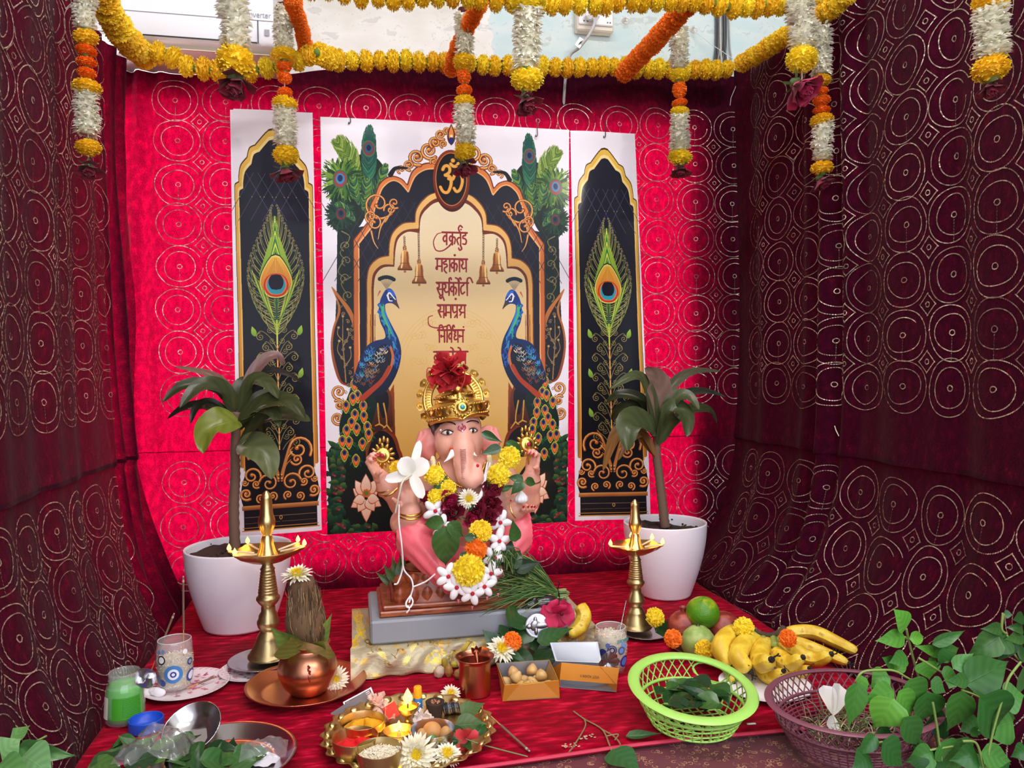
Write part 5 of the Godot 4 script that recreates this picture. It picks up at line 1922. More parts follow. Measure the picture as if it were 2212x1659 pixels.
	for q in [[V(.0522,.2612,.366), V(.0457,.2737,.37), 0.0165], [V(.0558,.2564,.365), V(.0486,.2692,.37), 0.0172], [V(.0859,.2256,.408), V(.0859,.2374,.41), 0.0165], [V(.0853,.2217,.406), V(.0859,.2374,.41), 0.0175], [V(.2871,.2619,.366), V(.2878,.2746,.37), 0.0155], [V(.2522,.2215,.406), V(.2582,.2241,.41), 0.0155]]:
		g = G.new()
		torus(g, q[0], q[1] - q[0], q[2], 0.0019)
		put("bangle", g, M.gold, t)
	for q in [V(.1249,.3028,.38), V(.2153,.3049,.38)]:
		g = G.new()
		g.lathe([[0, -0.006], [0.003, -0.004], [0.0042, 0], [0.003, 0.004], [0, 0.006]], 12, q)
		g.tube(curve([q, q + Vector3(0.002, -0.014, 0.004), q + Vector3(0.006, -0.028, 0.008), q + Vector3(0.01, -0.04, 0.01)], 5), 0.0045, 10)
		put("earring", g, mat("e8dcae", 0.5), t)
	_seat()

func finger(f: Field, base: Vector3, d: Vector3, n: Vector3, l: float, r: float, curl: float) -> Array:
	# three bones bending towards n; returns the tip, its direction and its back
	var p := base
	var x := d.cross(n).normalized()
	for i in 3:
		var q: Vector3 = p + d * l * [0.42, 0.33, 0.25][i]
		f.bone(p, q, r * [1.0, 0.92, 0.84][i], r * [0.92, 0.84, 0.7][i], 0.0018)
		p = q
		if i < 2:
			d = d.rotated(x, curl).normalized()
			n = n.rotated(x, curl).normalized()
	return [p, d, -n]

func one_hand(t: Node3D, skin: Color, wrist: Vector3, d: Vector3, n: Vector3, sz: float, side: float, curls: Array, thumb_d: Vector3, thumb_curl: float):
	# d: from wrist to knuckles, n: out of the palm, side: +1 when the thumb lies towards d x n
	d = d.normalized()
	var x := d.cross(n).normalized()
	n = x.cross(d).normalized()
	var mid := wrist + d * sz * 0.35
	var f := Field.new(mid - Vector3.ONE * sz * 0.95, mid + Vector3.ONE * sz * 0.95, 0.0013)
	f.bone(wrist - d * sz * 0.12, wrist + d * sz * 0.1, sz * 0.2, sz * 0.2, 0.004)
	f.egg(wrist + d * sz * 0.27, Vector3(sz * 0.235, sz * 0.3, sz * 0.12), 0.004, 0, Basis(x, d, x.cross(d)))
	var tips := []
	var len_ := [0.4, 0.46, 0.43, 0.34]
	for i in 4:
		var o := side * (0.17 - i * 0.113)
		var b := wrist + d * sz * (0.5 - 0.03 * absf(i - 1.2)) + x * sz * o
		f.bone(wrist + d * sz * 0.2 + x * sz * o * 0.7, b, sz * 0.075, sz * 0.068, 0.003)
		tips.append(finger(f, b, (d + x * o * 0.35).normalized(), n, sz * len_[i], sz * 0.064, curls[i]))
	var tb := wrist + d * sz * 0.12 + x * side * sz * 0.19
	var td := (d * thumb_d.x + x * side * thumb_d.y + n * thumb_d.z).normalized()
	f.bone(wrist + d * sz * 0.06 + x * side * sz * 0.1, tb, sz * 0.1, sz * 0.085, 0.003)
	tips.append(finger(f, tb, td, n, sz * 0.42, sz * 0.075, thumb_curl))
	put("hand", f.mesh([skin]), M.skin, t)
	for q in tips:
		var g := G.new()
		g.tint = lin("c01a28")
		var b := Basis(q[1].cross(q[2]).normalized(), q[1], q[2])
		g.ball(q[0] + q[2] * sz * 0.042 + q[1] * sz * 0.012, Vector3(sz * 0.036, sz * 0.05, sz * 0.016), 10, 8, b)
		put("nail", g, M.skin, t)

func _hands(t: Node3D, skin: Color):
	# closed round the attributes above, one raised in blessing, one holding the sweet
	one_hand(t, skin, V(.0457,.2723,.37), Vector3(-0.45, 0.85, 0.1), Vector3(0.75, 0.35, 0.6), 0.06, -1, [1.15, 1.15, 1.1, 1.05], Vector3(0.8, 0.5, 0.7), 0.4)
	one_hand(t, skin, V(.0859,.2285,.408), Vector3(-0.12, 1, -0.08), Vector3(0.05, 0.08, 1), 0.054, -1, [0.1, 0.08, 0.1, 0.14], Vector3(0.85, 0.75, 0.25), 0.15)
	one_hand(t, skin, V(.2878,.2701,.37), Vector3(0.1, 1, 0.1), Vector3(-0.75, 0.1, 0.65), 0.056, 1, [1.15, 1.15, 1.1, 1.05], Vector3(0.8, 0.5, 0.7), 0.4)
	one_hand(t, skin, V(.2653,.221,.398), Vector3(0.06, 0.05, 1), Vector3(0, 1, -0.05), 0.05, 1, [0.55, 0.5, 0.5, 0.55], Vector3(0.5, 0.9, 0.5), 0.5)
	# gold attributes with a red stone
	for q in [[V(.0462,.3106,.372), Vector3(-0.1, 0.1, 1), 0.016, Vector3(0.1, 1, 0)], [V(.2809,.3208,.372), Vector3(0.15, 0.1, 1), 0.0165, Vector3(-0.1, 1, 0)]]:
		var g := G.new()
		var b := toward(q[1])
		var r: float = q[2]
		for i in 13:
			var a := i * TAU / 13
			var d := Vector3(cos(a), 0, sin(a))
			g.ball(q[0] + b * (d * r * 0.95), Vector3(r * 0.34, 0.003, r * 0.17), 8, 6, b * Basis(UP, -a))
		g.lathe([[0, -0.003], [r * 0.8, -0.003], [r * 0.8, 0.002], [r * 0.62, 0.0045], [r * 0.5, 0.002], [r * 0.34, 0.006], [0, 0.006]], 24, q[0], b)
		g.tube([q[0] + b * Vector3(0, 0, 0), q[0] - q[3] * 0.05], 0.0028, 8)
		for i in 3:
			g.ball(q[0] + q[3] * (r * 1.25 + 0.003) + Vector3((i - 1) * 0.006, 0.003 - absf(i - 1) * 0.003, 0), Vector3(0.0028, 0.005, 0.0025), 8, 6)
		put("gold_attribute", g, M.gold, t)
		g = G.new()
		g.tint = lin("b01c4a")
		g.ball(q[0] + b * Vector3(0, 0.006, 0), Vector3(0.0035, 0.0035, 0.0035), 10, 8)
		put("red_stone", g, M.skin, t)

func _crown(t: Node3D):
	var c := Node3D.new()
	c.name = "crown"
	t.add_child(c, true)
	var at: Vector3 = V(.1682,.3693,.362)
	var b := Basis(Vector3.BACK, 0.13) * Basis(Vector3.RIGHT, -0.08)
	var g := G.new()
	g.lathe([[0.046, -0.006], [0.0495, -0.004], [0.0505, 0.001], [0.048, 0.004], [0.047, 0.012], [0.048, 0.016], [0.044, 0.02], [0.034, 0.024], [0.032, 0.03], [0.034, 0.033], [0.031, 0.037], [0.024, 0.04], [0.023, 0.047], [0.026, 0.05], [0.024, 0.054], [0.018, 0.057], [0.016, 0.062], [0.011, 0.066], [0.004, 0.07], [0, 0.074]], 48, at, b, func(a, _h): return 1.0 + 0.006 * sin(a * 24))
	put("cap", g, M.gold, c)
	g = G.new()
	for row in [[0.0502, 0.0, 0.0018, 60], [0.0475, 0.016, 0.0019, 54], [0.034, 0.033, 0.0017, 40], [0.0262, 0.05, 0.0016, 30]]:
		for i in row[3]:
			var a: float = i * TAU / row[3]
			g.ball(at + b * Vector3(cos(a) * row[0], row[1], sin(a) * row[0]), Vector3.ONE * row[2], 6, 5)
	for i in 16:
		var a := i * TAU / 16
		g.blade(at + b * Vector3(cos(a) * 0.0478, 0.004, sin(a) * 0.0478), b * UP, b * Vector3(cos(a), 0, sin(a)), 0.014, 0.009, {"nl": 5, "nw": 2, "cup": 0.5, "curl": 0.6})
	put("beading", g, M.gold, c)
	# pointed front edge
	g = G.new()
	for s in [-1.0, 1.0]:
		g.tube(curve([at + b * Vector3(s * 0.047, -0.006, 0.014), at + b * Vector3(s * 0.03, -0.002, 0.0405), at + b * Vector3(s * 0.012, -0.001, 0.0495), at + b * Vector3(0, -0.0065, 0.0515)], 6), 0.0022, 8)
	put("rim", g, M.gold, c)
	g = G.new()
	var fr := at + b * Vector3(0.002, 0.012, 0.049)
	var fb := toward(b * Vector3(0.08, 0.1, 1))
	g.lathe([[0, 0], [0.013, 0], [0.014, 0.002], [0.012, 0.004], [0.0095, 0.003], [0.008, 0.006], [0.005, 0.0065], [0, 0.0065]], 28, fr, fb)
	for i in 16:
		var a := i * TAU / 16
		g.ball(fr + fb * Vector3(cos(a) * 0.0135, 0.003, sin(a) * 0.0135), Vector3.ONE * 0.0022, 6, 5)
	g.blade(fr + fb * Vector3(0, 0.002, 0) + b * UP * 0.01, b * UP, b * Vector3.BACK, 0.016, 0.013, {"nl": 6, "nw": 4, "cup": 0.4, "curl": -0.3})
	put("front_boss", g, M.gold, c)
	g = G.new()
	g.tint = lin("1f9aa8")
	g.ball(fr + fb * Vector3(0, 0.006, 0), Vector3(0.0042, 0.003, 0.0042), 12, 8, fb)
	put("teal_stone", g, vmat(0.08, {"clearcoat_enabled": true, "clearcoat": 1.0}), c)
	# the round plate behind, with lobes and ribs
	g = G.new()
	var h := at + b * Vector3(-0.001, 0.028, -0.018)
	var hb := toward(b * Vector3(0, 0.05, 1))
	g.lathe([[0.035, -0.002], [0.035, 0.002], [0.0375, 0.004], [0.04, 0.002], [0.046, 0.003], [0.0485, 0.005], [0.0505, 0.003], [0.0505, -0.003], [0.035, -0.003]], 64, h, hb)
	for i in 60:
		var a := i * TAU / 60
		var d := Vector3(cos(a), 0, sin(a))
		g.tube([h + hb * (d * 0.0385 + UP * 0.0025), h + hb * (d * 0.047 + UP * 0.0035)], 0.0012, 5, false)
	for i in 18:
		var a := i * TAU / 18
		var d := Vector3(cos(a), 0, sin(a))
		g.blade(h + hb * (d * 0.0475), hb * d, hb * UP, 0.0145, 0.0185, {"nl": 6, "nw": 4, "cup": 0.3, "curl": 0.3, "tip": 0.7})
		g.ball(h + hb * (d * 0.0545 + UP * 0.0025), Vector3(0.0026, 0.002, 0.0026), 8, 6, hb)
	put("halo", g, M.gold, c)

func _seat():
	# carved wooden seat, grey slab and the wrapped board below it
	var wood := mat("9a4a26", 0.3, 0.0, {"clearcoat_enabled": true, "clearcoat": 0.4})
	wood.albedo_texture = noise_tex(256, 0.03, [[0.3, 0.7], ["b8a090", "ffffff"]], {"seed": 6})
	wood.uv1_triplanar = true
	wood.uv1_scale = Vector3(4, 14, 14)
	var t := thing("wooden_seat", "carved glossy brown wooden seat under the deity statue", "pedestal", "", Vector3(0.172, 0.0752, 0.372))
	var g := G.new()
	g.box(Vector3(0, 0.0045, 0), Vector3(0.272, 0.009, 0.144), 0.002)
	g.box(Vector3(0, 0.0125, 0), Vector3(0.262, 0.007, 0.136), 0.002)
	put("plinth", g, wood, t)
	g = G.new()
	g.grid(40, 8, func(s, q):
		var a: float = s * TAU
		var e := Vector2(cos(a), sin(a))
		var k := pow(pow(absf(e.x), 4) + pow(absf(e.y), 4), -0.25)
		var r := lerpf(1.0, 0.8, sin(q * PI / 2))
		return Vector3(e.x * k * 0.122 * r, 0.016 + q * 0.042, e.y * k * 0.06 * r), null, true)
	g.ball(Vector3(0, 0.056, 0), Vector3(0.1, 0.008, 0.05), 24, 8)
	put("block", g, wood, t)
	for i in 22:
		var x := lerpf(-0.105, 0.105, (i % 11) / 10.0)
		var up := i >= 11
		var z := 0.0605 if not up else 0.052
		g = G.new()
		g.blade(Vector3(x, 0.04 if not up else 0.058, z - 0.004), Vector3(0, -1, 0.35), Vector3(0, 0.35, 1), 0.026 if not up else 0.018, 0.023, {"nl": 7, "nw": 4, "cup": -0.5, "curl": -0.5, "tip": 0.5})
		put("carved_petal", g, wood, t)
	for s in [-1.0, 1.0]:
		for i in 5:
			g = G.new()
			g.blade(Vector3(s * 0.116, 0.04, lerpf(-0.045, 0.045, i / 4.0)), Vector3(0.35 * s, -1, 0), Vector3(s, 0.35, 0), 0.026, 0.021, {"nl": 7, "nw": 4, "cup": -0.5, "curl": -0.5, "tip": 0.5})
			put("carved_petal", g, wood, t)
	t = thing("grey_slab", "grey painted slab under the carved wooden seat", "slab", "", Vector3(0.178, 0.0402, 0.374))
	g = G.new()
	g.box(Vector3(0, 0.0174, 0), Vector3(0.312, 0.0346, 0.164), 0.003)
	put("block", g, mat("8c929a", 0.6), t)
	t = thing("wrapped_board", "thick board wrapped in pale gold floral foil paper under the grey slab", "board", "", Vector3(0.183, 0, 0.362))
	g = G.new()
	# the paper sags and creases along the front edge
	g.grid(90, 30, func(s, q):
		var x := lerpf(-0.188, 0.188, s)
		var prof: Array = [[-0.1, 0.001], [-0.102, 0.037], [-0.095, 0.0398], [0.085, 0.0398], [0.098, 0.034], [0.106, 0.018], [0.109, 0.004], [0.107, 0.0005]]
		var k: float = q * 6.99
		var a: Array = prof[int(k)]
		var c: Array = prof[int(k) + 1]
		var z := lerpf(a[0], c[0], k - int(k))
		var y := lerpf(a[1], c[1], k - int(k))
		if z > 0.08:
			var e := smoothstep(0.08, 0.1, z)
			z += e * (0.004 * sin(x * 60 + y * 90) + 0.003 * sin(x * 151 - y * 160) - (x + 0.02) * 0.09)
			y = maxf(0.0004, y + e * 0.0015 * sin(x * 97 + z * 40))
		return Vector3(x * (1.0 if z < 0.09 else 1.012), y, z))
	for i in g.v.size():
		g.uv[i] = Vector2(g.v[i].x * 5, g.uv[i].y * 1.25)
	var foil := mat("ffffff", 0.42, 0.15, {"albedo_texture": foil_tex(), "normal_enabled": true, "normal_texture": noise_tex(256, 0.02, null, {"seed": 41, "bump": 6.0}), "normal_scale": 0.6})
	put("wrapping_paper", g, foil, t)
	g = G.new()
	for s in [-1.0, 1.0]:
		g.face(Vector3(s * 0.188, 0.0005, -0.1), Vector3(s * 0.188, 0.0005, 0.1), Vector3(s * 0.188, 0.0395, 0.086), Vector3(s * 0.188, 0.0395, -0.1))
	put("folded_end", g, foil, t)

func foil_tex() -> ImageTexture:
	var cv := Canvas.new(1024, 512, Color("b5ab8c"))
	var r := RandomNumberGenerator.new()
	r.seed = 17
	for i in 74:
		var p := Vector2(r.randf_range(0, 1024), r.randf_range(0, 512))
		var c := Color(["d8a818", "f2d232", "8a6a1c", "c89420", "f6e060"][i % 5])
		var turn := r.randf_range(0, TAU)
		if i % 2 == 0:
			for k in 9:
				var a := turn + (k - 4) * 0.34
				cv.leaf(p, p + Vector2.from_angle(a) * 46, 13, c)
				cv.leaf(p + Vector2.from_angle(a) * 10, p + Vector2.from_angle(a) * 38, 6, Color("c4ba9c"))
		else:
			var pts := []
			for k in 7:
				pts.append(p + Vector2.from_angle(turn) * k * 17 + Vector2.from_angle(turn + PI / 2) * 20 * sin(k * 1.1))
			cv.line(pts, 2.4, 1.4, c)
			for k in [1, 3, 5]:
				cv.leaf(pts[k], pts[k] + Vector2.from_angle(turn + (1.2 if k % 4 == 1 else -1.2)) * 30, 13, c)
	return cv.tex()

# ---------------------------------------------------------------- offerings laid on the idol

func tri_leaf(called: String, label: String, joint: Vector3, tips: Array, hex: String, group := "", up := Vector3(0, 0.3, 1)):
	# a leaf of three blades on thin stalks
	var t := thing(called, label, "leaf", group)
	for q in tips:
		var d: Vector3 = q - joint
		leaf_at(t, "blade", joint + d * 0.06, d, up + rv() * 0.15, d.length() * 0.96, R.randi() % 2, hex, 1.0)
	return t

func _idol_dressing():
	var sel := R
	# heads of yellow and orange marigold
	var heads := [
		[V(.241,.3058,.418), 28, "bright", "yellow marigold on the statue's shoulder beside the fist on the right, uppermost there"], [V(.2236,.2793,.422), 29, "bright", "yellow marigold on the statue's chest right of the trunk tip"],
		[V(.123,.2825,.416), 25, "bright", "yellow marigold left of the statue's trunk, behind the white lily's petal"], [V(.0682,.2927,.412), 21, "yellow", "yellow marigold half hidden left of the white lily"],
		[V(.1435,.2624,.422), 20, "bright", "small yellow marigold on the statue's chest left of the trunk tip"], [V(.1246,.2493,.424), 21, "bright", "yellow marigold between the raised palm and the dark roses"],
		[V(.187,.2004,.46), 27, "yellow", "yellow marigold on the belly, topmost of the three hanging heads"], [V(.1783,.1762,.468), 26, "orange", "orange marigold between two yellow heads on the statue's lap"],
		[V(.1659,.1475,.478), 37, "bright", "largest yellow marigold, above the cotton star at the statue's feet"]]
	for h in heads:
		place_flower("marigold", marigold(h[2] + "2"), h[3], "flower", h[0], Vector3(rr(-0.3, 0.3), rr(-0.1, 0.5), 1), .0007 * h[1] * Vector3(1, 0.72, 1), "marigolds on the statue", rr(0, 6))
	# roses down the front
	var i := 0
	for q in [[V(.2124,.2609,.422), 25, "right of the trunk tip, uppermost"], [V(.2081,.2367,.432), 27, "right of the white chrysanthemum"], [V(.1411,.2428,.428), 23, "left of the white chrysanthemum"], [V(.1484,.2268,.436), 25, "below and left of the white chrysanthemum"], [V(.1074,.2477,.418), 16, "beside the raised palm"], [V(.1849,.2264,.44), 22, "below the white chrysanthemum"], [V(.2028,.2191,.444), 20, "below the right-hand rose of the chest"], [V(.1738,.2153,.446), 18, "just above the topmost hanging marigold"]]:
		place_flower("rose", rose(1 if i in [2, 4, 7] else 0), "dark red rose on the statue's chest, " + q[2], "flower", q[0], Vector3(rr(-0.5, 0.5), rr(-0.2, 0.4), 1), .0007 * q[1] * 1.1, "roses on the statue", rr(0, 6))
		i += 1
	place_flower("chrysanthemum", chrysanthemum(0), "white chrysanthemum with a yellow heart at the middle of the statue's chest", "flower", V(.1708,.2492,.45), Vector3(0, 0.15, 1), .0162)
	# red hibiscus on the crown
	var t := thing("hibiscus", "red crumpled hibiscus flower on top of the gold crown", "flower", "", V(.1485,.4437,.39))
	var g := G.new()
	for k in 30:
		var d := Vector3(rr(-1, 1), rr(-0.85, 0.8), rr(-0.1, 1)).normalized()
		g.blade(d * 0.002 + rv() * 0.006, d, rv(), rr(0.024, 0.037), rr(0.018, 0.03), {"nl": 6, "nw": 5, "tip": 0.9, "curl": rr(-1.6, 1.2), "cup": rr(-0.6, 0.8), "ruff": 0.16, "ph": rr(0, 6), "c0": lin("8c0c14"), "c1": lin("c8202c")})
	put("petals", g, M.petal, t)
	g = G.new()
	g.tint = lin("c83034")
	g.tube(curve([Vector3(0.005, 0.0, 0.02), Vector3(0.02, 0.004, 0.03), Vector3(0.023, -0.014, 0.032), Vector3(0.014, -0.034, 0.034)], 6), 0.0011, 6)
	g.tube(curve([Vector3(-0.02, 0.0, 0.02), Vector3(-0.032, 0.004, 0.02), Vector3(-0.034, -0.012, 0.022), Vector3(-0.026, -0.022, 0.022)], 6), 0.0009, 6)
	put("stamens", g, M.petal, t)
	# white lily over the raised hand
	t = thing("lily", "white lily with long petals over the statue's raised palm", "flower", "", V(.0869,.2876,.434))
	for q in [[V(.0723,.3112,.44), 0.034, 0.2], [V(.1098,.3069,.438), 0.032, 0.2], [V(.0498,.2835,.444), 0.021, 0.5], [V(.1009,.2562,.452), 0.022, 0.4], [V(.1021,.3378,.42), 0.016, 0.4]]:
		g = G.new()
		var d: Vector3 = q[0] - t.position
		g.blade(Vector3.ZERO, d, Vector3(0, 0.2, 1), d.length() * 1.06, q[1], {"nl": 10, "nw": 6, "tip": 0.45, "curl": -q[2], "cup": 0.25, "ruff": 0.03, "c0": lin("e6e8d8"), "c1": lin("faf8f6")})
		put("petal", g, M.petal, t)
	g = G.new()
	g.tint = lin("e8e2cc")
	g.tube(curve([Vector3(0, 0, 0.002), V(.0726,.2792,.45) - t.position, V(.0668,.2588,.45) - t.position, V(.0614,.2314,.442) - t.position], 6), 0.0015, 6)
	put("stalk", g, M.petal, t)
	# leaves of three blades and single leaves
	var gr := "3f6a34"
	var lf := "leaves on the statue"
	tri_leaf("bel_leaf", "three-bladed glossy green leaf on the statue's knee left of the hanging marigolds", V(.1338,.2173,.468), [V(.0955,.2192,.46), V(.1668,.1957,.472), V(.1306,.1449,.48)], "4a7038", lf)
	tri_leaf("bel_leaf", "three-bladed green leaf beside the fist on the right", V(.26,.2713,.438), [V(.2347,.2798,.44), V(.285,.2659,.438), V(.2367,.254,.45)], "3f6436", lf)
	for q in [[V(.1987,.3457,.41), V(.2305,.3282,.42), 0.72, "by the statue's eye on the right, pointing down"], [V(.2275,.3224,.42), V(.1939,.3103,.418), 0.9, "beneath the ear on the right"], [V(.237,.3285,.41), V(.272,.3093,.42), 0.6, "above the uppermost marigold on the right shoulder"], [V(.243,.1797,.45), V(.2352,.2195,.455), 0.9, "standing upright on the knee at the right"], [V(.1221,.2619,.422), V(.1462,.2843,.426), 0.5, "between two yellow marigolds left of the trunk"], [V(.1696,.2582,.43), V(.154,.2389,.438), 0.7, "behind the white chrysanthemum"], [V(.1611,.1952,.468), V(.203,.1881,.472), 0.42, "folded under the topmost hanging marigold"], [V(.1526,.1703,.472), V(.1893,.1566,.476), 0.5, "folded above the largest marigold"], [V(.1692,.2331,.45), V(.1808,.2423,.458), 1.1, "tucked under the white chrysanthemum"], [V(.2248,.2546,.422), V(.2513,.2648,.43), 0.5, "under the marigold right of the trunk"]]:
		var d: Vector3 = q[1] - q[0]
		var o := leaf_at(self, "leaf", q[0], d, Vector3(0, 0.25, 1) + rv() * 0.15, d.length(), R.randi() % 4, ["3f6a34", "48743a", "35592e"][R.randi() % 3], q[2] * 1.25)
		tag(o, "green leaf " + q[3], "leaf", lf)
	var which := ["leftmost and upright", "tall, behind the upright leaf on the knee", "slanting up to the right", "lying far out to the right", "lowest, over the tied grass", "small, in front"]
	for q in [[V(.2184,.1396,.44), V(.2087,.1756,.448)], [V(.2256,.1411,.448), V(.2373,.1814,.45)], [V(.232,.1417,.452), V(.2531,.1677,.45)], [V(.2396,.1386,.45), V(.2786,.1437,.446)], [V(.2396,.1386,.45), V(.2672,.1282,.45)], [V(.2287,.1445,.454), V(.2401,.167,.456)]]:
		var d: Vector3 = q[1] - q[0]
		tag(leaf_at(self, "leaf", q[0], d, Vector3(0, 0.25, 1) + rv() * 0.3, d.length() * 1.1, R.randi() % 4, ["243d22", "2c4828", "35562e"][R.randi() % 3], 1.25), "dark green leaf above the grass bunch, " + which.pop_front(), "leaf", "dark leaves above the grass bunch")
	for k in 5:
		var a: Vector3 = [V(.0738,.1042,.37), V(.0701,.107,.36), V(.0651,.1078,.37), V(.0762,.1155,.38), V(.0612,.1024,.36)][k]
		var e: Vector3 = [V(.0706,.1479,.36), V(.0593,.1418,.35), V(.0455,.1332,.36), V(.0773,.1454,.37), V(.0351,.1205,.36)][k]
		tag(leaf_at(self, "leaf", a, e - a, Vector3(-0.4, 0.2, 1), (e - a).length() * 1.1, 3, "55703a", 0.55), "green leaf standing behind the statue's knee on the left", "leaf", "leaves behind the statue")
	# cotton garland of five-tuft flowers with red hearts
	t = thing("cotton_garland", "white cotton garland with red dots hanging to the statue's feet", "garland")
	var cotton := mat("f4f1f2", 0.95, 0.0, {"rim_enabled": true, "rim": 0.6})
	var oval := G.new()
	oval.grid(12, 8, func(s, q):
		var a: float = s * TAU
		return Vector3(cos(a) * sin(q * PI) * 0.62, cos(q * PI), sin(a) * sin(q * PI) * 0.5) * (1 + 0.05 * sin(a * 5 + q * 9)), null, true)
	var om := oval.mesh()
	var k1: float = .0007
	var red := mat("c01a34", 0.8)
	for c in [[V(.1359,.1392,.47), 0.3], [V(.1476,.123,.474), 0.9], [V(.1703,.1135,.478), 0.31], [V(.1895,.1209,.472), 0.6], [V(.1222,.2298,.43), 0.2], [V(.1315,.2075,.445), 0.5], [V(.2217,.2079,.435), 0.2], [V(.218,.1815,.445), 0.5], [V(.2092,.158,.452), 0.1], [V(.2017,.1365,.46), 0.4]]:
		for k in 5:
			var a: float = c[1] + k * TAU / 5 - PI / 2
			var d := Vector3(cos(a), sin(a), -0.1)
			put("cotton_tuft", om, cotton, t, Transform3D(toward(d, 0) * Basis.from_scale(Vector3.ONE * k1 * 13.5 * rr(0.92, 1.06)), c[0] + d * k1 * 14.5))
		g = G.new()
		g.ball(c[0] + Vector3(0, 0, 0.004), Vector3(1, 1, 0.5) * k1 * 4.6, 10, 6)
		put("red_dot", g, red, t)
	for q in [V(.1701,.0922,.478), V(.1495,.1034,.478), V(.1925,.1044,.478), V(.2105,.1069,.472)]:
		g = G.new()
		g.tube([q + Vector3(0, 0.002, 0), q - Vector3(0, 0.0035, 0)], [0.0022, 0.0005], 6)
		put("pink_tip", g, mat("d8707c", 0.8), t)
	# sacred threads
	t = thing("white_thread", "white cotton thread with knotted ends hanging over the statue's knee on the left", "thread")
	for l in [[V(.0675,.2425,.435),V(.0665,.2165,.445),V(.0698,.1827,.45),V(.0713,.149,.44),V(.0641,.1265,.44),V(.0583,.1254,.445)], [V(.0698,.1827,.45),V(.0727,.1468,.44),V(.0832,.1321,.445),V(.0854,.1208,.45),V(.0825,.1092,.45),V(.0794,.0982,.452)], [V(.0854,.1208,.45),V(.1043,.1291,.455),V(.1178,.1406,.46)], [V(.0825,.1092,.45),V(.0753,.0999,.452),V(.0752,.0932,.453),V(.0806,.0915,.453),V(.0849,.0992,.452),V(.0817,.1071,.45)], [V(.0765,.0945,.453),V(.0791,.0891,.454),V(.075,.0839,.454)]]:
		g = G.new()
		g.tube(curve(l, 6), 0.0013, 6)
		put("strand", g, cotton, t)
	t = thing("thread_skein", "white thread skein looped on the statue's shoulder on the right", "thread")
	for k in 5:
		g = G.new()
		g.tube(curve([V(.2107,.2967,.405) + rv() * 0.003, V(.2001,.2701,.422) + rv() * 0.003, V(.1926,.25,.43) + rv() * 0.002, V(.1861,.2424,.434) + rv() * 0.003], 6), 0.0013, 6)
		put("strand", g, cotton, t)
	# sweet on the open palm
	t = thing("white_sweet", "white ridged sweet dumpling on the statue's open palm", "sweet", "", V(.2564,.2359,.432))
	g = G.new()
	g.lathe([[0, 0], [0.007, 0], [0.0105, 0.004], [0.01, 0.009], [0.006, 0.014], [0.002, 0.018], [0, 0.0195]], 36, Vector3.ZERO, Basis(), func(a, h): return 1.0 + 0.07 * sin(a * 9 + h * 2))
	put("dumpling", g, mat("eceaea", 0.6), t)
	# bunch of sacred grass, tied at its right end
	t = thing("grass_bunch", "bunch of green grass tied at one end, on the right of the wooden seat", "grass bunch")
	g = G.new()
	var tie: Vector3 = V(.3164,.086,.422)
	for k in 260:
		var q := R.randf()
		var end: Vector3 = V(.2074,.1658,.41).lerp(V(.2138,.07,.448), q) + Vector3(rr(-0.03, 0.045), rr(-0.008, 0.008), rr(-0.02, 0.012))
		var a := tie + Vector3(0, rr(-0.006, 0.006), rr(-0.006, 0.006))
		var mid := a.lerp(end, rr(0.45, 0.6)) + Vector3(0, rr(0.002, 0.02), rr(0, 0.012))
		g.tint = lin(["4f6e34", "6a8644", "3b5a2c", "87984e", "567a3c"][k % 5])
		g.tube(curve([a, mid, end], 4), [0.001, 0.001, 0.0011, 0.0011, 0.001, 0.0009, 0.0007, 0.0005, 0.0003], 4, false)
	for k in 60:
		g.tint = lin(["8a9a5c", "6a8048", "a0a868"][k % 3])
		var a := tie + Vector3(rr(-0.01, 0), rr(-0.006, 0.006), rr(-0.006, 0.006))
		g.tube([a, a + Vector3(rr(0.012, 0.02), rr(-0.003, 0.003), rr(-0.002, 0.004))], 0.0011, 5)
	stuff(put("grass_blades", g, M.stem, t))
	g = G.new()
	torus(g, tie, Vector3(1, 0.1, 0), 0.0085, 0.0012, 20)
	g.tube(curve([tie + Vector3(0, 0.009, 0), tie + Vector3(0.002, 0.018, 0.003), tie + Vector3(-0.004, 0.022, 0.004)], 4), 0.0009, 5)
	put("tie", g, M.dark, t)
	g = G.new()
	for k in 40:
		g.tint = lin(["4f6e34", "6a8644", "3b5a2c"][k % 3])
		var p: Vector3 = V(.2094,.1497,.45) + Vector3(rr(-0.016, 0.03), rr(-0.012, 0.012), rr(-0.01, 0.012))
		g.tube(curve([p, p + Vector3(rr(-0.006, 0.006), 0.012, 0.004), p + Vector3(rr(-0.012, 0.012), rr(-0.012, 0.01), 0.01)], 4), 0.0008, 4, false)
	stuff(put("curled_blades", g, M.stem, t))
	for k in 6:
		g = G.new()
		g.tint = lin("5d7a40")
		var p: Vector3 = V(.2239,.0733,.452) + Vector3(k * 0.012, rr(-0.004, 0.004), 0)
		g.tube(curve([p, p + Vector3(rr(-0.02, 0.01), -0.012, 0.004), p + Vector3(rr(-0.03, 0.03), -0.026, 0.002)], 4), 0.0007, 4)
		put("loose_blade", g, M.stem, t)
	# the small black mouse on the slab
	t = thing("mouse_figure", "small shiny black mouse figure lying on the grey slab by the grass", "figure")
	var m: Vector3 = V(.2838,.0767,.44)
	var f := Field.new(m - Vector3(0.045, 0.02, 0.03), m + Vector3(0.045, 0.028, 0.03), 0.0016)
	f.egg(m + Vector3(0.008, 0, 0), Vector3(0.023, 0.0145, 0.013), 0.005)
	f.egg(m + Vector3(-0.016, 0.002, 0.004), Vector3(0.011, 0.0085, 0.0085), 0.006)
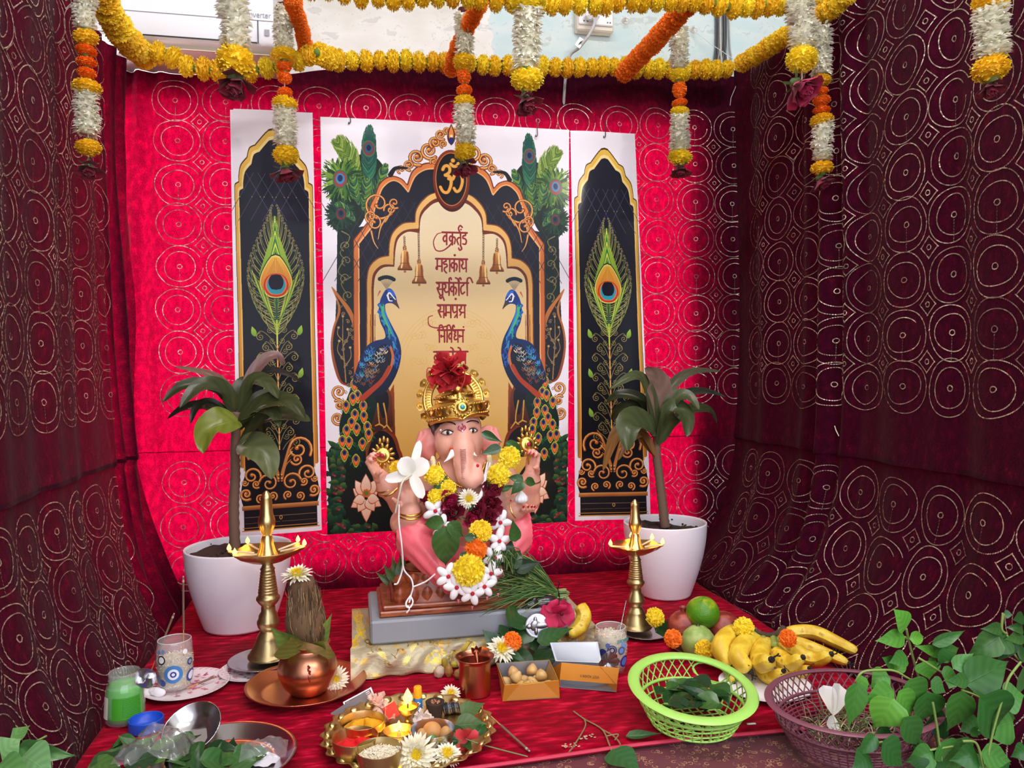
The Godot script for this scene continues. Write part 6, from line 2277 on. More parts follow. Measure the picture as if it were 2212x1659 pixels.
	f.bone(m + Vector3(-0.022, 0, 0.005), m + Vector3(-0.03, -0.003, 0.007), 0.0055, 0.003, 0.004)
	f.egg(m + Vector3(-0.012, 0.01, 0.009), Vector3(0.0045, 0.005, 0.002), 0.002)
	f.egg(m + Vector3(-0.012, 0.01, -0.003), Vector3(0.0045, 0.005, 0.002), 0.002)
	f.bone(m + Vector3(-0.004, -0.006, 0.011), m + Vector3(-0.014, -0.0105, 0.013), 0.004, 0.003, 0.003)
	f.bone(m + Vector3(0.02, -0.006, 0.009), m + Vector3(0.008, -0.0105, 0.014), 0.0055, 0.003, 0.003)
	f.chain([m + Vector3(0.026, -0.006, 0), m + Vector3(0.034, -0.0095, 0.006), m + Vector3(0.032, -0.0105, 0.016)], [0.0025, 0.002, 0.0012], 0.002)
	put("body", f.mesh([lin("161618")]), vmat(0.12, {"clearcoat_enabled": true, "clearcoat": 0.8}), t)
	for e in [Vector3(-0.022, 0.005, 0.0105), Vector3(-0.026, 0.0045, 0.004)]:
		g = G.new()
		g.ball(m + e, Vector3.ONE * 0.0014, 8, 6)
		put("eye", g, mat("c8b88a", 0.3), t)

# ---------------------------------------------------------------- the left part of the table

func lit_flame(parent: Node, at: Vector3, size: float, energy: float):
	var g := G.new()
	g.lathe([[0, 0], [0.26, 0.14], [0.34, 0.34], [0.3, 0.55], [0.18, 0.8], [0.07, 1.0], [0, 1.12]].map(func(q): return [q[0] * size, q[1] * size]), 12)
	put("flame", g, M.flame, parent, at)
	g = G.new()
	g.tube([at - Vector3(0, size * 0.35, 0), at + Vector3(0, size * 0.12, 0)], 0.0008, 5)
	put("wick", g, M.dark, parent)
	var l := OmniLight3D.new()
	l.name = "flame_light"
	l.light_color = Color(1.0, 0.66, 0.3)
	l.light_energy = energy
	l.light_size = size * 0.3
	l.omni_range = 6
	l.omni_attenuation = 2
	l.shadow_enabled = true
	parent.add_child(l, true)
	l.position = at + Vector3(0, size * 0.5, 0)

func brass_lamp(label: String, at: Vector3, k: float, bowl_r: float, flames: Array):
	# turned standing oil lamp; k: metres per unit, 362 units tall; flames: angles round the bowl
	var t := thing("brass_oil_lamp", label, "oil lamp", "", at)
	var sc := func(p: Array) -> Array: return p.map(func(q): return [q[0] * k, q[1] * k])
	var g := G.new()
	g.lathe(sc.call([[0, 0], [43, 0], [45, 3], [44, 7], [39, 11], [39, 14], [34, 22], [28, 34], [25, 40], [26, 42], [24, 46], [20, 53], [17, 57], [17, 60]]), 40)
	put("base", g, M.brass_old, t)
	var prof := [[17, 60], [22, 66], [24, 74], [24, 79], [21, 84], [20, 92], [15, 100], [15, 108], [14, 112], [20, 118], [25, 126], [25, 131], [21, 135]]
	for i in 8:
		var y := 139 + i * 6.0
		var r := 20 - i * 0.75
		prof += [[r, y], [r + 0.9, y + 1.5], [r + 0.9, y + 4], [r, y + 5.5]]
	prof += [[14, 188], [16, 192], [13, 196], [11, 202], [12, 212]]
	g = G.new()
	g.lathe(sc.call(prof), 36)
	put("stem", g, M.brass_old, t)
	# the five-nosed oil bowl
	g = G.new()
	var n := flames.size()
	var nose := func(a: float, h: float) -> float:
		var best := 0.0
		for q in flames:
			best = maxf(best, 1 - absf(angle_difference(a, deg_to_rad(q))) / 0.3)
		return 1.0 + maxf(best, 0.0) * 0.22 * h * h
	g.lathe([[0, 204 * k], [12 * k, 205 * k], [bowl_r * 0.5, 209 * k], [bowl_r * 0.85, 221 * k], [bowl_r, 233 * k], [bowl_r * 1.02, 235 * k], [bowl_r * 0.97, 235 * k], [bowl_r * 0.82, 229 * k], [bowl_r * 0.5, 222 * k], [0, 220 * k]], 60, Vector3.ZERO, Basis(), func(a, h): return nose.call(a, clampf(minf(h, 1 - h) * 2.4, 0, 1)))
	put("bowl", g, M.brass, t)
	g = G.new()
	g.lathe(sc.call([[22, 220], [22, 224], [18, 232], [14, 246], [13, 258], [10, 263], [10, 268], [13, 272], [14, 278], [17, 284], [18.5, 294], [17, 302], [14, 310], [12.5, 330], [11.5, 345], [12.5, 347], [11, 350], [8, 355], [3, 361], [0, 362]]), 32)
	put("finial", g, M.brass, t)
	for q in flames:
		var a := deg_to_rad(q)
		var w := Node3D.new()
		w.name = "lit_wick"
		t.add_child(w, true)
		var e := Vector3(cos(a) * bowl_r * 1.16, 236 * k, sin(a) * bowl_r * 1.16)
		var g2 := G.new()
		g2.tint = lin("d8cdb4")
		g2.tube([Vector3(cos(a) * bowl_r * 0.4, 228 * k, sin(a) * bowl_r * 0.4), e - Vector3(0, 0.0005, 0), e + Vector3(0, 0.001, 0)], 0.0016, 6)
		put("cotton", g2, M.petal, w)
		lit_flame(w, e, 0.01, 0.0006)

func plate(called: String, label: String, at: Vector3, r: float, rise: float, m: Material, group := "", stretch := Vector3.ONE) -> Node3D:
	var t := thing(called, label, "plate", group, at)
	var g := G.new()
	g.lathe([[0, 0], [r * 0.7, 0], [r * 0.76, rise * 0.15], [r * 0.97, rise * 0.85], [r, rise], [r * 0.985, rise * 1.08], [r * 0.94, rise * 0.95], [r * 0.74, rise * 0.32], [r * 0.68, rise * 0.2], [0, rise * 0.2]], 56, Vector3.ZERO, Basis.from_scale(stretch))
	for i in g.v.size():
		g.uv[i] = Vector2(g.v[i].x, g.v[i].z) / r * 0.5 + Vector2(0.5, 0.5)
	put("dish", g, m, t)
	return t

func round_patch(g: G, rad: Callable, a0: float, y0: float, r: float, r_in := 0.0, out := 0.0004):
	# a flat printed disc or ring on a round wall; rad(y) is the wall's radius there
	var n := 24
	var base := g.v.size()
	for i in n:
		for q in [r_in, r]:
			var e = Vector2.from_angle(i * TAU / n) * q
			var w: float = rad.call(y0 + e.y) + out
			g.p(Vector3(sin(a0 + e.x / w) * w, y0 + e.y, cos(a0 + e.x / w) * w))
	for i in n:
		var j := (i + 1) % n
		g.quad(base + i * 2, base + i * 2 + 1, base + j * 2 + 1, base + j * 2)

func tumbler(label: String, at: Vector3, r: float, h: float, fill: float, prints: Array) -> Node3D:
	var t := thing("glass_tumbler", label, "glass", "", at)
	var rad := func(y: float) -> float: return r * (0.86 + 0.2 * sin(clampf(y / h, 0, 1) * PI * 0.85))
	var g := G.new()
	var outer := []
	var inner := []
	for i in 13:
		var y := h * i / 12.0
		outer.append([rad.call(y), y])
		if i > 0:
			inner.push_front([rad.call(y) - 0.0011, y + (0.0 if i < 12 else -0.0002)])
	g.lathe([[0, 0]] + outer + [[rad.call(h) - 0.0005, h + 0.0004]] + inner + [[0, h / 12.0]], 40)
	put("glass", g, M.glass, t)
	g = G.new()
	torus(g, Vector3(0, h, 0), UP, rad.call(h) - 0.0005, 0.0007, 40)
	put("rim", g, mat(Color(0.9, 0.92, 0.94, 0.5), 0.05, 0.0, {"transparency": BaseMaterial3D.TRANSPARENCY_ALPHA}), t)
	g = G.new()
	var pr := [[0, h * 0.1]]
	for i in 9:
		var y := lerpf(h * 0.1, fill, i / 8.0)
		pr.append([rad.call(y) - 0.0016, y])
	pr += [[rad.call(fill) * 0.6, fill + 0.002], [0, fill + 0.003]]
	g.tint = lin("c9bc9c")
	g.lathe(pr, 32)
	for k in 420:
		var a := rr(0, TAU)
		var y := rr(h * 0.12, fill)
		var rim := R.randf() < 0.72
		var w: float = rad.call(y) - 0.002 if rim else (rad.call(fill) - 0.002) * sqrt(R.randf())
		if not rim:
			y = fill + 0.002
		g.tint = lin(["d8ccb0", "e6dcc4", "c4b490", "efe8d8"][k % 4])
		g.ball(Vector3(cos(a) * w, y, sin(a) * w), Vector3(0.0009, 0.0026, 0.0009), 5, 4, toward(rv()))
	stuff(put("rice", g, M.stem, t))
	for q in prints:
		# [angle, height, radius, inner radius, colour]
		g = G.new()
		round_patch(g, rad, q[0], q[1] * h, q[2], q[3], 0.0003 + 0.0001 * (0.02 - q[2]) * 50)
		put("printed_ring", g, mat(q[4], 0.35), t)
	return t

func _left_things():
	var blue := "2a4a9c"
	brass_lamp("tall brass oil lamp with burning wicks on the left, before the larger white pot", V(-.1288,0,.395) + Vector3(0, 0.0115, -0.01), .0007, 0.047, [178, 232, 140, -38, -4])
	plate("steel_plate", "small steel plate under the left brass lamp", V(-.1383,0,.4001) + Vector3(0.003, 0.0065, -0.006), 0.052, 0.006, M.steel)
	var floral := mat("ffffff", 0.3, 0.0, {"albedo_texture": floral_tex(), "clearcoat_enabled": true, "clearcoat": 0.5})
	plate("floral_plate", "pink floral plate mostly hidden under the left brass lamp's steel plate", V(-.1472,0,.4198) + Vector3(0, 0.0004, -0.006), 0.05, 0.006, floral)
	plate("floral_plate", "oval white plate with pink flowers under the incense glass", V(-.2343,0,.4516) + Vector3(0, 0.0004, 0), 0.0585, 0.007, floral)
	# glass of rice with an incense stick
	var at: Vector3 = V(-.247,0,.4583) + Vector3(0, 0.0022, 0)
	tumbler("glass tumbler of rice with blue round prints and an incense stick, on the floral plate", at, 0.0232, 0.071, 0.045, [[0.12, 0.42, 0.0125, 0.0075, "4a86c8"], [0.12, 0.42, 0.0075, 0.0042, "f0f4f8"], [0.12, 0.42, 0.0042, 0.0022, blue], [0.12, 0.42, 0.0022, 0.0, "f0f4f8"], [1.25, 0.32, 0.009, 0.006, blue], [1.25, 0.32, 0.006, 0.0, "f0f4f8"], [1.1, 0.6, 0.005, 0.003, blue], [-0.55, 0.7, 0.0062, 0.0045, "1c1c28"], [-0.55, 0.7, 0.0045, 0.0, "f4f4f4"], [-0.75, 0.84, 0.003, 0.0, "6a8cc0"], [-0.45, 0.86, 0.003, 0.0, "6a8cc0"], [-0.9, 0.3, 0.0065, 0.0, "7a8cb0"], [-0.55, 0.25, 0.005, 0.0, blue], [0.8, 0.82, 0.0035, 0.0, "f0f4f8"], [-1.3, 0.7, 0.006, 0.0, blue]])
	incense("incense stick standing in the rice of the left glass", V(-.247,0,.4583) + Vector3(0.012, 0.042, 0.002), V(-.2314,.1623,.47), 0.6)
	var t := thing("cotton_wad", "white cotton wad on the oval floral plate", "cotton", "", V(-.2684,0,.4751) + Vector3(0, 0.006, 0))
	var g := G.new()
	for i in 9:
		g.ball(Vector3(rr(-0.013, 0.013), rr(-0.001, 0.003), rr(-0.006, 0.006)), Vector3(rr(0.006, 0.009), rr(0.004, 0.006), 0.006), 12, 8)
	put("fluff", g, mat("ecebee", 0.95, 0.0, {"rim_enabled": true, "rim": 0.5}), t)
	incense("burnt incense stick lying across the oval floral plate", V(-.2281,0,.4739) + Vector3(0, 0.009, 0), V(-.1973,0,.4407) + Vector3(0, 0.009, 0), 0.0)
	# jar with green paste
	t = thing("glass_jar", "small glass jar of bright green powder with its foil seal torn open", "jar", "", V(-.2897,0,.5405))
	g = G.new()
	g.lathe([[0, 0], [0.021, 0], [0.0235, 0.003], [0.0243, 0.012], [0.0225, 0.04], [0.021, 0.0475], [0.0185, 0.05], [0.0185, 0.054], [0.0195, 0.055], [0.0185, 0.0565], [0.0185, 0.06], [0.0192, 0.0625], [0.018, 0.064], [0.0172, 0.062], [0.0172, 0.05], [0.0195, 0.046], [0.0228, 0.012], [0.02, 0.003], [0, 0.003]], 40)
	put("glass", g, M.glass, t)
	g = G.new()
	g.lathe([[0, 0.0032], [0.0203, 0.0032], [0.0229, 0.012], [0.021, 0.044], [0.0175, 0.0485], [0, 0.049]], 36)
	put("green_powder", g, mat("3fb31a", 0.7), t)
	var lab := mat("ffffff", 0.5)
	lab.albedo_texture = label_tex()
	for q in [[-0.95, 0.0245, 0.55, "e6e4d0"], [0.35, 0.0245, 1.5, ""]]:
		g = G.new()
		g.grid(14, 4, func(s, u):
			var a: float = q[0] + (s - 0.5) * q[2]
			var y: float = lerpf(0.037, 0.01, u)
			var w: float = lerpf(0.0246, 0.0229, (y - 0.012) / 0.028)
			return Vector3(sin(a) * w, y, cos(a) * w))
		put("paper_label", g, mat(q[3], 0.5) if q[3] else lab, t)
	g = G.new()
	g.grid(14, 6, func(s, u):
		var a: float = s * TAU
		return Vector3(0.027 + cos(a) * 0.0125 * u, 0.055 + sin(a) * 0.014 * u, 0.008 + 0.003 * sin(a * 3 + u * 4)))
	put("foil_seal", g, M.foil, t)
	incense("thin incense stick leaning out behind the green jar", V(-.2871,0,.4438) + Vector3(0, 0.012, 0), V(-.2508,.1032,.44), 0.3)
	t = thing("jar_lid", "blue plastic screw lid lying by the green jar", "lid", "", V(-.2573,0,.5718))
	g = G.new()
	g.lathe([[0, 0.002], [0.0185, 0.002], [0.0185, 0.013], [0.0198, 0.0138], [0.0205, 0.0125], [0.0208, 0.001], [0.02, 0], [0, 0]], 48, Vector3.ZERO, Basis(), func(a, _h): return 1 + 0.006 * sin(a * 48))
	put("cap", g, mat("1f52c8", 0.4), t)
	# copper water pot with leaves and a coconut, on a copper plate
	plate("copper_plate", "round copper plate under the copper pot with the coconut", V(-.0676,0,.4997) + Vector3(0, 0.0004, 0), 0.0825, 0.013, M.copper)
	at = V(-.0647,0,.5315) + Vector3(0, 0.003, -0.02)
	t = thing("copper_pot", "round copper water pot holding leaves and a coconut", "pot", "", at)
	g = G.new()
	g.lathe([[0, 0], [0.022, 0], [0.024, 0.002], [0.033, 0.012], [0.0395, 0.026], [0.0405, 0.036], [0.037, 0.048], [0.029, 0.0565], [0.0255, 0.06], [0.025, 0.064], [0.0285, 0.067], [0.031, 0.0685], [0.0305, 0.07], [0.0275, 0.069], [0.0235, 0.065], [0.024, 0.06], [0.03, 0.052], [0.03, 0.03], [0, 0.02]], 56)
	put("vessel", g, M.copper, t)
	g = G.new()
	g.tint = lin("8a2418")
	for k in 12:
		g.ball(Vector3(0.004 + rr(-0.0015, 0.0015), 0.03 + k * 0.0018, 0.0398 + 0.0006 * sin(k)), Vector3(0.0014, 0.0018, 0.0006), 6, 4)
	put("red_mark", g, M.stem, t)
	var gl := "mango leaves in the copper pot"
	for q in [[Vector3(-0.012, 0.062, 0.008), V(-.1101,.1188,.55), 0.75, "pointing far out to the left"], [Vector3(-0.004, 0.055, 0.014), V(-.0809,.1176,.58), 1.1, "broad, in front on the left"], [Vector3(0.006, 0.055, 0.014), V(-.0328,.1044,.57), 1.0, "broad, in front on the right"], [Vector3(0.014, 0.06, 0.0), V(-.0277,.117,.52), 0.55, "curling up at the right"], [Vector3(0.012, 0.06, -0.008), V(-.0425,.1052,.49), 0.6, "upright behind on the right"], [Vector3(-0.012, 0.06, -0.008), V(-.093,.0908,.49), 0.6, "short one behind on the left"]]:
		var a: Vector3 = at + q[0]
		var d: Vector3 = q[1] - a
		tag(leaf_at(self, "mango_leaf", a, d, Vector3(rr(-0.3, 0.3), -0.1, 1), d.length(), 2, "96ad58", q[2] * (1.7 if q[2] >= 1.0 else 1.3)), "green mango leaf in the copper pot's mouth, " + q[3], "leaf", gl)
	var nut := at + Vector3(-0.003, 0.105, 0)
	t = thing("coconut", "brown fibrous coconut standing on the copper pot", "coconut", "", nut)
	g = G.new()
	g.lathe([[0, -0.045], [0.012, -0.042], [0.022, -0.032], [0.027, -0.016], [0.026, 0.0], [0.021, 0.015], [0.017, 0.03], [0.0175, 0.046], [0.016, 0.053], [0, 0.054]], 28, Vector3.ZERO, Basis(Vector3.BACK, 0.07), func(a, h): return 1 + 0.04 * sin(a * 7 + h * 5) + 0.02 * sin(a * 17))
	put("husk", g, mat("6a5038", 0.95), t)
	g = G.new()
	for k in 520:
		var a := rr(0, TAU)
		var y := rr(-0.035, 0.03)
		var w := lerpf(0.0265, 0.0175, clampf((y + 0.018) / 0.05, 0, 1)) if y > -0.018 else 0.025
		var p := Vector3(cos(a) * w - y * 0.07, y, sin(a) * w)
		var l := rr(0.012, 0.028)
		var q := p + Vector3(-cos(a) * 0.003, l, -sin(a) * 0.003) + rv() * 0.0025 + (Vector3(cos(a), 0, sin(a)) * rr(0.002, 0.01) if k % 14 == 0 else Vector3.ZERO)
		g.tint = lin(["6a5138", "8a6c4a", "4a3828", "a88a62", "5d4630"][k % 5])
		g.tube([p, p.lerp(q, 0.5) + Vector3(cos(a), 0, sin(a)) * 0.0018, q], [0.0005, 0.0005, 0.0002], 3, false)
	stuff(put("fibres", g, M.stem, t))
	place_flower("chrysanthemum", chrysanthemum(0), "white chrysanthemum lying on top of the coconut", "flower", nut + Vector3(-0.0085, 0.058, 0.004), Vector3(-0.1, 1, 0.25), 0.022)
	place_flower("chrysanthemum", chrysanthemum(1), "white chrysanthemum leaning in the copper plate against the pot", "flower", V(-.0274,0,.5029) + Vector3(0, 0.016, 0.004), Vector3(0.05, 0.3, 1), 0.0185)
	# steel dishes with leaves at the lower left
	plate("steel_tray", "wide round steel tray of leaves at the lower left", V(-.1508,0,.6853) + Vector3(0, 0.0004, 0.01), 0.084, 0.014, M.steel)
	var bowl := thing("steel_bowl", "shallow steel bowl leaning on the tray at the lower left, behind the leaves", "bowl", "", V(-.1874,0,.6205) + Vector3(-0.004, 0.018, 0.01))
	g = G.new()
	g.lathe([[0, -0.012], [0.016, -0.011], [0.027, -0.004], [0.033, 0.006], [0.035, 0.006], [0.034, 0.0045], [0.0275, -0.0055], [0.016, -0.0125], [0, -0.0135]], 44, Vector3.ZERO, Basis(Vector3.RIGHT, 0.55) * Basis(Vector3.BACK, 0.2))
	put("dish", g, M.steel, bowl)
	var spots := TL_left()
	for k in spots.size():
		var p: Vector3 = spots[k]
		var d := Vector3(rr(-1, 1), rr(-0.1, 0.35), rr(-0.6, 0.6)).normalized()
		tag(leaf_at(self, "leaf", p - d * 0.022, d, Vector3(rr(-0.4, 0.4), 1, rr(0.1, 0.7)), rr(0.034, 0.048), R.randi() % 4, ["31552c", "3d6a34", "2a4a2a", "47713a", "587f3e"][k % 5], rr(0.9, 1.25)), "green leaf in the heap on the steel tray at the lower left", "leaf", "leaves heaped on the steel tray")
	t = thing("plastic_bag", "crumpled clear plastic bag on the leaves at the lower left", "bag")
	g = G.new()
	var fn := FastNoiseLite.new()
	fn.seed = 3
	fn.frequency = 26.0
	var c: Vector3 = V(-.219,0,.6714) + Vector3(0, 0.02, 0.02)
	g.grid(26, 18, func(s, u):
		var x: float = (s - 0.5) * 0.075
		var z: float = (u - 0.5) * 0.06
		var y: float = 0.032 * exp(-(x * x + z * z) * 900) + 0.011 * fn.get_noise_2d(x, z) + 0.005 * fn.get_noise_2d(x * 3, z * 3)
		return c + Vector3(x, y, z))
	put("film", g, mat(Color(0.92, 0.9, 0.94, 0.1), 0.16, 0.0, {"transparency": BaseMaterial3D.TRANSPARENCY_ALPHA}), t)
	t = thing("plastic_bag", "small clear plastic bag of white powder on the right of the steel tray", "bag")
	g = G.new()
	c = V(-.0942,0,.6879) + Vector3(-0.008, 0.014, 0.012)
	g.grid(22, 14, func(s, u):
		var x: float = (s - 0.5) * 0.05
		var z: float = (u - 0.5) * 0.04
		return c + Vector3(x, 0.014 * exp(-(x * x + z * z) * 1500) + 0.007 * fn.get_noise_2d(x + 3, z) + 0.004 * fn.get_noise_2d(x * 3, z * 3 + 5), z))
	put("film", g, mat(Color(0.92, 0.92, 0.95, 0.12), 0.16, 0.0, {"transparency": BaseMaterial3D.TRANSPARENCY_ALPHA}), t)
	g = G.new()
	g.grid(24, 10, func(s, u):
		var a: float = s * TAU
		return c + Vector3(cos(a) * 0.018 * u, -0.009 + 0.008 * (1 - u * u) + 0.003 * fn.get_noise_2d(cos(a) * u * 0.1, sin(a) * u * 0.1), sin(a) * 0.012 * u))
	put("white_powder", g, mat("cfccd0", 0.9), t)

func TL_left() -> Array:
	var r := []
	for k in 34:
		var x := rr(0, 1)
		r.append(V(-.2798,0,.6356).lerp(V(-.1113,0,.6707), x) + Vector3(0, rr(0.008, 0.022), rr(-0.002, 0.05)))
	return r

func incense(label: String, a: Vector3, b: Vector3, share: float):
	# bamboo from a, coated from the share onwards
	var t := thing("incense_stick", label, "incense stick")
	var g := G.new()
	g.tube([a, a.lerp(b, 0.4)], 0.0008, 6)
	put("bamboo", g, mat("c09a5c", 0.7), t)
	g = G.new()
	g.tube([a.lerp(b, 0.38), b], [0.0016, 0.0014], 7)
	put("coating", g, mat("7a5d4c", 0.9), t)
	g = G.new()
	g.tube([a.lerp(b, 0.94), b.lerp(a, -0.01)], [0.0017, 0.001], 7)
	put("ash", g, mat("b8aaa0", 0.95), t)

func floral_tex() -> ImageTexture:
	var cv := Canvas.new(512, 512, Color("e9dfe2"))
	var r := RandomNumberGenerator.new()
	r.seed = 8
	for i in 70:
		var a := r.randf_range(0, TAU)
		var p := Vector2(256, 256) + Vector2.from_angle(a) * r.randf_range(20, 235)
		var c := Color(["d8889c", "c4607c", "e6b0bc", "b8486c", "a88a90"][i % 5])
		for k in 5:
			cv.leaf(p, p + Vector2.from_angle(k * TAU / 5 + a) * r.randf_range(12, 26), 13, c)
		cv.dot(p, 4, Color("8a2c4c"))
	for i in 40:
		var a := i * TAU / 40
		cv.line([Vector2(256, 256) + Vector2.from_angle(a) * 236, Vector2(256, 256) + Vector2.from_angle(a + 0.1) * 250], 3, 1.5, Color("d08a9c"))
	return cv.tex()

func label_tex() -> ImageTexture:
	# small illegible print on green
	var cv := Canvas.new(256, 128, Color("3f9c24"))
	var r := RandomNumberGenerator.new()
	r.seed = 2
	for i in 11:
		var x := 90
		while x < 240:
			var w := r.randi_range(4, 16)
			cv.im.fill_rect(Rect2i(x, 10 + i * 10, w, 3), Color("24682a"))
			x += w + 4
	return cv.tex()

# ---------------------------------------------------------------- the middle of the table

func _middle_things():
	# copper tumbler with a spoon
	var at: Vector3 = V(.1597,0,.5851) + Vector3(0, 0, -0.022)
	var t := thing("copper_tumbler", "small copper tumbler with a flared rim, beside the open sweet box", "tumbler", "", at)
	var g := G.new()
	g.lathe([[0, 0], [0.0205, 0], [0.0215, 0.0015], [0.0218, 0.044], [0.0225, 0.047], [0.0265, 0.0505], [0.027, 0.0515], [0.0255, 0.0515], [0.0215, 0.047], [0.0208, 0.044], [0.0205, 0.003], [0, 0.003]], 48)
	put("cup", g, M.copper, t)
	t = thing("copper_spoon", "copper ritual spoon standing in the copper tumbler", "spoon")
	g = G.new()
	g.tube(curve([at + Vector3(0.006, 0.006, 0.004), at + Vector3(0.005, 0.035, -0.006), at + Vector3(0.004, 0.054, -0.014)], 6), 0.0035, 8, true, 0.5)
	put("handle", g, M.copper, t)
	g = G.new()
	var tip := at + Vector3(0.004, 0.056, -0.014)
	for s in [-1.0, 0.0, 1.0]:
		g.blade(tip - Vector3(0, 0.006, 0), Vector3(s * 0.7, 1, 0.1), Vector3(0, 0, 1), 0.014, 0.009, {"nl": 6, "nw": 3, "curl": 0.5, "cup": 0.5})
	g.ball(tip - Vector3(0, 0.004, 0), Vector3(0.005, 0.005, 0.003), 10, 8)
	put("serpent_finial", g, M.copper, t)
	# flowers and leaves at the front edge of the board
	place_flower("chrysanthemum", chrysanthemum(0), "white chrysanthemum lying on the red cloth left of the copper tumbler", "flower", V(.1245,0,.5767) + Vector3(0, 0.008, 0), Vector3(0.02, 0.75, 0.65), 0.0142)
	place_flower("chrysanthemum", chrysanthemum(0), "white drooping chrysanthemum on the board's corner beside the orange marigold", "flower", V(.2062,.0394,.515), Vector3(0.1, 0.75, 0.6), 0.0225)
	place_flower("marigold", marigold("orange3"), "orange marigold on the leaves, just right of the drooping white chrysanthemum", "flower", V(.2237,.0483,.51), Vector3(0.2, 0.6, 0.8), Vector3(0.0152, 0.0118, 0.0152))
	place_flower("marigold", marigold("orange3"), "orange marigold just behind the copper tumbler", "flower", V(.1798,.0299,.51), Vector3(-0.2, 0.6, 0.8), Vector3(0.0142, 0.0115, 0.0142))
	var lv := [[V(.2242,.0626,.485), V(.2705,.082,.44), 0.9, "standing against the slab just left of the silver plaque"], [V(.2439,.035,.49), V(.2496,.0709,.46), 1.2, "upright broad leaf behind the orange marigold"], [V(.2089,.0324,.49), V(.1865,.0587,.485), 0.8, "pointing left behind the drooping white chrysanthemum"], [V(.2652,.038,.49), V(.317,.0531,.5), 0.8, "broad leaf under the crimson flower, pointing right"], [V(.2277,.0275,.5), V(.254,.0177,.535), 0.8, "low leaf pointing to the back of the gold carton"], [V(.2555,.0182,.5), V(.2884,.0293,.535), 0.7, "low leaf under the silver flap of the empty carton"], [V(.265,.0241,.49), V(.3202,.0299,.51), 0.6, "narrow leaf behind the silver flap of the empty carton"], [V(.2069,.0259,.5), V(.2416,.0196,.53), 0.9, "low leaf right behind the gold carton's left corner"], [V(.2556,.0267,.485), V(.2919,.0396,.47), 0.9, "leaf tucked under the silver plaque"], [V(.225,.0415,.48), V(.215,.0637,.46), 0.9, "leaf standing behind the drooping white chrysanthemum"]]
	for q in lv:
		var d: Vector3 = q[1] - q[0]
		tag(leaf_at(self, "leaf", q[0], d, Vector3(rr(-0.3, 0.3), 0.6, 0.8), d.length() * 1.08, R.randi() % 4, ["33592f", "2c4c2a", "416b38"][R.randi() % 3], q[2] * 1.25), "dark green leaf: " + q[3], "leaf", "leaves at the board's front corner")
	t = thing("pink_flower", "crumpled crimson flower lying against the banana", "flower", "", V(.3024,.0707,.47))
	g = G.new()
	for q in [[-0.5, 0.9], [0.7, 0.7], [0.9, -0.3], [0.4, -1.0], [-0.7, -0.7], [-1.0, 0.2], [0.0, 0.2], [-0.3, -0.2]]:
		g.blade(Vector3(0, 0, 0.002), Vector3(q[0], q[1], 0.35), Vector3(0, 0.3, 1), rr(0.021, 0.028), rr(0.022, 0.028), {"nl": 7, "nw": 6, "tip": 0.95, "curl": rr(-1.0, 0.2), "cup": rr(-0.2, 0.3), "ruff": 0.1, "ph": rr(0, 6), "c0": lin("a00c38"), "c1": lin("d8285c")})
	put("petals", g, M.petal, t)
	g = G.new()
	g.tint = lin("5a0a20")
	g.ball(Vector3(0.004, 0.002, 0.011), Vector3(0.003, 0.003, 0.002), 8, 6)
	put("heart", g, M.petal, t)
	banana(thing("banana", "single yellow banana standing behind the crimson flower", "banana"), curve([V(.3423,.0768,.455),V(.3481,.0605,.46),V(.3374,.0428,.465),V(.3182,.0388,.47)], 6), .0136, "banana_skin")
	t = thing("silver_plaque", "small embossed silver plaque leaning beside the crimson flower", "plaque", "", V(.2683,.0568,.478))
	g = G.new()
	var b := toward(Vector3(-0.2, 0.3, 1))
	g.lathe([[0, -0.002], [0.0175, -0.002], [0.0185, 0], [0.0175, 0.002], [0.015, 0.001], [0.014, 0.002], [0, 0.0025]], 30, Vector3.ZERO, b)
	for q in [[0, 0.003, 0.0075, 0.009], [0, -0.008, 0.011, 0.005], [-0.008, 0.002, 0.003, 0.006], [0.008, 0.002, 0.003, 0.006], [0, 0.0115, 0.005, 0.004], [0.001, -0.002, 0.0025, 0.006]]:
		g.ball(b * Vector3(q[0], 0.002, -q[1]), b * Vector3(q[2], 0, -q[3]) if false else Vector3(q[2], q[3], 0.003), 12, 8)
	put("relief", g, M.foil, t)
	# dry fruits in front of the board
	var dry := [["beige betel nut", "round beige betel nut nearest the floral foil paper, in front of the dry fruits", V(.1182,0,.4944), "c8b49c", [0.0078, 0.0085, 0.0078]], ["turmeric_root", "curved yellow turmeric root standing behind the betel nut", V(.1285,0,.4757), "a8902c", [0.0045, 0.011, 0.0045]], ["turmeric_root", "long yellow turmeric root with a pale cut end, on top of the dry fruits", V(.1575,0,.4607) + Vector3(0, 0.01, 0), "b8a02c", [0.006, 0.016, 0.006]], ["turmeric_root", "short olive turmeric root among the dry fruits", V(.1418,0,.4789) + Vector3(0, 0.006, 0), "b0a038", [0.006, 0.005, 0.005]], ["walnut", "brown walnut half in front of the dry fruits", V(.1456,0,.5062), "9a7440", [0.0085, 0.007, 0.007]], ["date", "wrinkled brown date leaning on the board's foil paper", V(.1381,0,.4597) + Vector3(0, 0.004, 0), "8c6c54", [0.011, 0.006, 0.006]], ["date", "small amber date between the betel nut and the walnut", V(.1321,0,.496), "a8783c", [0.006, 0.0085, 0.006]], ["almond", "tan almond next to the copper tumbler's rim", V(.1583,0,.4793) + Vector3(0, 0.004, 0), "c09a68", [0.009, 0.006, 0.005]], ["almond", "tan almond lying under the turmeric root", V(.1651,0,.4662) + Vector3(0, 0.008, 0), "b48c58", [0.009, 0.006, 0.005]]]
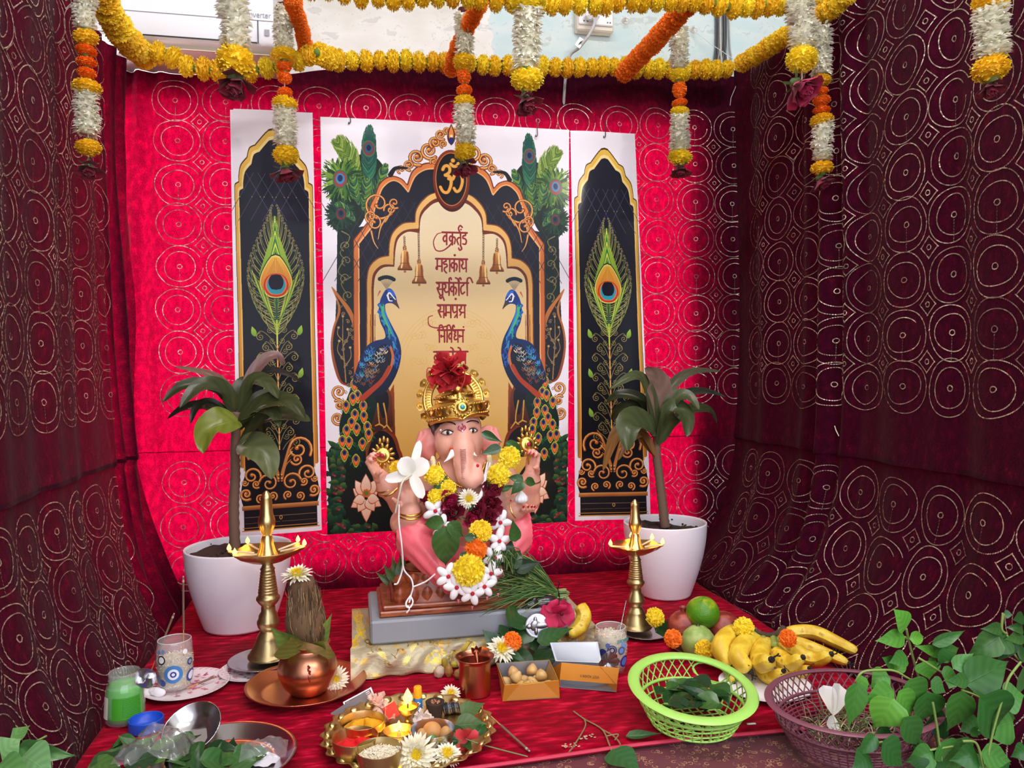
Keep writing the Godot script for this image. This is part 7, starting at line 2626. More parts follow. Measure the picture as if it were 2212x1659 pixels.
	for q in dry:
		g = G.new()
		var s := Vector3(q[4][0], q[4][1], q[4][2])
		var k := rr(0, 6)
		var turn := Basis(UP, rr(-1, 1)) * Basis(Vector3.BACK, -0.7 if q[0] == "turmeric_root" and s.y > 0.012 else rr(-0.4, 0.4))
		g.grid(20, 12, func(u, w):
			var a: float = u * TAU
			var p := Vector3(cos(a) * sin(w * PI), cos(w * PI), sin(a) * sin(w * PI))
			var r := 1.0 + 0.07 * sin(a * 5 + w * 9 + k) + 0.05 * sin(w * 22 + k)
			return turn * (p * s * r), null, true)
		tag(put(q[0].replace(" ", "_"), g, mat(q[3], 0.6), self, q[2] + Vector3(0, s.y * 0.85, 0)), q[1], "nut" if q[0] in ["walnut", "almond", "beige betel nut"] else "spice" if q[0] == "turmeric_root" else "fruit")
	# sweet boxes
	sweet_box()
	empty_box()
	tumbler("glass tumbler of rice with blue flower prints, right of the open sweet boxes", V(.3681,0,.5264), 0.0232, 0.064, 0.052, [[0.65, 0.28, 0.0085, 0.0062, "1c2c8c"], [0.65, 0.28, 0.0062, 0.0, "5a86d8"], [0.35, 0.55, 0.006, 0.004, "5a5a78"], [0.35, 0.55, 0.004, 0.0, "6a9ae0"], [-0.25, 0.58, 0.007, 0.0055, "3a3a6a"], [-0.25, 0.58, 0.0045, 0.0025, "3a3a6a"], [0.5, 0.68, 0.0035, 0.0, "7aa8e8"], [0.65, 0.62, 0.003, 0.0, "7aa8e8"], [-0.5, 0.68, 0.0035, 0.0, "5a6aa8"], [-0.8, 0.5, 0.006, 0.0, "2a3a7c"]])
	var name_at: Vector3 = V(.3681,0,.5264)
	tag(put("glass_lettering", text_mesh("D.Home", 0.007), mat("2f9a9c", 0.4), self, Transform3D(Basis(UP, 0.55), name_at + Vector3(0.0115, 0.049, 0.0205))), "tiny teal lettering printed on the glass tumbler right of the sweet boxes", "lettering")
	t = thing("steel_spoon", "thin steel spoon handle sticking out of the glass tumbler right of the sweet boxes", "spoon")
	g = G.new()
	g.tube([V(.3681,0,.5264) + Vector3(0.008, 0.03, 0), V(.4136,.0817,.47)], 0.0012, 6)
	put("handle", g, M.steel, t)

func banana(t: Node3D, line: Array, r: float, skin: String, called := "skin"):
	var n := line.size()
	var rad := []
	r *= 0.88
	for i in n:
		var q := float(i) / (n - 1)
		rad.append(r * (0.42 + 0.58 * pow(sin(PI * clampf(q * 0.86 + 0.1, 0, 1)), 0.55)) * (0.55 if i == 0 else 1.0))
	rad[-1] = r * 0.3
	rad[-2] = minf(rad[-2], r * 0.62)
	var g := G.new()
	# five soft edges along the fruit
	var base := 0
	g.tube(line, rad, 15)
	for i in range(0, n * 16):
		var c: Vector3 = line[i / 16]
		var k := (i % 16) / 15.0 * TAU
		g.v[i] = c + (g.v[i] - c) * (1 + 0.045 * cos(k * 5))
	var at := put(called, g, banana_mat(), t)
	g = G.new()
	var d: Vector3 = (line[-1] - line[-2]).normalized()
	g.tube([line[-1] - d * r * 0.12, line[-1] + d * r * 0.2, line[-1] + d * r * 0.32], [r * 0.36, r * 0.34, r * 0.2], 8)
	if R.randf() < 0.6:
		for k in 3:
			g.tube(curve([line[-1] + d * r * 0.2, line[-1] + d * r * 0.6 + rv() * r * 0.3, line[-1] + d * r * 0.9 + rv() * r * 0.5], 3), [r * 0.07, r * 0.06, r * 0.05, r * 0.05, r * 0.05, r * 0.06, r * 0.09], 5)
	put("blossom_end", g, mat("2c2620", 0.9), at)
	g = G.new()
	for k in R.randi_range(1, 3):
		var i := R.randi_range(int(n * 0.35), n - 3)
		var q: Vector3 = line[i] + (Vector3(rr(-0.5, 0.5), rr(0.2, 0.9), 1)).normalized() * rad[i] * 0.995
		g.ball(q, Vector3(1, rr(0.5, 0.9), 0.35) * r * rr(0.06, 0.13), 7, 5, Basis(Vector3.BACK, rr(0, 3)))
	put("brown_spot", g, mat("4a3318", 0.9), at)

func banana_mat() -> StandardMaterial3D:
	if not M.has("banana"):
		M.banana = mat("ffffff", 0.42, 0.0, {"albedo_texture": noise_tex(256, 0.012, [[0.2, 0.5, 0.75, 0.92], ["d8b02c", "ecc93c", "f2d650", "c89a30"]], {"seed": 14}), "subsurf_scatter_enabled": true, "subsurf_scatter_strength": 0.05})
		M.banana.uv1_scale = Vector3(1, 1.5, 1)
	return M.banana

func sweet_box():
	# open carton: gold outside, silver inside, standing on its narrow base
	var b: Array = [V(.191,0,.597), V(.2686,0,.6036), Vector3(0.262, 0, 0.535), Vector3(0.2, 0, 0.53)]
	var u: Array = [V(.1923,.026,.6079), V(.2659,.026,.6099), V(.2726,.026,.5349), V(.1959,.026,.5289)]
	var t := thing("sweet_box", "open gold carton filled with round tan sweets", "box")
	var gold := mat("d9a23c", 0.32, 0.25, {"clearcoat_enabled": true, "clearcoat": 0.4})
	var pale := mat("e8b95a", 0.32, 0.25, {"clearcoat_enabled": true, "clearcoat": 0.4})
	var silver := mat("a4a4aa", 0.42, 0.7)
	for k in 4:
		var j := (k + 1) % 4
		var g := G.new()
		slab(g, b[k], b[j], u[j], u[k], 0.0007)
		put("side_panel", g, gold, t)
		g = G.new()
		var m: Vector3 = (u[0] + u[2]) / 2 - Vector3(0, 0.026, 0)
		var inw := func(p: Vector3) -> Vector3: return p.lerp(Vector3(m.x, p.y, m.z), 0.035)
		g.face(inw.call(b[k]) + Vector3(0, 0.0008, 0), inw.call(b[j]) + Vector3(0, 0.0008, 0), inw.call(u[j]), inw.call(u[k]))
		put("silver_lining", g, silver, t)
	var g := G.new()
	slab(g, b[0], b[1], b[2], b[3], 0.0007)
	put("base_panel", g, silver, t)
	# the glued flap on the front
	g = G.new()
	var f: Vector3 = (b[1] - b[0]).cross(Vector3.UP).normalized() * -0.0008
	if f.z < 0:
		f = -f
	var pt := func(s: float, h: float) -> Vector3: return b[0].lerp(b[1], s).lerp(u[0].lerp(u[1], s), h)
	slab(g, pt.call(0.06, 0.04) + f, pt.call(0.98, 0.04) + f, pt.call(0.72, 0.96) + f, pt.call(0.27, 0.96) + f, 0.0005)
	put("front_flap", g, pale, t)
	var mod := G.new()
	mod.lathe([[0, 0], [0.0065, 0.0005], [0.0082, 0.004], [0.0076, 0.0085], [0.005, 0.0125], [0.002, 0.0155], [0, 0.0162]], 20, Vector3.ZERO, Basis(), func(a, h): return 1 + 0.02 * sin(a * 8 + h * 2))
	var mm := mod.mesh()
	var mt := mat("cfa76a", 0.42, 0.0, {"subsurf_scatter_enabled": true, "subsurf_scatter_strength": 0.08})
	var i := 0
	var lo: Vector3 = b[3]
	for q in [[0.12, 0.75, 0], [0.12, 0.35, 0], [0.32, 0.8, 0], [0.3, 0.2, 0], [0.62, 0.8, 0], [0.85, 0.78, 0], [0.55, 0.18, 0], [0.9, 0.3, 0], [0.72, 0.5, 0.0], [0.2, 0.55, 1], [0.7, 0.22, 1], [0.86, 0.58, 1], [0.45, 0.85, 0.3], [0.25, 0.3, 1]]:
		var p: Vector3 = b[3].lerp(b[2], 0.08 + q[0] * 0.84).lerp(b[0].lerp(b[1], 0.08 + q[0] * 0.84), 0.12 + q[1] * 0.76)
		var o := put("round_sweet", mm, mt, self, Transform3D(Basis.from_euler(Vector3(rr(-0.8, 0.8), rr(0, 6), rr(-0.8, 0.8))), p + Vector3(0, 0.003 + q[2] * 0.011, 0)))
		tag(o, "round tan milk sweet in the gold carton", "sweet", "sweets in the gold carton")
		i += 1

func slab(g: G, a: Vector3, b: Vector3, c: Vector3, d: Vector3, th: float):
	# a thin sheet with thickness, away from its facing side
	var n := (b - a).cross(d - a).normalized() * th
	g.face(a, b, c, d)
	g.face(d - n, c - n, b - n, a - n)
	g.face(a, a - n, b - n, b)
	g.face(b, b - n, c - n, c)
	g.face(c, c - n, d - n, d)
	g.face(d, d - n, a - n, a)

func empty_box():
	var t := thing("sweet_carton", "empty open carton with a silver inside, orange flap and upside-down print", "box")
	var gold := mat("d88f2a", 0.35, 0.1, {"clearcoat_enabled": true, "clearcoat": 0.35})
	var silver := mat("a9aeb6", 0.4, 0.6)
	var a: Vector3 = V(.2769,.012,.5737)
	var b: Vector3 = V(.3482,.012,.6071)
	var c: Vector3 = V(.3517,.034,.6073)
	var d: Vector3 = V(.281,.034,.5694)
	var g := G.new()
	slab(g, a, b, c, d, 0.0007)
	put("front_flap", g, gold, t)
	g = G.new()
	var pt := func(s: float, h: float) -> Vector3: return a.lerp(b, s).lerp(d.lerp(c, s), h)
	var f := (b - a).cross(d - a).normalized() * 0.0006
	if f.z < 0:
		f = -f
	g.tube([pt.call(0.68, 0.98) + f, pt.call(0.985, 0.03) + f], 0.0005, 5)
	put("crease", g, mat("a86a1c", 0.5), t)
	var x := (b - a).normalized()
	var y := (d - a).normalized()
	var z := x.cross(y).normalized()
	put("print", text_mesh("VISIT AGAIN !!", 0.0042), mat("3a2410", 0.6), t, Transform3D(Basis(-x, -y, z), pt.call(0.52, 0.34) + z * 0.0008))
	var e: Vector3 = V(.2796,.026,.542)
	var h: Vector3 = V(.3398,.028,.5693)
	g = G.new()
	slab(g, a + Vector3(0, -0.011, -0.002), b + Vector3(0, -0.011, -0.002), b + Vector3(-0.012, -0.011, -0.06), a + Vector3(-0.004, -0.011, -0.06), 0.0006)
	put("base_panel", g, silver, t)
	g = G.new()
	slab(g, a + Vector3(0, -0.011, -0.002), a, d, a + Vector3(-0.004, -0.011, -0.06), 0.0006)
	slab(g, b + Vector3(0, -0.011, -0.002), b, c, b + Vector3(-0.012, -0.011, -0.06), 0.0006)
	put("side_panel", g, gold, t)
	g = G.new()
	slab(g, e, h, V(.3417,.05,.5458), V(.274,.05,.5331), 0.0006)
	put("silver_flap", g, silver, t)
	g = G.new()
	slab(g, a + Vector3(-0.004, -0.011, -0.06), b + Vector3(-0.012, -0.011, -0.06), h, e, 0.0006)
	put("back_panel", g, silver, t)
	t = thing("foil_ball", "crumpled silver foil in the empty carton by the glass tumbler", "foil", "", V(.3433,.034,.5793))
	g = G.new()
	for i in 13:
		var q := i * TAU / 13
		var dd := Vector3(cos(q), sin(q) * 0.9, 0.4)
		g.blade(Vector3(0, 0, 0.006), dd, Vector3(0, 0, 1), rr(0.014, 0.021), 0.012, {"nl": 4, "nw": 2, "tip": 0.9, "curl": rr(-0.9, 0.2), "cup": rr(-0.8, 0.8)})
	put("foil", g, M.foil, t)

# ---------------------------------------------------------------- the brass tray

func small_bowl(label: String, at: Vector3, r: float, h: float, m: Material) -> Node3D:
	var t := thing("small_bowl", label, "bowl", "", at)
	var g := G.new()
	g.lathe([[0, 0], [r * 0.6, 0], [r * 0.66, h * 0.03], [r * 0.86, h * 0.3], [r * 0.97, h * 0.7], [r, h], [r * 1.012, h * 1.01], [r * 0.985, h * 1.015], [r * 0.94, h * 0.7], [r * 0.82, h * 0.3], [r * 0.6, h * 0.08], [0, h * 0.07]], 48)
	put("vessel", g, m, t)
	return t

func heap(called: String, label: String, category: String, at: Vector3, r: float, h: float, hex: String, seed_: int):
	var fn := FastNoiseLite.new()
	fn.seed = seed_
	fn.frequency = 90.0
	var g := G.new()
	g.grid(36, 14, func(s, q):
		var a: float = s * TAU
		var w: float = r * q
		return Vector3(cos(a) * w, h * (1 - q * q) * (0.8 + 0.5 * sin(a * 2 + seed_)) + 0.004 * fn.get_noise_2d(cos(a) * w, sin(a) * w) * (1 - q * 0.5), sin(a) * w))
	var t := thing(called, label, category, "", at)
	put("powder", g, mat(hex, 0.95), t)

func _tray():
	var at: Vector3 = Vector3(0.062, 0.0004, 0.674)
	var t := thing("brass_tray", "round brass tray with a scalloped rim holding the lamps, bowls and flowers", "tray", "", at)
	var g := G.new()
	g.lathe([[0, 0], [0.08, 0], [0.086, 0.002], [0.1, 0.0105], [0.103, 0.012], [0.1025, 0.0128], [0.0985, 0.0118], [0.0855, 0.0035], [0.08, 0.0016], [0, 0.0016]], 144, Vector3.ZERO, Basis(), func(a, h): return 1.0 + 0.028 * sin(a * 26) * smoothstep(0.15, 0.4, 0.5 - absf(h - 0.45)))
	put("dish", g, M.brass, t)
	for i in 26:
		var a := (i + 0.5) * TAU / 26
		g = G.new()
		g.ball(Vector3(cos(a) * 0.0955, 0.0098, sin(a) * 0.0955), Vector3(0.006, 0.0034, 0.0078), 10, 6, Basis(UP, -a) * Basis(Vector3.BACK, 0.65))
		put("embossed_lobe", g, M.brass, t)
	var y := 0.0022
	var p: Vector3 = V(.0068,.029,.6762)
	p.y = y
	small_bowl("brass bowl of yellow turmeric powder, hindmost on the tray", p, 0.0262, 0.027, M.brass)
	heap("turmeric_powder", "yellow turmeric powder heaped in the hindmost brass bowl", "spice", p + Vector3(0.002, 0.019, 0.002), 0.0246, 0.008, "d99a10", 1)
	p = V(-.002,.029,.7157)
	p.y = y
	small_bowl("brass bowl of red powder on the left of the tray", p, 0.0258, 0.027, M.brass_old)
	heap("red_powder", "bright red powder in the left brass bowl", "powder", p + Vector3(0, 0.0165, 0.001), 0.0238, 0.006, "d4141c", 2)
	p = V(.0237,.029,.7514)
	p.y = y
	small_bowl("brass bowl of rice grains at the front of the tray", p, 0.0252, 0.028, M.brass_old)
	t = thing("rice_grains", "white rice grains in the front brass bowl", "rice", "", p)
	g = G.new()
	g.tint = lin("d8cfb0")
	g.lathe([[0.0235, 0.019], [0.015, 0.0225], [0, 0.024]], 24)
	for k in 420:
		var a := rr(0, TAU)
		var w := 0.0225 * sqrt(R.randf())
		g.tint = lin(["ece4cc", "f4eede", "ddd2b0", "e8d8c0"][k % 4])
		g.ball(Vector3(cos(a) * w, 0.0245 - w * w * 10 + rr(0, 0.001), sin(a) * w), Vector3(0.0007, 0.0027, 0.0007), 5, 4, toward(Vector3(rr(-1, 1), rr(-0.25, 0.25), rr(-1, 1))))
	put("grains", g, M.stem, t)
	stuff(t.get_child(0))
	p = V(.0861,.026,.7114)
	p.y = y
	small_bowl("steel bowl of tan nuts and a green leaf on the tray", p, 0.0255, 0.025, M.steel)
	for q in [[Vector3(-0.013, 0.015, 0.002), Vector3(0.007, 0.012, 0.007), "pale oval nut on the left in the steel bowl"], [Vector3(0.0, 0.018, -0.006), Vector3(0.0115, 0.0115, 0.0105), "large tan nut in the middle of the steel bowl"], [Vector3(0.0145, 0.016, 0.0), Vector3(0.007, 0.0098, 0.007), "small tan nut on the right in the steel bowl"], [Vector3(-0.002, 0.01, 0.011), Vector3(0.009, 0.006, 0.007), "tan nut under the small green leaf in the steel bowl"]]:
		g = G.new()
		g.ball(Vector3.ZERO, q[1], 18, 12, Basis(Vector3.BACK, rr(-0.3, 0.3)))
		tag(put("betel_nut", g, mat("c98f52" if q[1].x > 0.0072 else "bf9258", 0.6), self, p + q[0]), q[2], "nut")
	tag(leaf_at(self, "leaf", p + Vector3(-0.008, 0.019, 0.013), Vector3(1, 0.1, 0.1), Vector3(0, 1, 0.6), 0.02, 1, "5f8a38", 0.8), "small green leaf curled over the nuts in the steel bowl", "leaf")
	# tall and low lamps
	p = V(.061,.036,.6679)
	p.y = y
	t = thing("pedestal_lamp", "small brass lamp on a stem with the taller flame on the tray", "oil lamp", "", p)
	g = G.new()
	g.lathe([[0, 0], [0.013, 0], [0.013, 0.0015], [0.006, 0.004], [0.0042, 0.007], [0.006, 0.0095], [0.0038, 0.012], [0.0055, 0.0145], [0.0035, 0.018], [0.004, 0.022], [0.008, 0.026]], 28)
	put("stem", g, M.brass, t)
	g = G.new()
	g.lathe([[0.004, 0.0235], [0.009, 0.0262], [0.0118, 0.03], [0.0128, 0.0345], [0.013, 0.0352], [0.0122, 0.035], [0.011, 0.0305], [0.008, 0.028], [0, 0.0275]], 40, Vector3.ZERO, Basis(), func(a, h): return 1.0 + 0.2 * pow(maxf(0, cos(a * 2.5 + 0.4)), 2) * smoothstep(0.2, 0.5, 0.5 - absf(h - 0.5)) * 1.2)
	put("cup", g, M.brass, t)
	g = G.new()
	g.lathe([[0, 0.0325], [0.0095, 0.0325], [0.0112, 0.0322]], 24)
	put("ghee", g, mat("e8b83c", 0.15), t)
	lit_flame(t, Vector3(0.0, 0.038, 0.0), 0.017, 0.0022)
	p = V(.0488,.017,.6901)
	p.y = y
	t = thing("oil_dish_lamp", "low brass dish lamp with a small flame in the middle of the tray", "oil lamp", "", p)
	g = G.new()
	g.lathe([[0, 0], [0.008, 0], [0.0085, 0.0015], [0.0125, 0.005], [0.0165, 0.0115], [0.018, 0.0165], [0.0184, 0.0175], [0.0175, 0.0172], [0.0158, 0.0118], [0.011, 0.0058], [0, 0.004]], 40)
	put("cup", g, M.brass, t)
	g = G.new()
	g.lathe([[0, 0.0095], [0.0135, 0.0095], [0.0142, 0.0092]], 24)
	put("oil", g, mat("d8a030", 0.1), t)
	g = G.new()
	g.tint = lin("c8a878")
	g.lathe([[0.002, 0.009], [0.002, 0.0135], [0.001, 0.0155], [0, 0.016]], 8)
	put("cotton_wick", g, M.petal, t)
	lit_flame(t, Vector3(0, 0.0165, 0), 0.011, 0.0015)
	# small things at the back of the tray
	t = thing("incense_cup", "dark round incense cup with a gritty top at the back of the tray", "incense", "", V(.098,0,.6271) + Vector3(0, 0.003, 0))
	g = G.new()
	g.lathe([[0, 0], [0.0085, 0], [0.009, 0.001], [0.0118, 0.017], [0.0122, 0.019], [0.0105, 0.0195], [0.0085, 0.018], [0, 0.0175]], 30)
	put("cup", g, mat("2c1f1c", 0.8), t)
	g = G.new()
	for k in 60:
		var a := rr(0, TAU)
		var w := 0.0068 * sqrt(R.randf())
		g.tint = lin(["7a4a34", "a8744c", "4a2c24", "c09070"][k % 4])
		g.ball(Vector3(cos(a) * w, 0.0182, sin(a) * w), Vector3.ONE * rr(0.0006, 0.0013), 5, 4)
	stuff(put("grit", g, M.stem, t))
	t = thing("small_bottle", "tiny bottle with an orange cap and blue label behind the tall flame", "bottle", "", V(.0776,0,.6114) + Vector3(0.0, 0.003, 0))
	g = G.new()
	g.lathe([[0, 0], [0.0055, 0], [0.006, 0.001], [0.006, 0.018], [0.0045, 0.02]], 20)
	put("body", g, mat("2f7ac0", 0.4), t)
	g = G.new()
	g.lathe([[0.0052, 0.0195], [0.0056, 0.02], [0.0052, 0.033], [0.0045, 0.034], [0, 0.034]], 20, Vector3.ZERO, Basis(), func(a, _h): return 1 + 0.02 * sin(a * 20))
	put("cap", g, mat("f0a818", 0.4), t)
	g = G.new()
	g.box(Vector3(0, 0.012, 0.0061), Vector3(0.002, 0.008, 0.0005))
	g.box(Vector3(0.0, 0.014, 0.0061), Vector3(0.0055, 0.0016, 0.0005))
	put("white_print", g, M.white, t)
	t = thing("printed_card", "small white printed card leaning at the back left of the tray", "card", "", V(0,0,.5804) + Vector3(0.004, 0.013, 0))
	g = G.new()
	var cb := Basis(Vector3.BACK, 0.42) * Basis(Vector3.RIGHT, -0.5)
	g.box(Vector3.ZERO, Vector3(0.04, 0.016, 0.0006), 0.0, cb)
	put("card", g, M.white, t)
	g = G.new()
	g.box(cb * Vector3(0, 0, 0.0004), Vector3(0.036, 0.0125, 0.0004), 0.0, cb)
	put("print_frame", g, mat("5a3a40", 0.6), t)
	for k in 5:
		g = G.new()
		g.box(cb * Vector3(0, 0.0045 - k * 0.0022, 0.0007), Vector3(0.033, 0.0013, 0.0004), 0.0, cb)
		put("print_line", g, mat("e8dcdc", 0.6), t)
	g = G.new()
	g.box(Vector3(-0.012, -0.006, 0.004), Vector3(0.05, 0.014, 0.0006), 0.0, Basis(Vector3.BACK, 0.5) * Basis(Vector3.RIGHT, -0.6))
	put("grey_flap", g, mat("7c7478", 0.5), t)
	for q in [[V(.0264,0,.5937) + Vector3(0, 0.016, 0), "pale peach crumpled tissue behind the tall lamp on the tray", "f0d0c0", 0.017], [V(.0386,0,.6263) + Vector3(0, 0.008, 0), "peach crumpled tissue between the turmeric bowl and the dish lamp", "e6bca8", 0.015], [V(.0807,0,.6363) + Vector3(0, 0.01, 0), "white crumpled tissue right of the tall lamp's stem", "ece4e2", 0.014], [V(.0304,0,.6598) + Vector3(0, 0.006, 0), "white tissue strip beside the red powder bowl", "e8dcd4", 0.011]]:
		t = thing("tissue", q[1], "tissue", "", q[0])
		g = G.new()
		for k in 12:
			var d := Vector3(rr(-1, 1), rr(0.0, 1), rr(-0.6, 1)).normalized()
			g.blade(rv() * 0.002 - Vector3(0, q[3] * 0.3, 0), d, rv(), q[3] * rr(0.8, 1.2), q[3] * rr(0.6, 1.0), {"nl": 5, "nw": 4, "tip": 0.9, "curl": rr(-1.2, 1.2), "cup": rr(-0.7, 0.7), "ruff": 0.12, "ph": rr(0, 6), "c0": lin(q[2]), "c1": lin(q[2])})
		put("paper", g, M.petal, t)
	t = thing("red_sachet", "small red sachet leaning between the tissues on the tray", "sachet", "", V(.0433,0,.6248) + Vector3(0, 0.014, 0.001))
	g = G.new()
	g.box(Vector3.ZERO, Vector3(0.018, 0.018, 0.002), 0.0009, Basis(Vector3.BACK, 0.5) * Basis(Vector3.RIGHT, -0.4))
	put("sachet", g, mat("e03a2c", 0.45), t)
	g = G.new()
	var roll := V(.1193,0,.6227) + Vector3(0, 0.0095, 0)
	t = thing("foil_roll", "small roll of dark and silver foil next to the incense cup", "foil", "", roll)
	for k in 7:
		g = G.new()
		torus(g, Vector3(-0.009 + k * 0.003, 0.0004 * sin(k * 2.0), 0), Vector3(1, 0.2, 0.1), 0.0062, 0.0017, 18)
		put("fold", g, mat(["8a8c94", "5a6470", "b8bcc4"][k % 3], 0.2, 0.9), t)
	g = G.new()
	g.lathe([[0, -0.001], [0.006, -0.001], [0.0068, 0], [0.006, 0.001], [0, 0.0012]], 20, Vector3(0.014, 0, 0.002), toward(Vector3(1, 0.3, 0.2)))
	put("end_cap", g, M.brass, t)
	tag(leaf_at(self, "leaf", V(.1278,0,.6514) + Vector3(0, 0.014, 0), Vector3(1, 0.25, -0.35), Vector3(0, 1, 0.5), 0.036, 3, "55713f", 1.0), "matt green leaf at the right of the tray, upper of the two", "leaf")
	tag(leaf_at(self, "leaf", V(.1172,0,.6827) + Vector3(0, 0.014, 0), Vector3(1, 0.1, 0.12), Vector3(0, 1, 0.5), 0.038, 3, "4c6a3c", 1.2), "matt green leaf at the right of the tray, lower one beside the steel bowl", "leaf")
	for q in [[V(.1168,0,.7062), Vector3(-1, 0.2, 0.2)], [V(.1237,0,.6962), Vector3(-0.4, 0.7, 0.2)], [V(.1402,0,.6977), Vector3(0.6, 0.5, -0.4)], [V(.1216,0,.7108), Vector3(0.2, 0.3, 0.8)]]:
		tag(leaf_at(self, "leaf", q[0] + Vector3(0, 0.006, 0), q[1], Vector3(0, 1, 0.6), 0.026, 1, "2f5a2a", 0.8), "dark green leaflet round the small red flower on the tray", "leaf", "leaflets round the red flower")
	t = thing("red_flower", "small wilted red flower on the leaves at the right of the tray", "flower", "", V(.1243,0,.7148) + Vector3(0, 0.012, 0))
	g = G.new()
	for q in [[-0.5, 0.6], [0.1, 1.0], [0.9, 0.5], [0.2, -0.8], [-0.5, -0.6]]:
		g.blade(Vector3.ZERO, Vector3(q[0], q[1], 0.4), Vector3(0, 0.3, 1), rr(0.014, 0.019), 0.012, {"nl": 6, "nw": 4, "tip": 0.8, "curl": rr(-1, 0.4), "cup": rr(-0.3, 0.5), "ruff": 0.12, "ph": rr(0, 6), "c0": lin("b01c24"), "c1": lin("d84048")})
	put("petals", g, M.petal, t)
	g = G.new()
	g.tint = lin("6f8050")
	g.tube(curve([Vector3.ZERO, Vector3(0.02, -0.004, 0.012), V(.1896,0,.7544) + Vector3(0, 0.003, 0) - t.position], 6), 0.0009, 5)
	put("stalk", g, M.stem, t)
	place_flower("chrysanthemum", chrysanthemum(1), "large white chrysanthemum at the front of the tray beside the rice bowl", "flower", V(.0639,0,.748) + Vector3(0, 0.0175, 0), Vector3(-0.05, 0.35, 1), 0.0235)
	place_flower("chrysanthemum", chrysanthemum(0), "pale yellow chrysanthemum at the front of the tray below the steel bowl", "flower", V(.099,0,.7438) + Vector3(0, 0.01, 0), Vector3(0.1, 1, 0.4), 0.0175)
	incense("brown incense stick lying on the red cloth off the tray's right rim", V(.1591,0,.647) + Vector3(0, 0.012, 0), V(.1945,0,.7403) + Vector3(0, 0.0022, 0), 0.0)

# ---------------------------------------------------------------- the right part of the table

func round_fruit(called: String, label: String, at: Vector3, r: Vector3, m: Material, bump: Callable) -> Node3D:
	var t := thing(called, label, "fruit", "", at)
	var g := G.new()
	g.grid(40, 26, func(s, q):
		var a: float = s * TAU
		var p := Vector3(cos(a) * sin(q * PI), cos(q * PI), sin(a) * sin(q * PI))
		return p * r * bump.call(a, q * PI), null, true)
	put("skin", g, m, t)
	return t

func basket(label: String, at: Vector3, rb: float, rt: float, h: float, lip: float, m: Material, squares: int, slots: int, oval: Vector3, turn: float, handle: float, dip := 0.0):
	# open plastic basket: square holes below, slanting lattice above, a broad lip
	var t := thing("plastic_basket", label, "basket", "", at, turn)
	var rad := func(y: float) -> float: return lerpf(rb, rt, pow(clampf(y / h, 0, 1), 0.8))
	var ring := func(y: float, wide: float, thick: float) -> G:
		var g := G.new()
		torus(g, Vector3(0, y, 0), UP, rad.call(y), wide, 72, thick / wide)
		for i in g.v.size():
			g.v[i] *= oval
			g.v[i].y -= g.v[i].z * dip * pow(y / h, 2)
		return g
	put("rim", ring.call(h, lip, lip * 0.42), m, t)
	put("foot_ring", ring.call(0.0012, 0.0014, 0.0012), m, t)
	var split := h * 0.56
	for k in slots + 1:
		put("band", ring.call(split * k / slots, 0.0011 if k < slots else 0.002, 0.0009 if k < slots else 0.002), m, t)
	for i in squares:
		var g := G.new()
		var a := i * TAU / squares
		var l := []
		for k in 5:
			var y := split * k / 4.0
			l.append(Vector3(cos(a) * rad.call(y), y, sin(a) * rad.call(y)) * oval)
		g.tube(l, 0.001, 5, false)
		put("rib", g, m, t)
	for i in squares:
		for s in [-1.0, 1.0]:
			var g := G.new()
			var l := []
			var skip := false
			for k in 5:
				var y := lerpf(split, h, k / 4.0)
				var a = (i + s * k / 4.0 * 1.5) * TAU / squares
				if handle > -9 and absf(angle_difference(a, handle)) < 0.3 and k == 3:
					skip = true
				l.append(Vector3(cos(a) * rad.call(y), y, sin(a) * rad.call(y)) * oval)
			if skip:
				continue
			for k in 5:
				l[k].y -= l[k].z * dip * pow(l[k].y / h, 2)
			g.tube(l, 0.0009, 5, false)
			put("lattice_bar", g, m, t)
	if handle > -9:
		var g := G.new()
		var l := []
		for k in 17:
			var u := k / 16.0 * TAU
			var y := lerpf(split, h, 0.5 + 0.42 * sin(u))
			var a := handle + 0.36 * cos(u)
			l.append(Vector3(cos(a) * rad.call(y), y, sin(a) * rad.call(y)) * oval)
		for k in 17:
			l[k].y -= l[k].z * dip * pow(l[k].y / h, 2)
		g.tube(l, 0.0014, 6)
		put("hand_hole", g, m, t)
	var g := G.new()
	for k in 9:
		var x := lerpf(-0.85, 0.85, k / 8.0) * rb
		var w := sqrt(rb * rb - x * x)
		g.tube([Vector3(x, 0.0012, -w) * oval, Vector3(x, 0.0012, w) * oval], 0.0011, 5)
		g.tube([Vector3(-w, 0.0012, x) * oval, Vector3(w, 0.0012, x) * oval], 0.0011, 5)
	put("floor_grid", g, m, t)
	for k in 3:
		g = G.new()
		var a := k * TAU / 3 + 1.4
		g.box(Vector3(cos(a) * rb * 0.95, 0.0, sin(a) * rb * 0.95) * oval, Vector3(0.008, 0.0016, 0.004), 0.0006, Basis(UP, -a + PI / 2))
		put("foot", g, m, t)

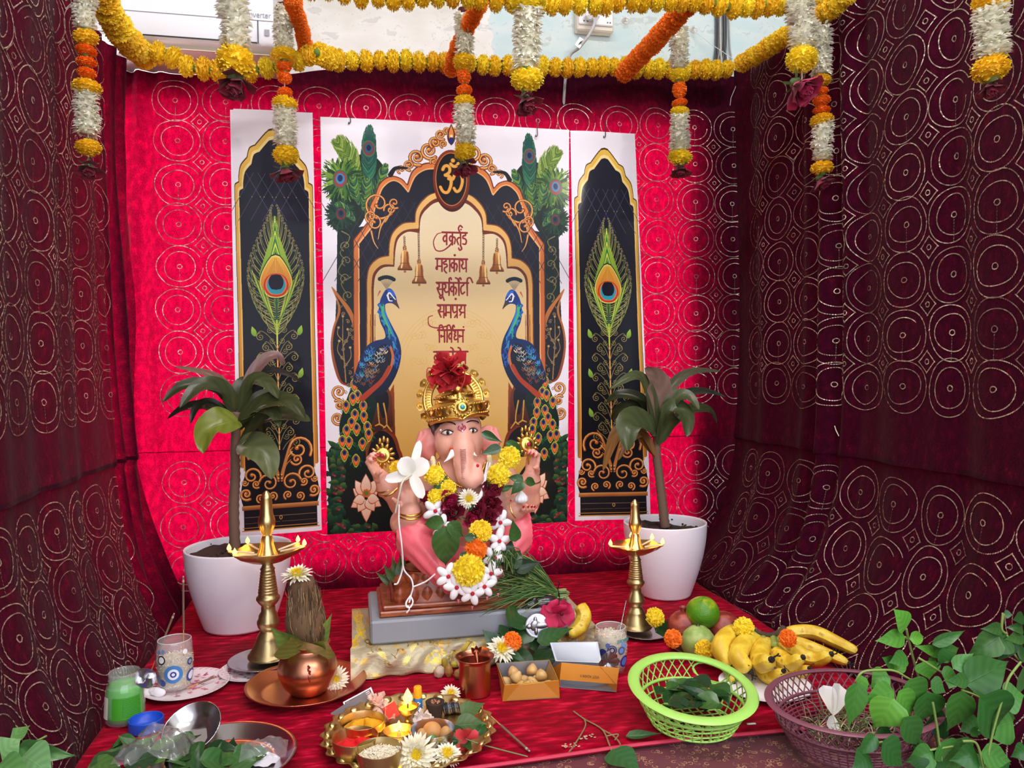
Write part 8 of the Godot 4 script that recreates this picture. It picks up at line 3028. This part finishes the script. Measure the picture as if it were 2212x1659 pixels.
func _right_things():
	brass_lamp("smaller brass oil lamp with burning wicks on the right, beside the right white pot", V(.4648,0,.3844) + Vector3(0, 0.006, -0.008), .0006, 0.039, [176, 128, 112, -78, -30, 20])
	plate("steel_plate", "small steel plate under the right brass lamp", V(.4681,0,.397) + Vector3(0.006, 0.0004, -0.006), 0.048, 0.0055, M.steel)
	place_flower("marigold", marigold("bright2"), "yellow marigold leaning on the right brass lamp's foot", "flower", V(.4791,.0373,.425), Vector3(0.3, 0.5, 0.9), Vector3(0.0172, 0.014, 0.0172))
	tag(leaf_at(self, "leaf", V(.4817,.0104,.42), V(.5197,.0257,.415) - V(.4817,.0104,.42), Vector3(0, 0.7, 0.7), 0.048, 1, "2f5a2c", 1.2), "dark green leaf under the yellow marigold by the right brass lamp", "leaf")
	# fruit plate
	plate("fruit_plate", "dark-rimmed steel plate under the guava and the other round fruit", V(.5437,0,.4837) + Vector3(0, 0.0004, 0), 0.062, 0.008, mat("9a8c84", 0.3, 1.0))
	var peel := mat("ffffff", 0.42, 0.0, {"albedo_texture": noise_tex(256, 0.009, [[0.25, 0.55, 0.8], ["4f8a10", "6f9a18", "a8ae28"]], {"seed": 5}), "normal_enabled": true, "normal_texture": noise_tex(256, 0.09, null, {"seed": 3, "bump": 3.0, "oct": 2}), "normal_scale": 0.35})
	var t := round_fruit("sweet_lime", "round green sweet lime on top of the fruit", V(.5485,.0487,.455), Vector3(0.0268, 0.0252, 0.0268), peel, func(a, q): return 1.0 + 0.008 * sin(a * 3 + q * 2))
	t.rotation = Vector3(0.2, 0.6, 0.3)
	var guava := mat("ffffff", 0.5, 0.0, {"albedo_texture": noise_tex(256, 0.015, [[0.3, 0.7], ["8fae58", "adc474"]], {"seed": 9})})
	t = round_fruit("guava", "pale green bumpy guava in front of the sweet lime", V(.5132,.0219,.512), Vector3(0.0258, 0.027, 0.0258), guava, func(a, q): return 1.0 + 0.02 * sin(a * 7 + 3 * sin(q * 3)) * sin(q) + 0.012 * sin(a * 13 + q * 9))
	var g := G.new()
	for k in 5:
		g.blade(Vector3(0, 0.0265, 0), Vector3(cos(k * 1.3), 0.4, sin(k * 1.3)), UP, 0.006, 0.004, {"nl": 3, "c0": lin("3a3a24")})
	put("calyx", g, M.stem, t)
	var pom := mat("ffffff", 0.4, 0.0, {"albedo_texture": noise_tex(256, 0.012, [[0.25, 0.55, 0.8], ["7a2a24", "9a3e34", "b4604c"]], {"seed": 19})})
	t = round_fruit("pomegranate", "red pomegranate behind the guava, left of the sweet lime", V(.5215,.0243,.44), Vector3(0.0255, 0.0245, 0.0255), pom, func(a, q): return 1.0 + 0.02 * sin(a * 6) * sin(q))
	g = G.new()
	g.lathe([[0.004, 0.023], [0.0045, 0.028], [0.007, 0.031]], 12)
	put("crown", g, pom, t)
	t = round_fruit("pomegranate", "red pomegranate right of the sweet lime, its dry crown facing out", V(.5839,.0212,.455), Vector3(0.0275, 0.0265, 0.0275), pom, func(a, q): return 1.0 + 0.02 * sin(a * 6) * sin(q))
	g = G.new()
	var cb := toward(Vector3(0.15, 0.25, 1))
	g.lathe([[0.0075, 0.026], [0.0085, 0.029], [0.0075, 0.0295], [0.005, 0.027], [0, 0.0265]], 20, Vector3.ZERO, cb)
	for k in 6:
		g.blade(cb * Vector3(cos(k * 1.047) * 0.008, 0.028, sin(k * 1.047) * 0.008), cb * Vector3(cos(k * 1.047), 0.8, sin(k * 1.047)), cb * UP, 0.005, 0.006, {"nl": 3, "curl": 0.4})
	put("crown", g, mat("8a6a40", 0.8), t)
	for q in [["bright2", V(.5529,.0643,.58), "yellow marigold at the top of the bananas, left of their cut stalk", 0.0165], ["orange2", V(.605,.0545,.61), "orange marigold on the bananas, right of their cut stalk", 0.0142], ["orange3", V(.4646,.0391,.53), "orange marigold at the left edge of the fruit plate", 0.0148], ["yellow2", V(.5031,.0273,.555), "yellow marigold between the guava and the bananas", 0.016]]:
		place_flower("marigold", marigold(q[0]), q[2], "flower", q[1], Vector3(rr(-0.2, 0.2), 0.5, 1), Vector3(q[3], q[3] * 0.75, q[3]), "", rr(0, 6))
	# bananas: one hand on a cut stalk
	t = thing("banana_bunch", "bunch of ripe yellow bananas with black tips and a cut green stalk", "bananas")
	for q in [[[V(.6439,.024,.523),V(.6686,.0299,.523),V(.6981,.0301,.533),V(.7178,.0225,.558),V(.737,.0134,.583)], .0124],
		[[V(.6287,.026,.538),V(.6537,.0248,.553),V(.6731,.0207,.578),V(.7029,.0097,.608)], .0112],
		[[V(.6107,.0302,.558),V(.6227,.0297,.593),V(.6423,.0242,.618),V(.6546,.0376,.638)], .0125],
		[[V(.6019,.0357,.568),V(.5944,.0296,.603),V(.5966,.0267,.628),V(.6042,.0411,.648)], .0125],
		[[V(.5959,.0376,.568),V(.5625,.0382,.608),V(.5482,.0334,.638),V(.5476,.0484,.663)], .015],
		[[V(.5926,.04,.558),V(.5506,.0456,.588),V(.5228,.0387,.618),V(.5321,.0234,.633)], .0157],
		[[V(.5963,.0358,.538),V(.542,.05,.563),V(.509,.0442,.593),V(.5139,.0215,.608)], .0153],
		[[V(.5797,.0215,.588),V(.5609,.0131,.618),V(.5635,.0127,.638),V(.5684,.0289,.658)], .011],
		[[V(.578,.018,.578),V(.5405,.0153,.598),V(.518,.0106,.608),V(.5162,.0029,.618)], .0098],
		[[V(.5929,.0167,.578),V(.6045,.0119,.608),V(.6138,.012,.628),V(.6172,.0226,.643)], .0105]]:
		banana(t, curve(q[0], 6), q[1], "skin", "banana")
	g = G.new()
	g.tube(curve([V(.5724,.0581,.57),V(.5799,.0482,.575),V(.5978,.0426,.575),V(.6158,.0442,.57),V(.625,.0522,.565)], 6), [0.0045] + range(23).map(func(_i): return 0.0072) + [0.0045], 10, true, 0.7)
	g.tube(curve([V(.5844,.0478,.575),V(.5773,.043,.595)], 4), 0.005, 8)
	g.tube(curve([V(.6008,.0451,.575),V(.5905,.041,.6)], 4), 0.0055, 8)
	put("stalk", g, mat("93a04a", 0.6), t)
	g = G.new()
	g.tube(curve([V(.5699,.0617,.572),V(.5789,.0544,.577),V(.5967,.0495,.577),V(.6147,.0512,.572),V(.6253,.0556,.567)], 6), 0.0042, 8, true, 0.6)
	put("cut_edge", g, mat("4a3a2c", 0.9), t)
	plate("paper_plate", "plain white paper plate under the bananas, behind the purple basket", V(.5518,0,.6483) + Vector3(0, 0.0004, -0.01), 0.062, 0.006, mat("eceaee", 0.8))
	# baskets
	var green := mat("a6dc68", 0.35, 0.0, {"subsurf_scatter_enabled": true, "subsurf_scatter_strength": 0.1})
	var gb := Vector3(0.409, 0.0015, 0.714)
	basket("bright green plastic basket of leaves", gb, 0.049, 0.0705, 0.045, 0.0075, green, 34, 3, Vector3(1, 1, 1.1), 0.0, -0.72, 0.12)
	for k in 24:
		var a := k * 2.4
		var w := 0.038 * sqrt((k + 0.5) / 24.0)
		var p := gb + Vector3(cos(a) * w, 0.03 + rr(0, 0.014), sin(a) * w + 0.004)
		var d := Vector3(cos(a + 2.0 + rr(-0.6, 0.6)), rr(-0.05, 0.35), sin(a + 2.0)).normalized()
		tag(leaf_at(self, "leaf", p - d * 0.018, d, Vector3(rr(-0.5, 0.5), 1, rr(-0.1, 0.7)), rr(0.034, 0.046), R.randi() % 4, ["2c5428", "3a6430", "24482a", "456f34"][k % 4], rr(0.9, 1.2)), "dark green leaf in the bright green basket", "leaf", "leaves in the green basket")
	var purple := mat("7c4a58", 0.42)
	var pb := Vector3(0.568, 0.0015, 0.806)
	basket("dull purple plastic basket holding a white flower and grass", pb, 0.066, 0.092, 0.05, 0.0045, purple, 54, 7, Vector3(1.08, 1, 0.95), 0.25, -10.0)
	t = thing("white_flower", "white broad-petalled flower in the purple basket", "flower", "", V(.5469,.0331,.8))
	for q in [[V(.5454,.0637,.79), 0.021], [V(.5676,.0626,.79), 0.021], [V(.5366,.0247,.815), 0.018]]:
		g = G.new()
		var d: Vector3 = q[0] - t.position
		g.blade(Vector3.ZERO, d, Vector3(0, 0.3, 1), d.length() * 1.05, q[1] * 1.15, {"nl": 9, "nw": 7, "tip": 0.85, "curl": -0.35, "cup": 0.25, "ruff": 0.04, "c0": lin("e8e6d4"), "c1": lin("f6f4f6")})
		put("petal", g, M.petal, t)
	t = thing("grass_tuft", "thin green grass blades in the purple basket round the white flower", "grass", "", pb)
	g = G.new()
	for k in 150:
		var a := rr(0, TAU)
		var w := 0.05 * sqrt(R.randf())
		var p := Vector3(cos(a) * w - 0.005, rr(0.006, 0.02), sin(a) * w)
		var d := Vector3(rr(-1, 1), rr(0.1, 0.9), rr(-0.5, 0.5)).normalized()
		g.tint = lin(["8fa060", "6a8044", "a8ac80", "c0b890", "546e38"][k % 5])
		g.tube([p, p + d * 0.014 + Vector3(0, 0.002, 0), p + d * rr(0.022, 0.032) - Vector3(0, 0.003, 0)], [0.0006, 0.0006, 0.0002], 4, false)
	put("blades", g, M.stem, t)
	stuff(t.get_child(0))
	# bits on the cloths
	t = thing("dry_twig", "thin dry branching twig lying on the red cloth left of the green basket", "twig")
	for l in [[V(.2739,.002,.6517),V(.2806,.002,.6763),V(.2933,.002,.7077),V(.2901,.002,.7431),V(.2865,.002,.7649)], [V(.2806,.002,.6763),V(.2753,.002,.6972),V(.2488,.002,.7391),V(.236,.002,.7563)], [V(.2933,.002,.7077),V(.3011,.002,.728),V(.3026,.002,.7449),V(.3001,.002,.758)], [V(.2923,.003,.7281),V(.3074,.003,.7268),V(.2989,.003,.7391)]]:
		g = G.new()
		g.tube(curve(l, 5), 0.0009, 5)
		put("branch", g, mat("8a7a50", 0.8), t)
	tag(leaf_at(self, "leaf", V(.3154,0,.7319) + Vector3(0, 0.002, 0), V(.356,0,.745) - V(.3154,0,.7319), Vector3(0.0, 1, 0.5), 0.043, 2, "3d6634", 0.7), "narrow green leaf lying on the red cloth's hem left of the green basket", "leaf")
	tag(leaf_at(self, "leaf", V(.2846,0,.7636) + Vector3(0, 0.003, 0), V(.3096,0,.8114) - V(.2846,0,.7636), Vector3(0.0, 1, 0.35), 0.046, 3, "3a6c3a", 1.25), "broad green leaf on the dark brocade at the bottom edge", "leaf")
	g = G.new()
	g.box(V(.4782,0,.7344) + Vector3(0, 0.001, 0), Vector3(0.011, 0.0008, 0.003), 0.0, Basis(UP, -0.1))
	tag(put("paper_scrap", g, M.white), "tiny white scrap of paper on the red cloth near the hem", "paper")
	t = thing("crumbs", "pale crumbs of dried paste on the red cloth by the dry twig", "crumbs")
	g = G.new()
	for k in 46:
		var p: Vector3 = V(.245,0,.7364) if k % 2 else V(.2709,0,.7189)
		g.ball(p + Vector3(rr(-0.01, 0.01), 0.0006, rr(-0.006, 0.006)), Vector3(rr(0.0006, 0.002), 0.0007, rr(0.0005, 0.0015)), 5, 4)
	put("specks", g, mat("c9a48a", 0.9), t)
	stuff(t.get_child(0))

# ---------------------------------------------------------------- fresh sprigs at the lower corners

func sprig(label: String, stems: Array, leaves: Array, hexes: Array):
	var t := thing("leafy_sprig", label, "plant")
	for s in stems:
		var g := G.new()
		g.tube(curve(s, 6), 0.0013, 6)
		put("stem", g, mat("7f9a4c", 0.6), t)
	var k := 0
	for l in leaves:
		var d: Vector3 = l[1] - l[0]
		leaf_at(t, "leaf", l[0], d, Vector3(rr(-0.25, 0.25), rr(0.2, 0.5), 1), d.length() * 1.04, [0, 3, 1, 3][k % 4], hexes[k % hexes.size()], l[2] / d.length() / 0.5)
		k += 1

func _green_bunches():
	sprig("bright glossy sprig rising in front of the purple basket's right side", [[V(.6048,.1471,.85),V(.608,.1338,.85),V(.6149,.1083,.85),V(.6233,.0825,.85),V(.6387,.0377,.85),V(.6516,-.0211,.85)], [V(.5261,.1019,.87),V(.5347,.112,.87),V(.5568,.1121,.87),V(.5741,.1094,.87),V(.5903,.1002,.87),V(.6066,.091,.87)], [V(.6028,.1376,.85),V(.608,.1338,.85),V(.6118,.1369,.85)]], [[V(.5967,.151,.86),V(.5851,.1741,.866),.0277],[V(.5948,.1414,.86),V(.5582,.1425,.866),.0144],[V(.6009,.1395,.86),V(.6219,.1412,.866),.0122],[V(.5972,.1197,.86),V(.5733,.1173,.866),.0133],[V(.6396,.1182,.86),V(.6112,.1323,.866),.0123],[V(.6131,.1169,.87),V(.6142,.0987,.876),.022],[V(.6253,.1155,.86),V(.6337,.108,.866),.0078],[V(.5862,.0998,.875),V(.6042,.071,.881),.0261],[V(.5711,.0919,.88),V(.5925,.0613,.886),.0269],[V(.5649,.0925,.88),V(.5276,.0866,.886),.0204],[V(.5564,.0893,.89),V(.5354,.0559,.896),.034],[V(.5213,.1058,.88),V(.5102,.0604,.886),.0192],[V(.5292,.1106,.875),V(.5279,.0841,.881),.0139],[V(.5707,.106,.86),V(.5498,.0915,.866),.0165],[V(.5898,.1004,.85),V(.603,.1161,.856),.0134],[V(.5899,.106,.85),V(.5726,.1188,.856),.0123]], ["62a83e", "5a9c3a", "6cb040", "4c8a38"])
	sprig("darker leaves low in front of the purple basket, bottom right", [[V(.5962,.0858,.9),V(.6022,.0532,.9),V(.6082,.0096,.9)], [V(.5359,.0498,.9),V(.5276,.0487,.9),V(.5181,.0413,.9)], [V(.5923,.035,.9),V(.6132,.0359,.9),V(.6206,.0361,.9)]], [[V(.561,.0724,.9),V(.5854,.0382,.906),.0283],[V(.5282,.0559,.91),V(.5506,.0304,.916),.0237],[V(.6058,.0874,.88),V(.608,.0461,.886),.0326],[V(.5707,.035,.91),V(.5704,.0223,.916),.0156],[V(.5276,.0581,.9),V(.5055,.0395,.906),.0156],[V(.5204,.0369,.9),V(.4985,.0299,.906),.0198],[V(.596,.0325,.9),V(.5667,.0261,.906),.0212],[V(.6409,.0464,.87),V(.609,.0469,.876),.0222],[V(.5799,.0381,.89),V(.5994,.0237,.896),.0192],[V(.5634,.0449,.88),V(.5345,.0434,.886),.0172],[V(.6058,.0421,.9),V(.6177,.0201,.906),.0276],[V(.6082,.0246,.9),V(.5884,.0161,.906),.0213]], ["3c7434", "34682f", "4a8a3c", "2c5a2a"])
	sprig("tall leafy sprig at the right edge with the largest glossy leaf", [[V(.632,.0951,.9),V(.6507,.0868,.9),V(.6607,.0782,.9)], [V(.6693,.0767,.88),V(.6526,.0883,.88),V(.6361,.0976,.88),V(.6235,.1076,.88),V(.596,.1254,.88)], [V(.6866,.1277,.92),V(.6716,.1121,.92),V(.6641,.0927,.92),V(.6516,.057,.92),V(.6416,.0159,.92)], [V(.6392,.0225,.92),V(.6356,.0377,.92),V(.6295,.0489,.92),V(.615,.0515,.92)], [V(.7282,.1341,.86),V(.7215,.1403,.86),V(.7229,.1586,.86)]], [[V(.632,.094,.9),V(.6215,.0479,.906),.0353],[V(.6461,.096,.89),V(.6998,.1171,.896),.0325],[V(.6352,.095,.92),V(.6878,.042,.926),.0438],[V(.6374,.0375,.92),V(.6722,.0253,.926),.0188],[V(.6245,.1237,.87),V(.6596,.1278,.876),.021],[V(.6214,.1345,.87),V(.6616,.148,.876),.0099],[V(.6261,.1337,.88),V(.6258,.1119,.886),.0186],[V(.6387,.1106,.88),V(.6613,.1262,.886),.0131],[V(.6154,.1116,.89),V(.6375,.1065,.896),.0161],[V(.5939,.1084,.9),V(.6088,.0971,.906),.0138],[V(.668,.0796,.88),V(.6986,.0835,.886),.0143],[V(.6934,.0757,.89),V(.7172,.0786,.896),.0242],[V(.6431,.052,.9),V(.6487,.0455,.906),.0118],[V(.633,.039,.9),V(.6313,.0314,.906),.0107],[V(.6412,.03,.91),V(.6124,.0278,.916),.0212],[V(.6555,.0213,.9),V(.6399,.0111,.906),.0215],[V(.6184,.1071,.9),V(.6131,.1015,.906),.0128],[V(.6395,.1052,.9),V(.6131,.1089,.906),.0118],[V(.713,.0235,.9),V(.6954,.0175,.906),.0164],[V(.7162,.0428,.88),V(.6713,.0403,.886),.029],[V(.7092,.0507,.86),V(.7477,.0356,.866),.0297],[V(.6785,.0469,.87),V(.6548,.0364,.876),.0202],[V(.6898,-.0001,.9),V(.6649,.0167,.906),.0217],[V(.6447,.0258,.87),V(.6546,-.0082,.876),.0367]], ["4a8038", "44783a", "3a7434", "5a9a48"])
	sprig("sprig against the dark right cloth at the far right edge", [[V(.7451,.126,.84),V(.741,.1334,.84),V(.7438,.1497,.84)], [V(.7673,.0909,.84),V(.7562,.1038,.84),V(.7479,.1246,.84)]], [[V(.741,.1328,.84),V(.7147,.1363,.846),.0141],[V(.7438,.1497,.84),V(.7503,.1499,.846),.007],[V(.7368,.1237,.84),V(.6997,.1056,.846),.0258],[V(.7479,.1234,.84),V(.7228,.1065,.846),.0223],[V(.7562,.1227,.84),V(.7378,.0923,.846),.0212],[V(.7716,.1209,.84),V(.7434,.1217,.846),.0118],[V(.7702,.1299,.84),V(.7503,.1358,.846),.0106],[V(.7717,.144,.84),V(.7531,.1438,.846),.0106],[V(.7688,.0956,.84),V(.7696,.093,.846),.0142],[V(.7631,.0723,.84),V(.7724,.0667,.846),.0248],[V(.7604,.1058,.84),V(.7711,.107,.846),.0189]], ["436f36", "3a6432", "4c7c3c"])
	sprig("pale green sprig at the lower left corner, before the dark left cloth", [[V(-.3965,0,.678),V(-.3578,.03,.7066),V(-.3541,.045,.6928)], [V(-.3541,.045,.6928),V(-.3321,.055,.7033),V(-.3265,.055,.694)]], [[V(-.3664,.05,.6972), V(-.3522,.065,.6628), 0.02], [V(-.3672,.045,.7149), V(-.3478,.06,.7061), 0.028], [V(-.35,.05,.7031), V(-.298,.045,.7311), 0.018], [V(-.3377,.05,.7242), V(-.303,.045,.7564), 0.03], [V(-.3537,.05,.7377), V(-.321,.05,.7727), 0.03], [V(-.381,.05,.6917), V(-.3661,.055,.6911), 0.02]], ["6ea85c", "78b064", "5c9450", "84b878"])
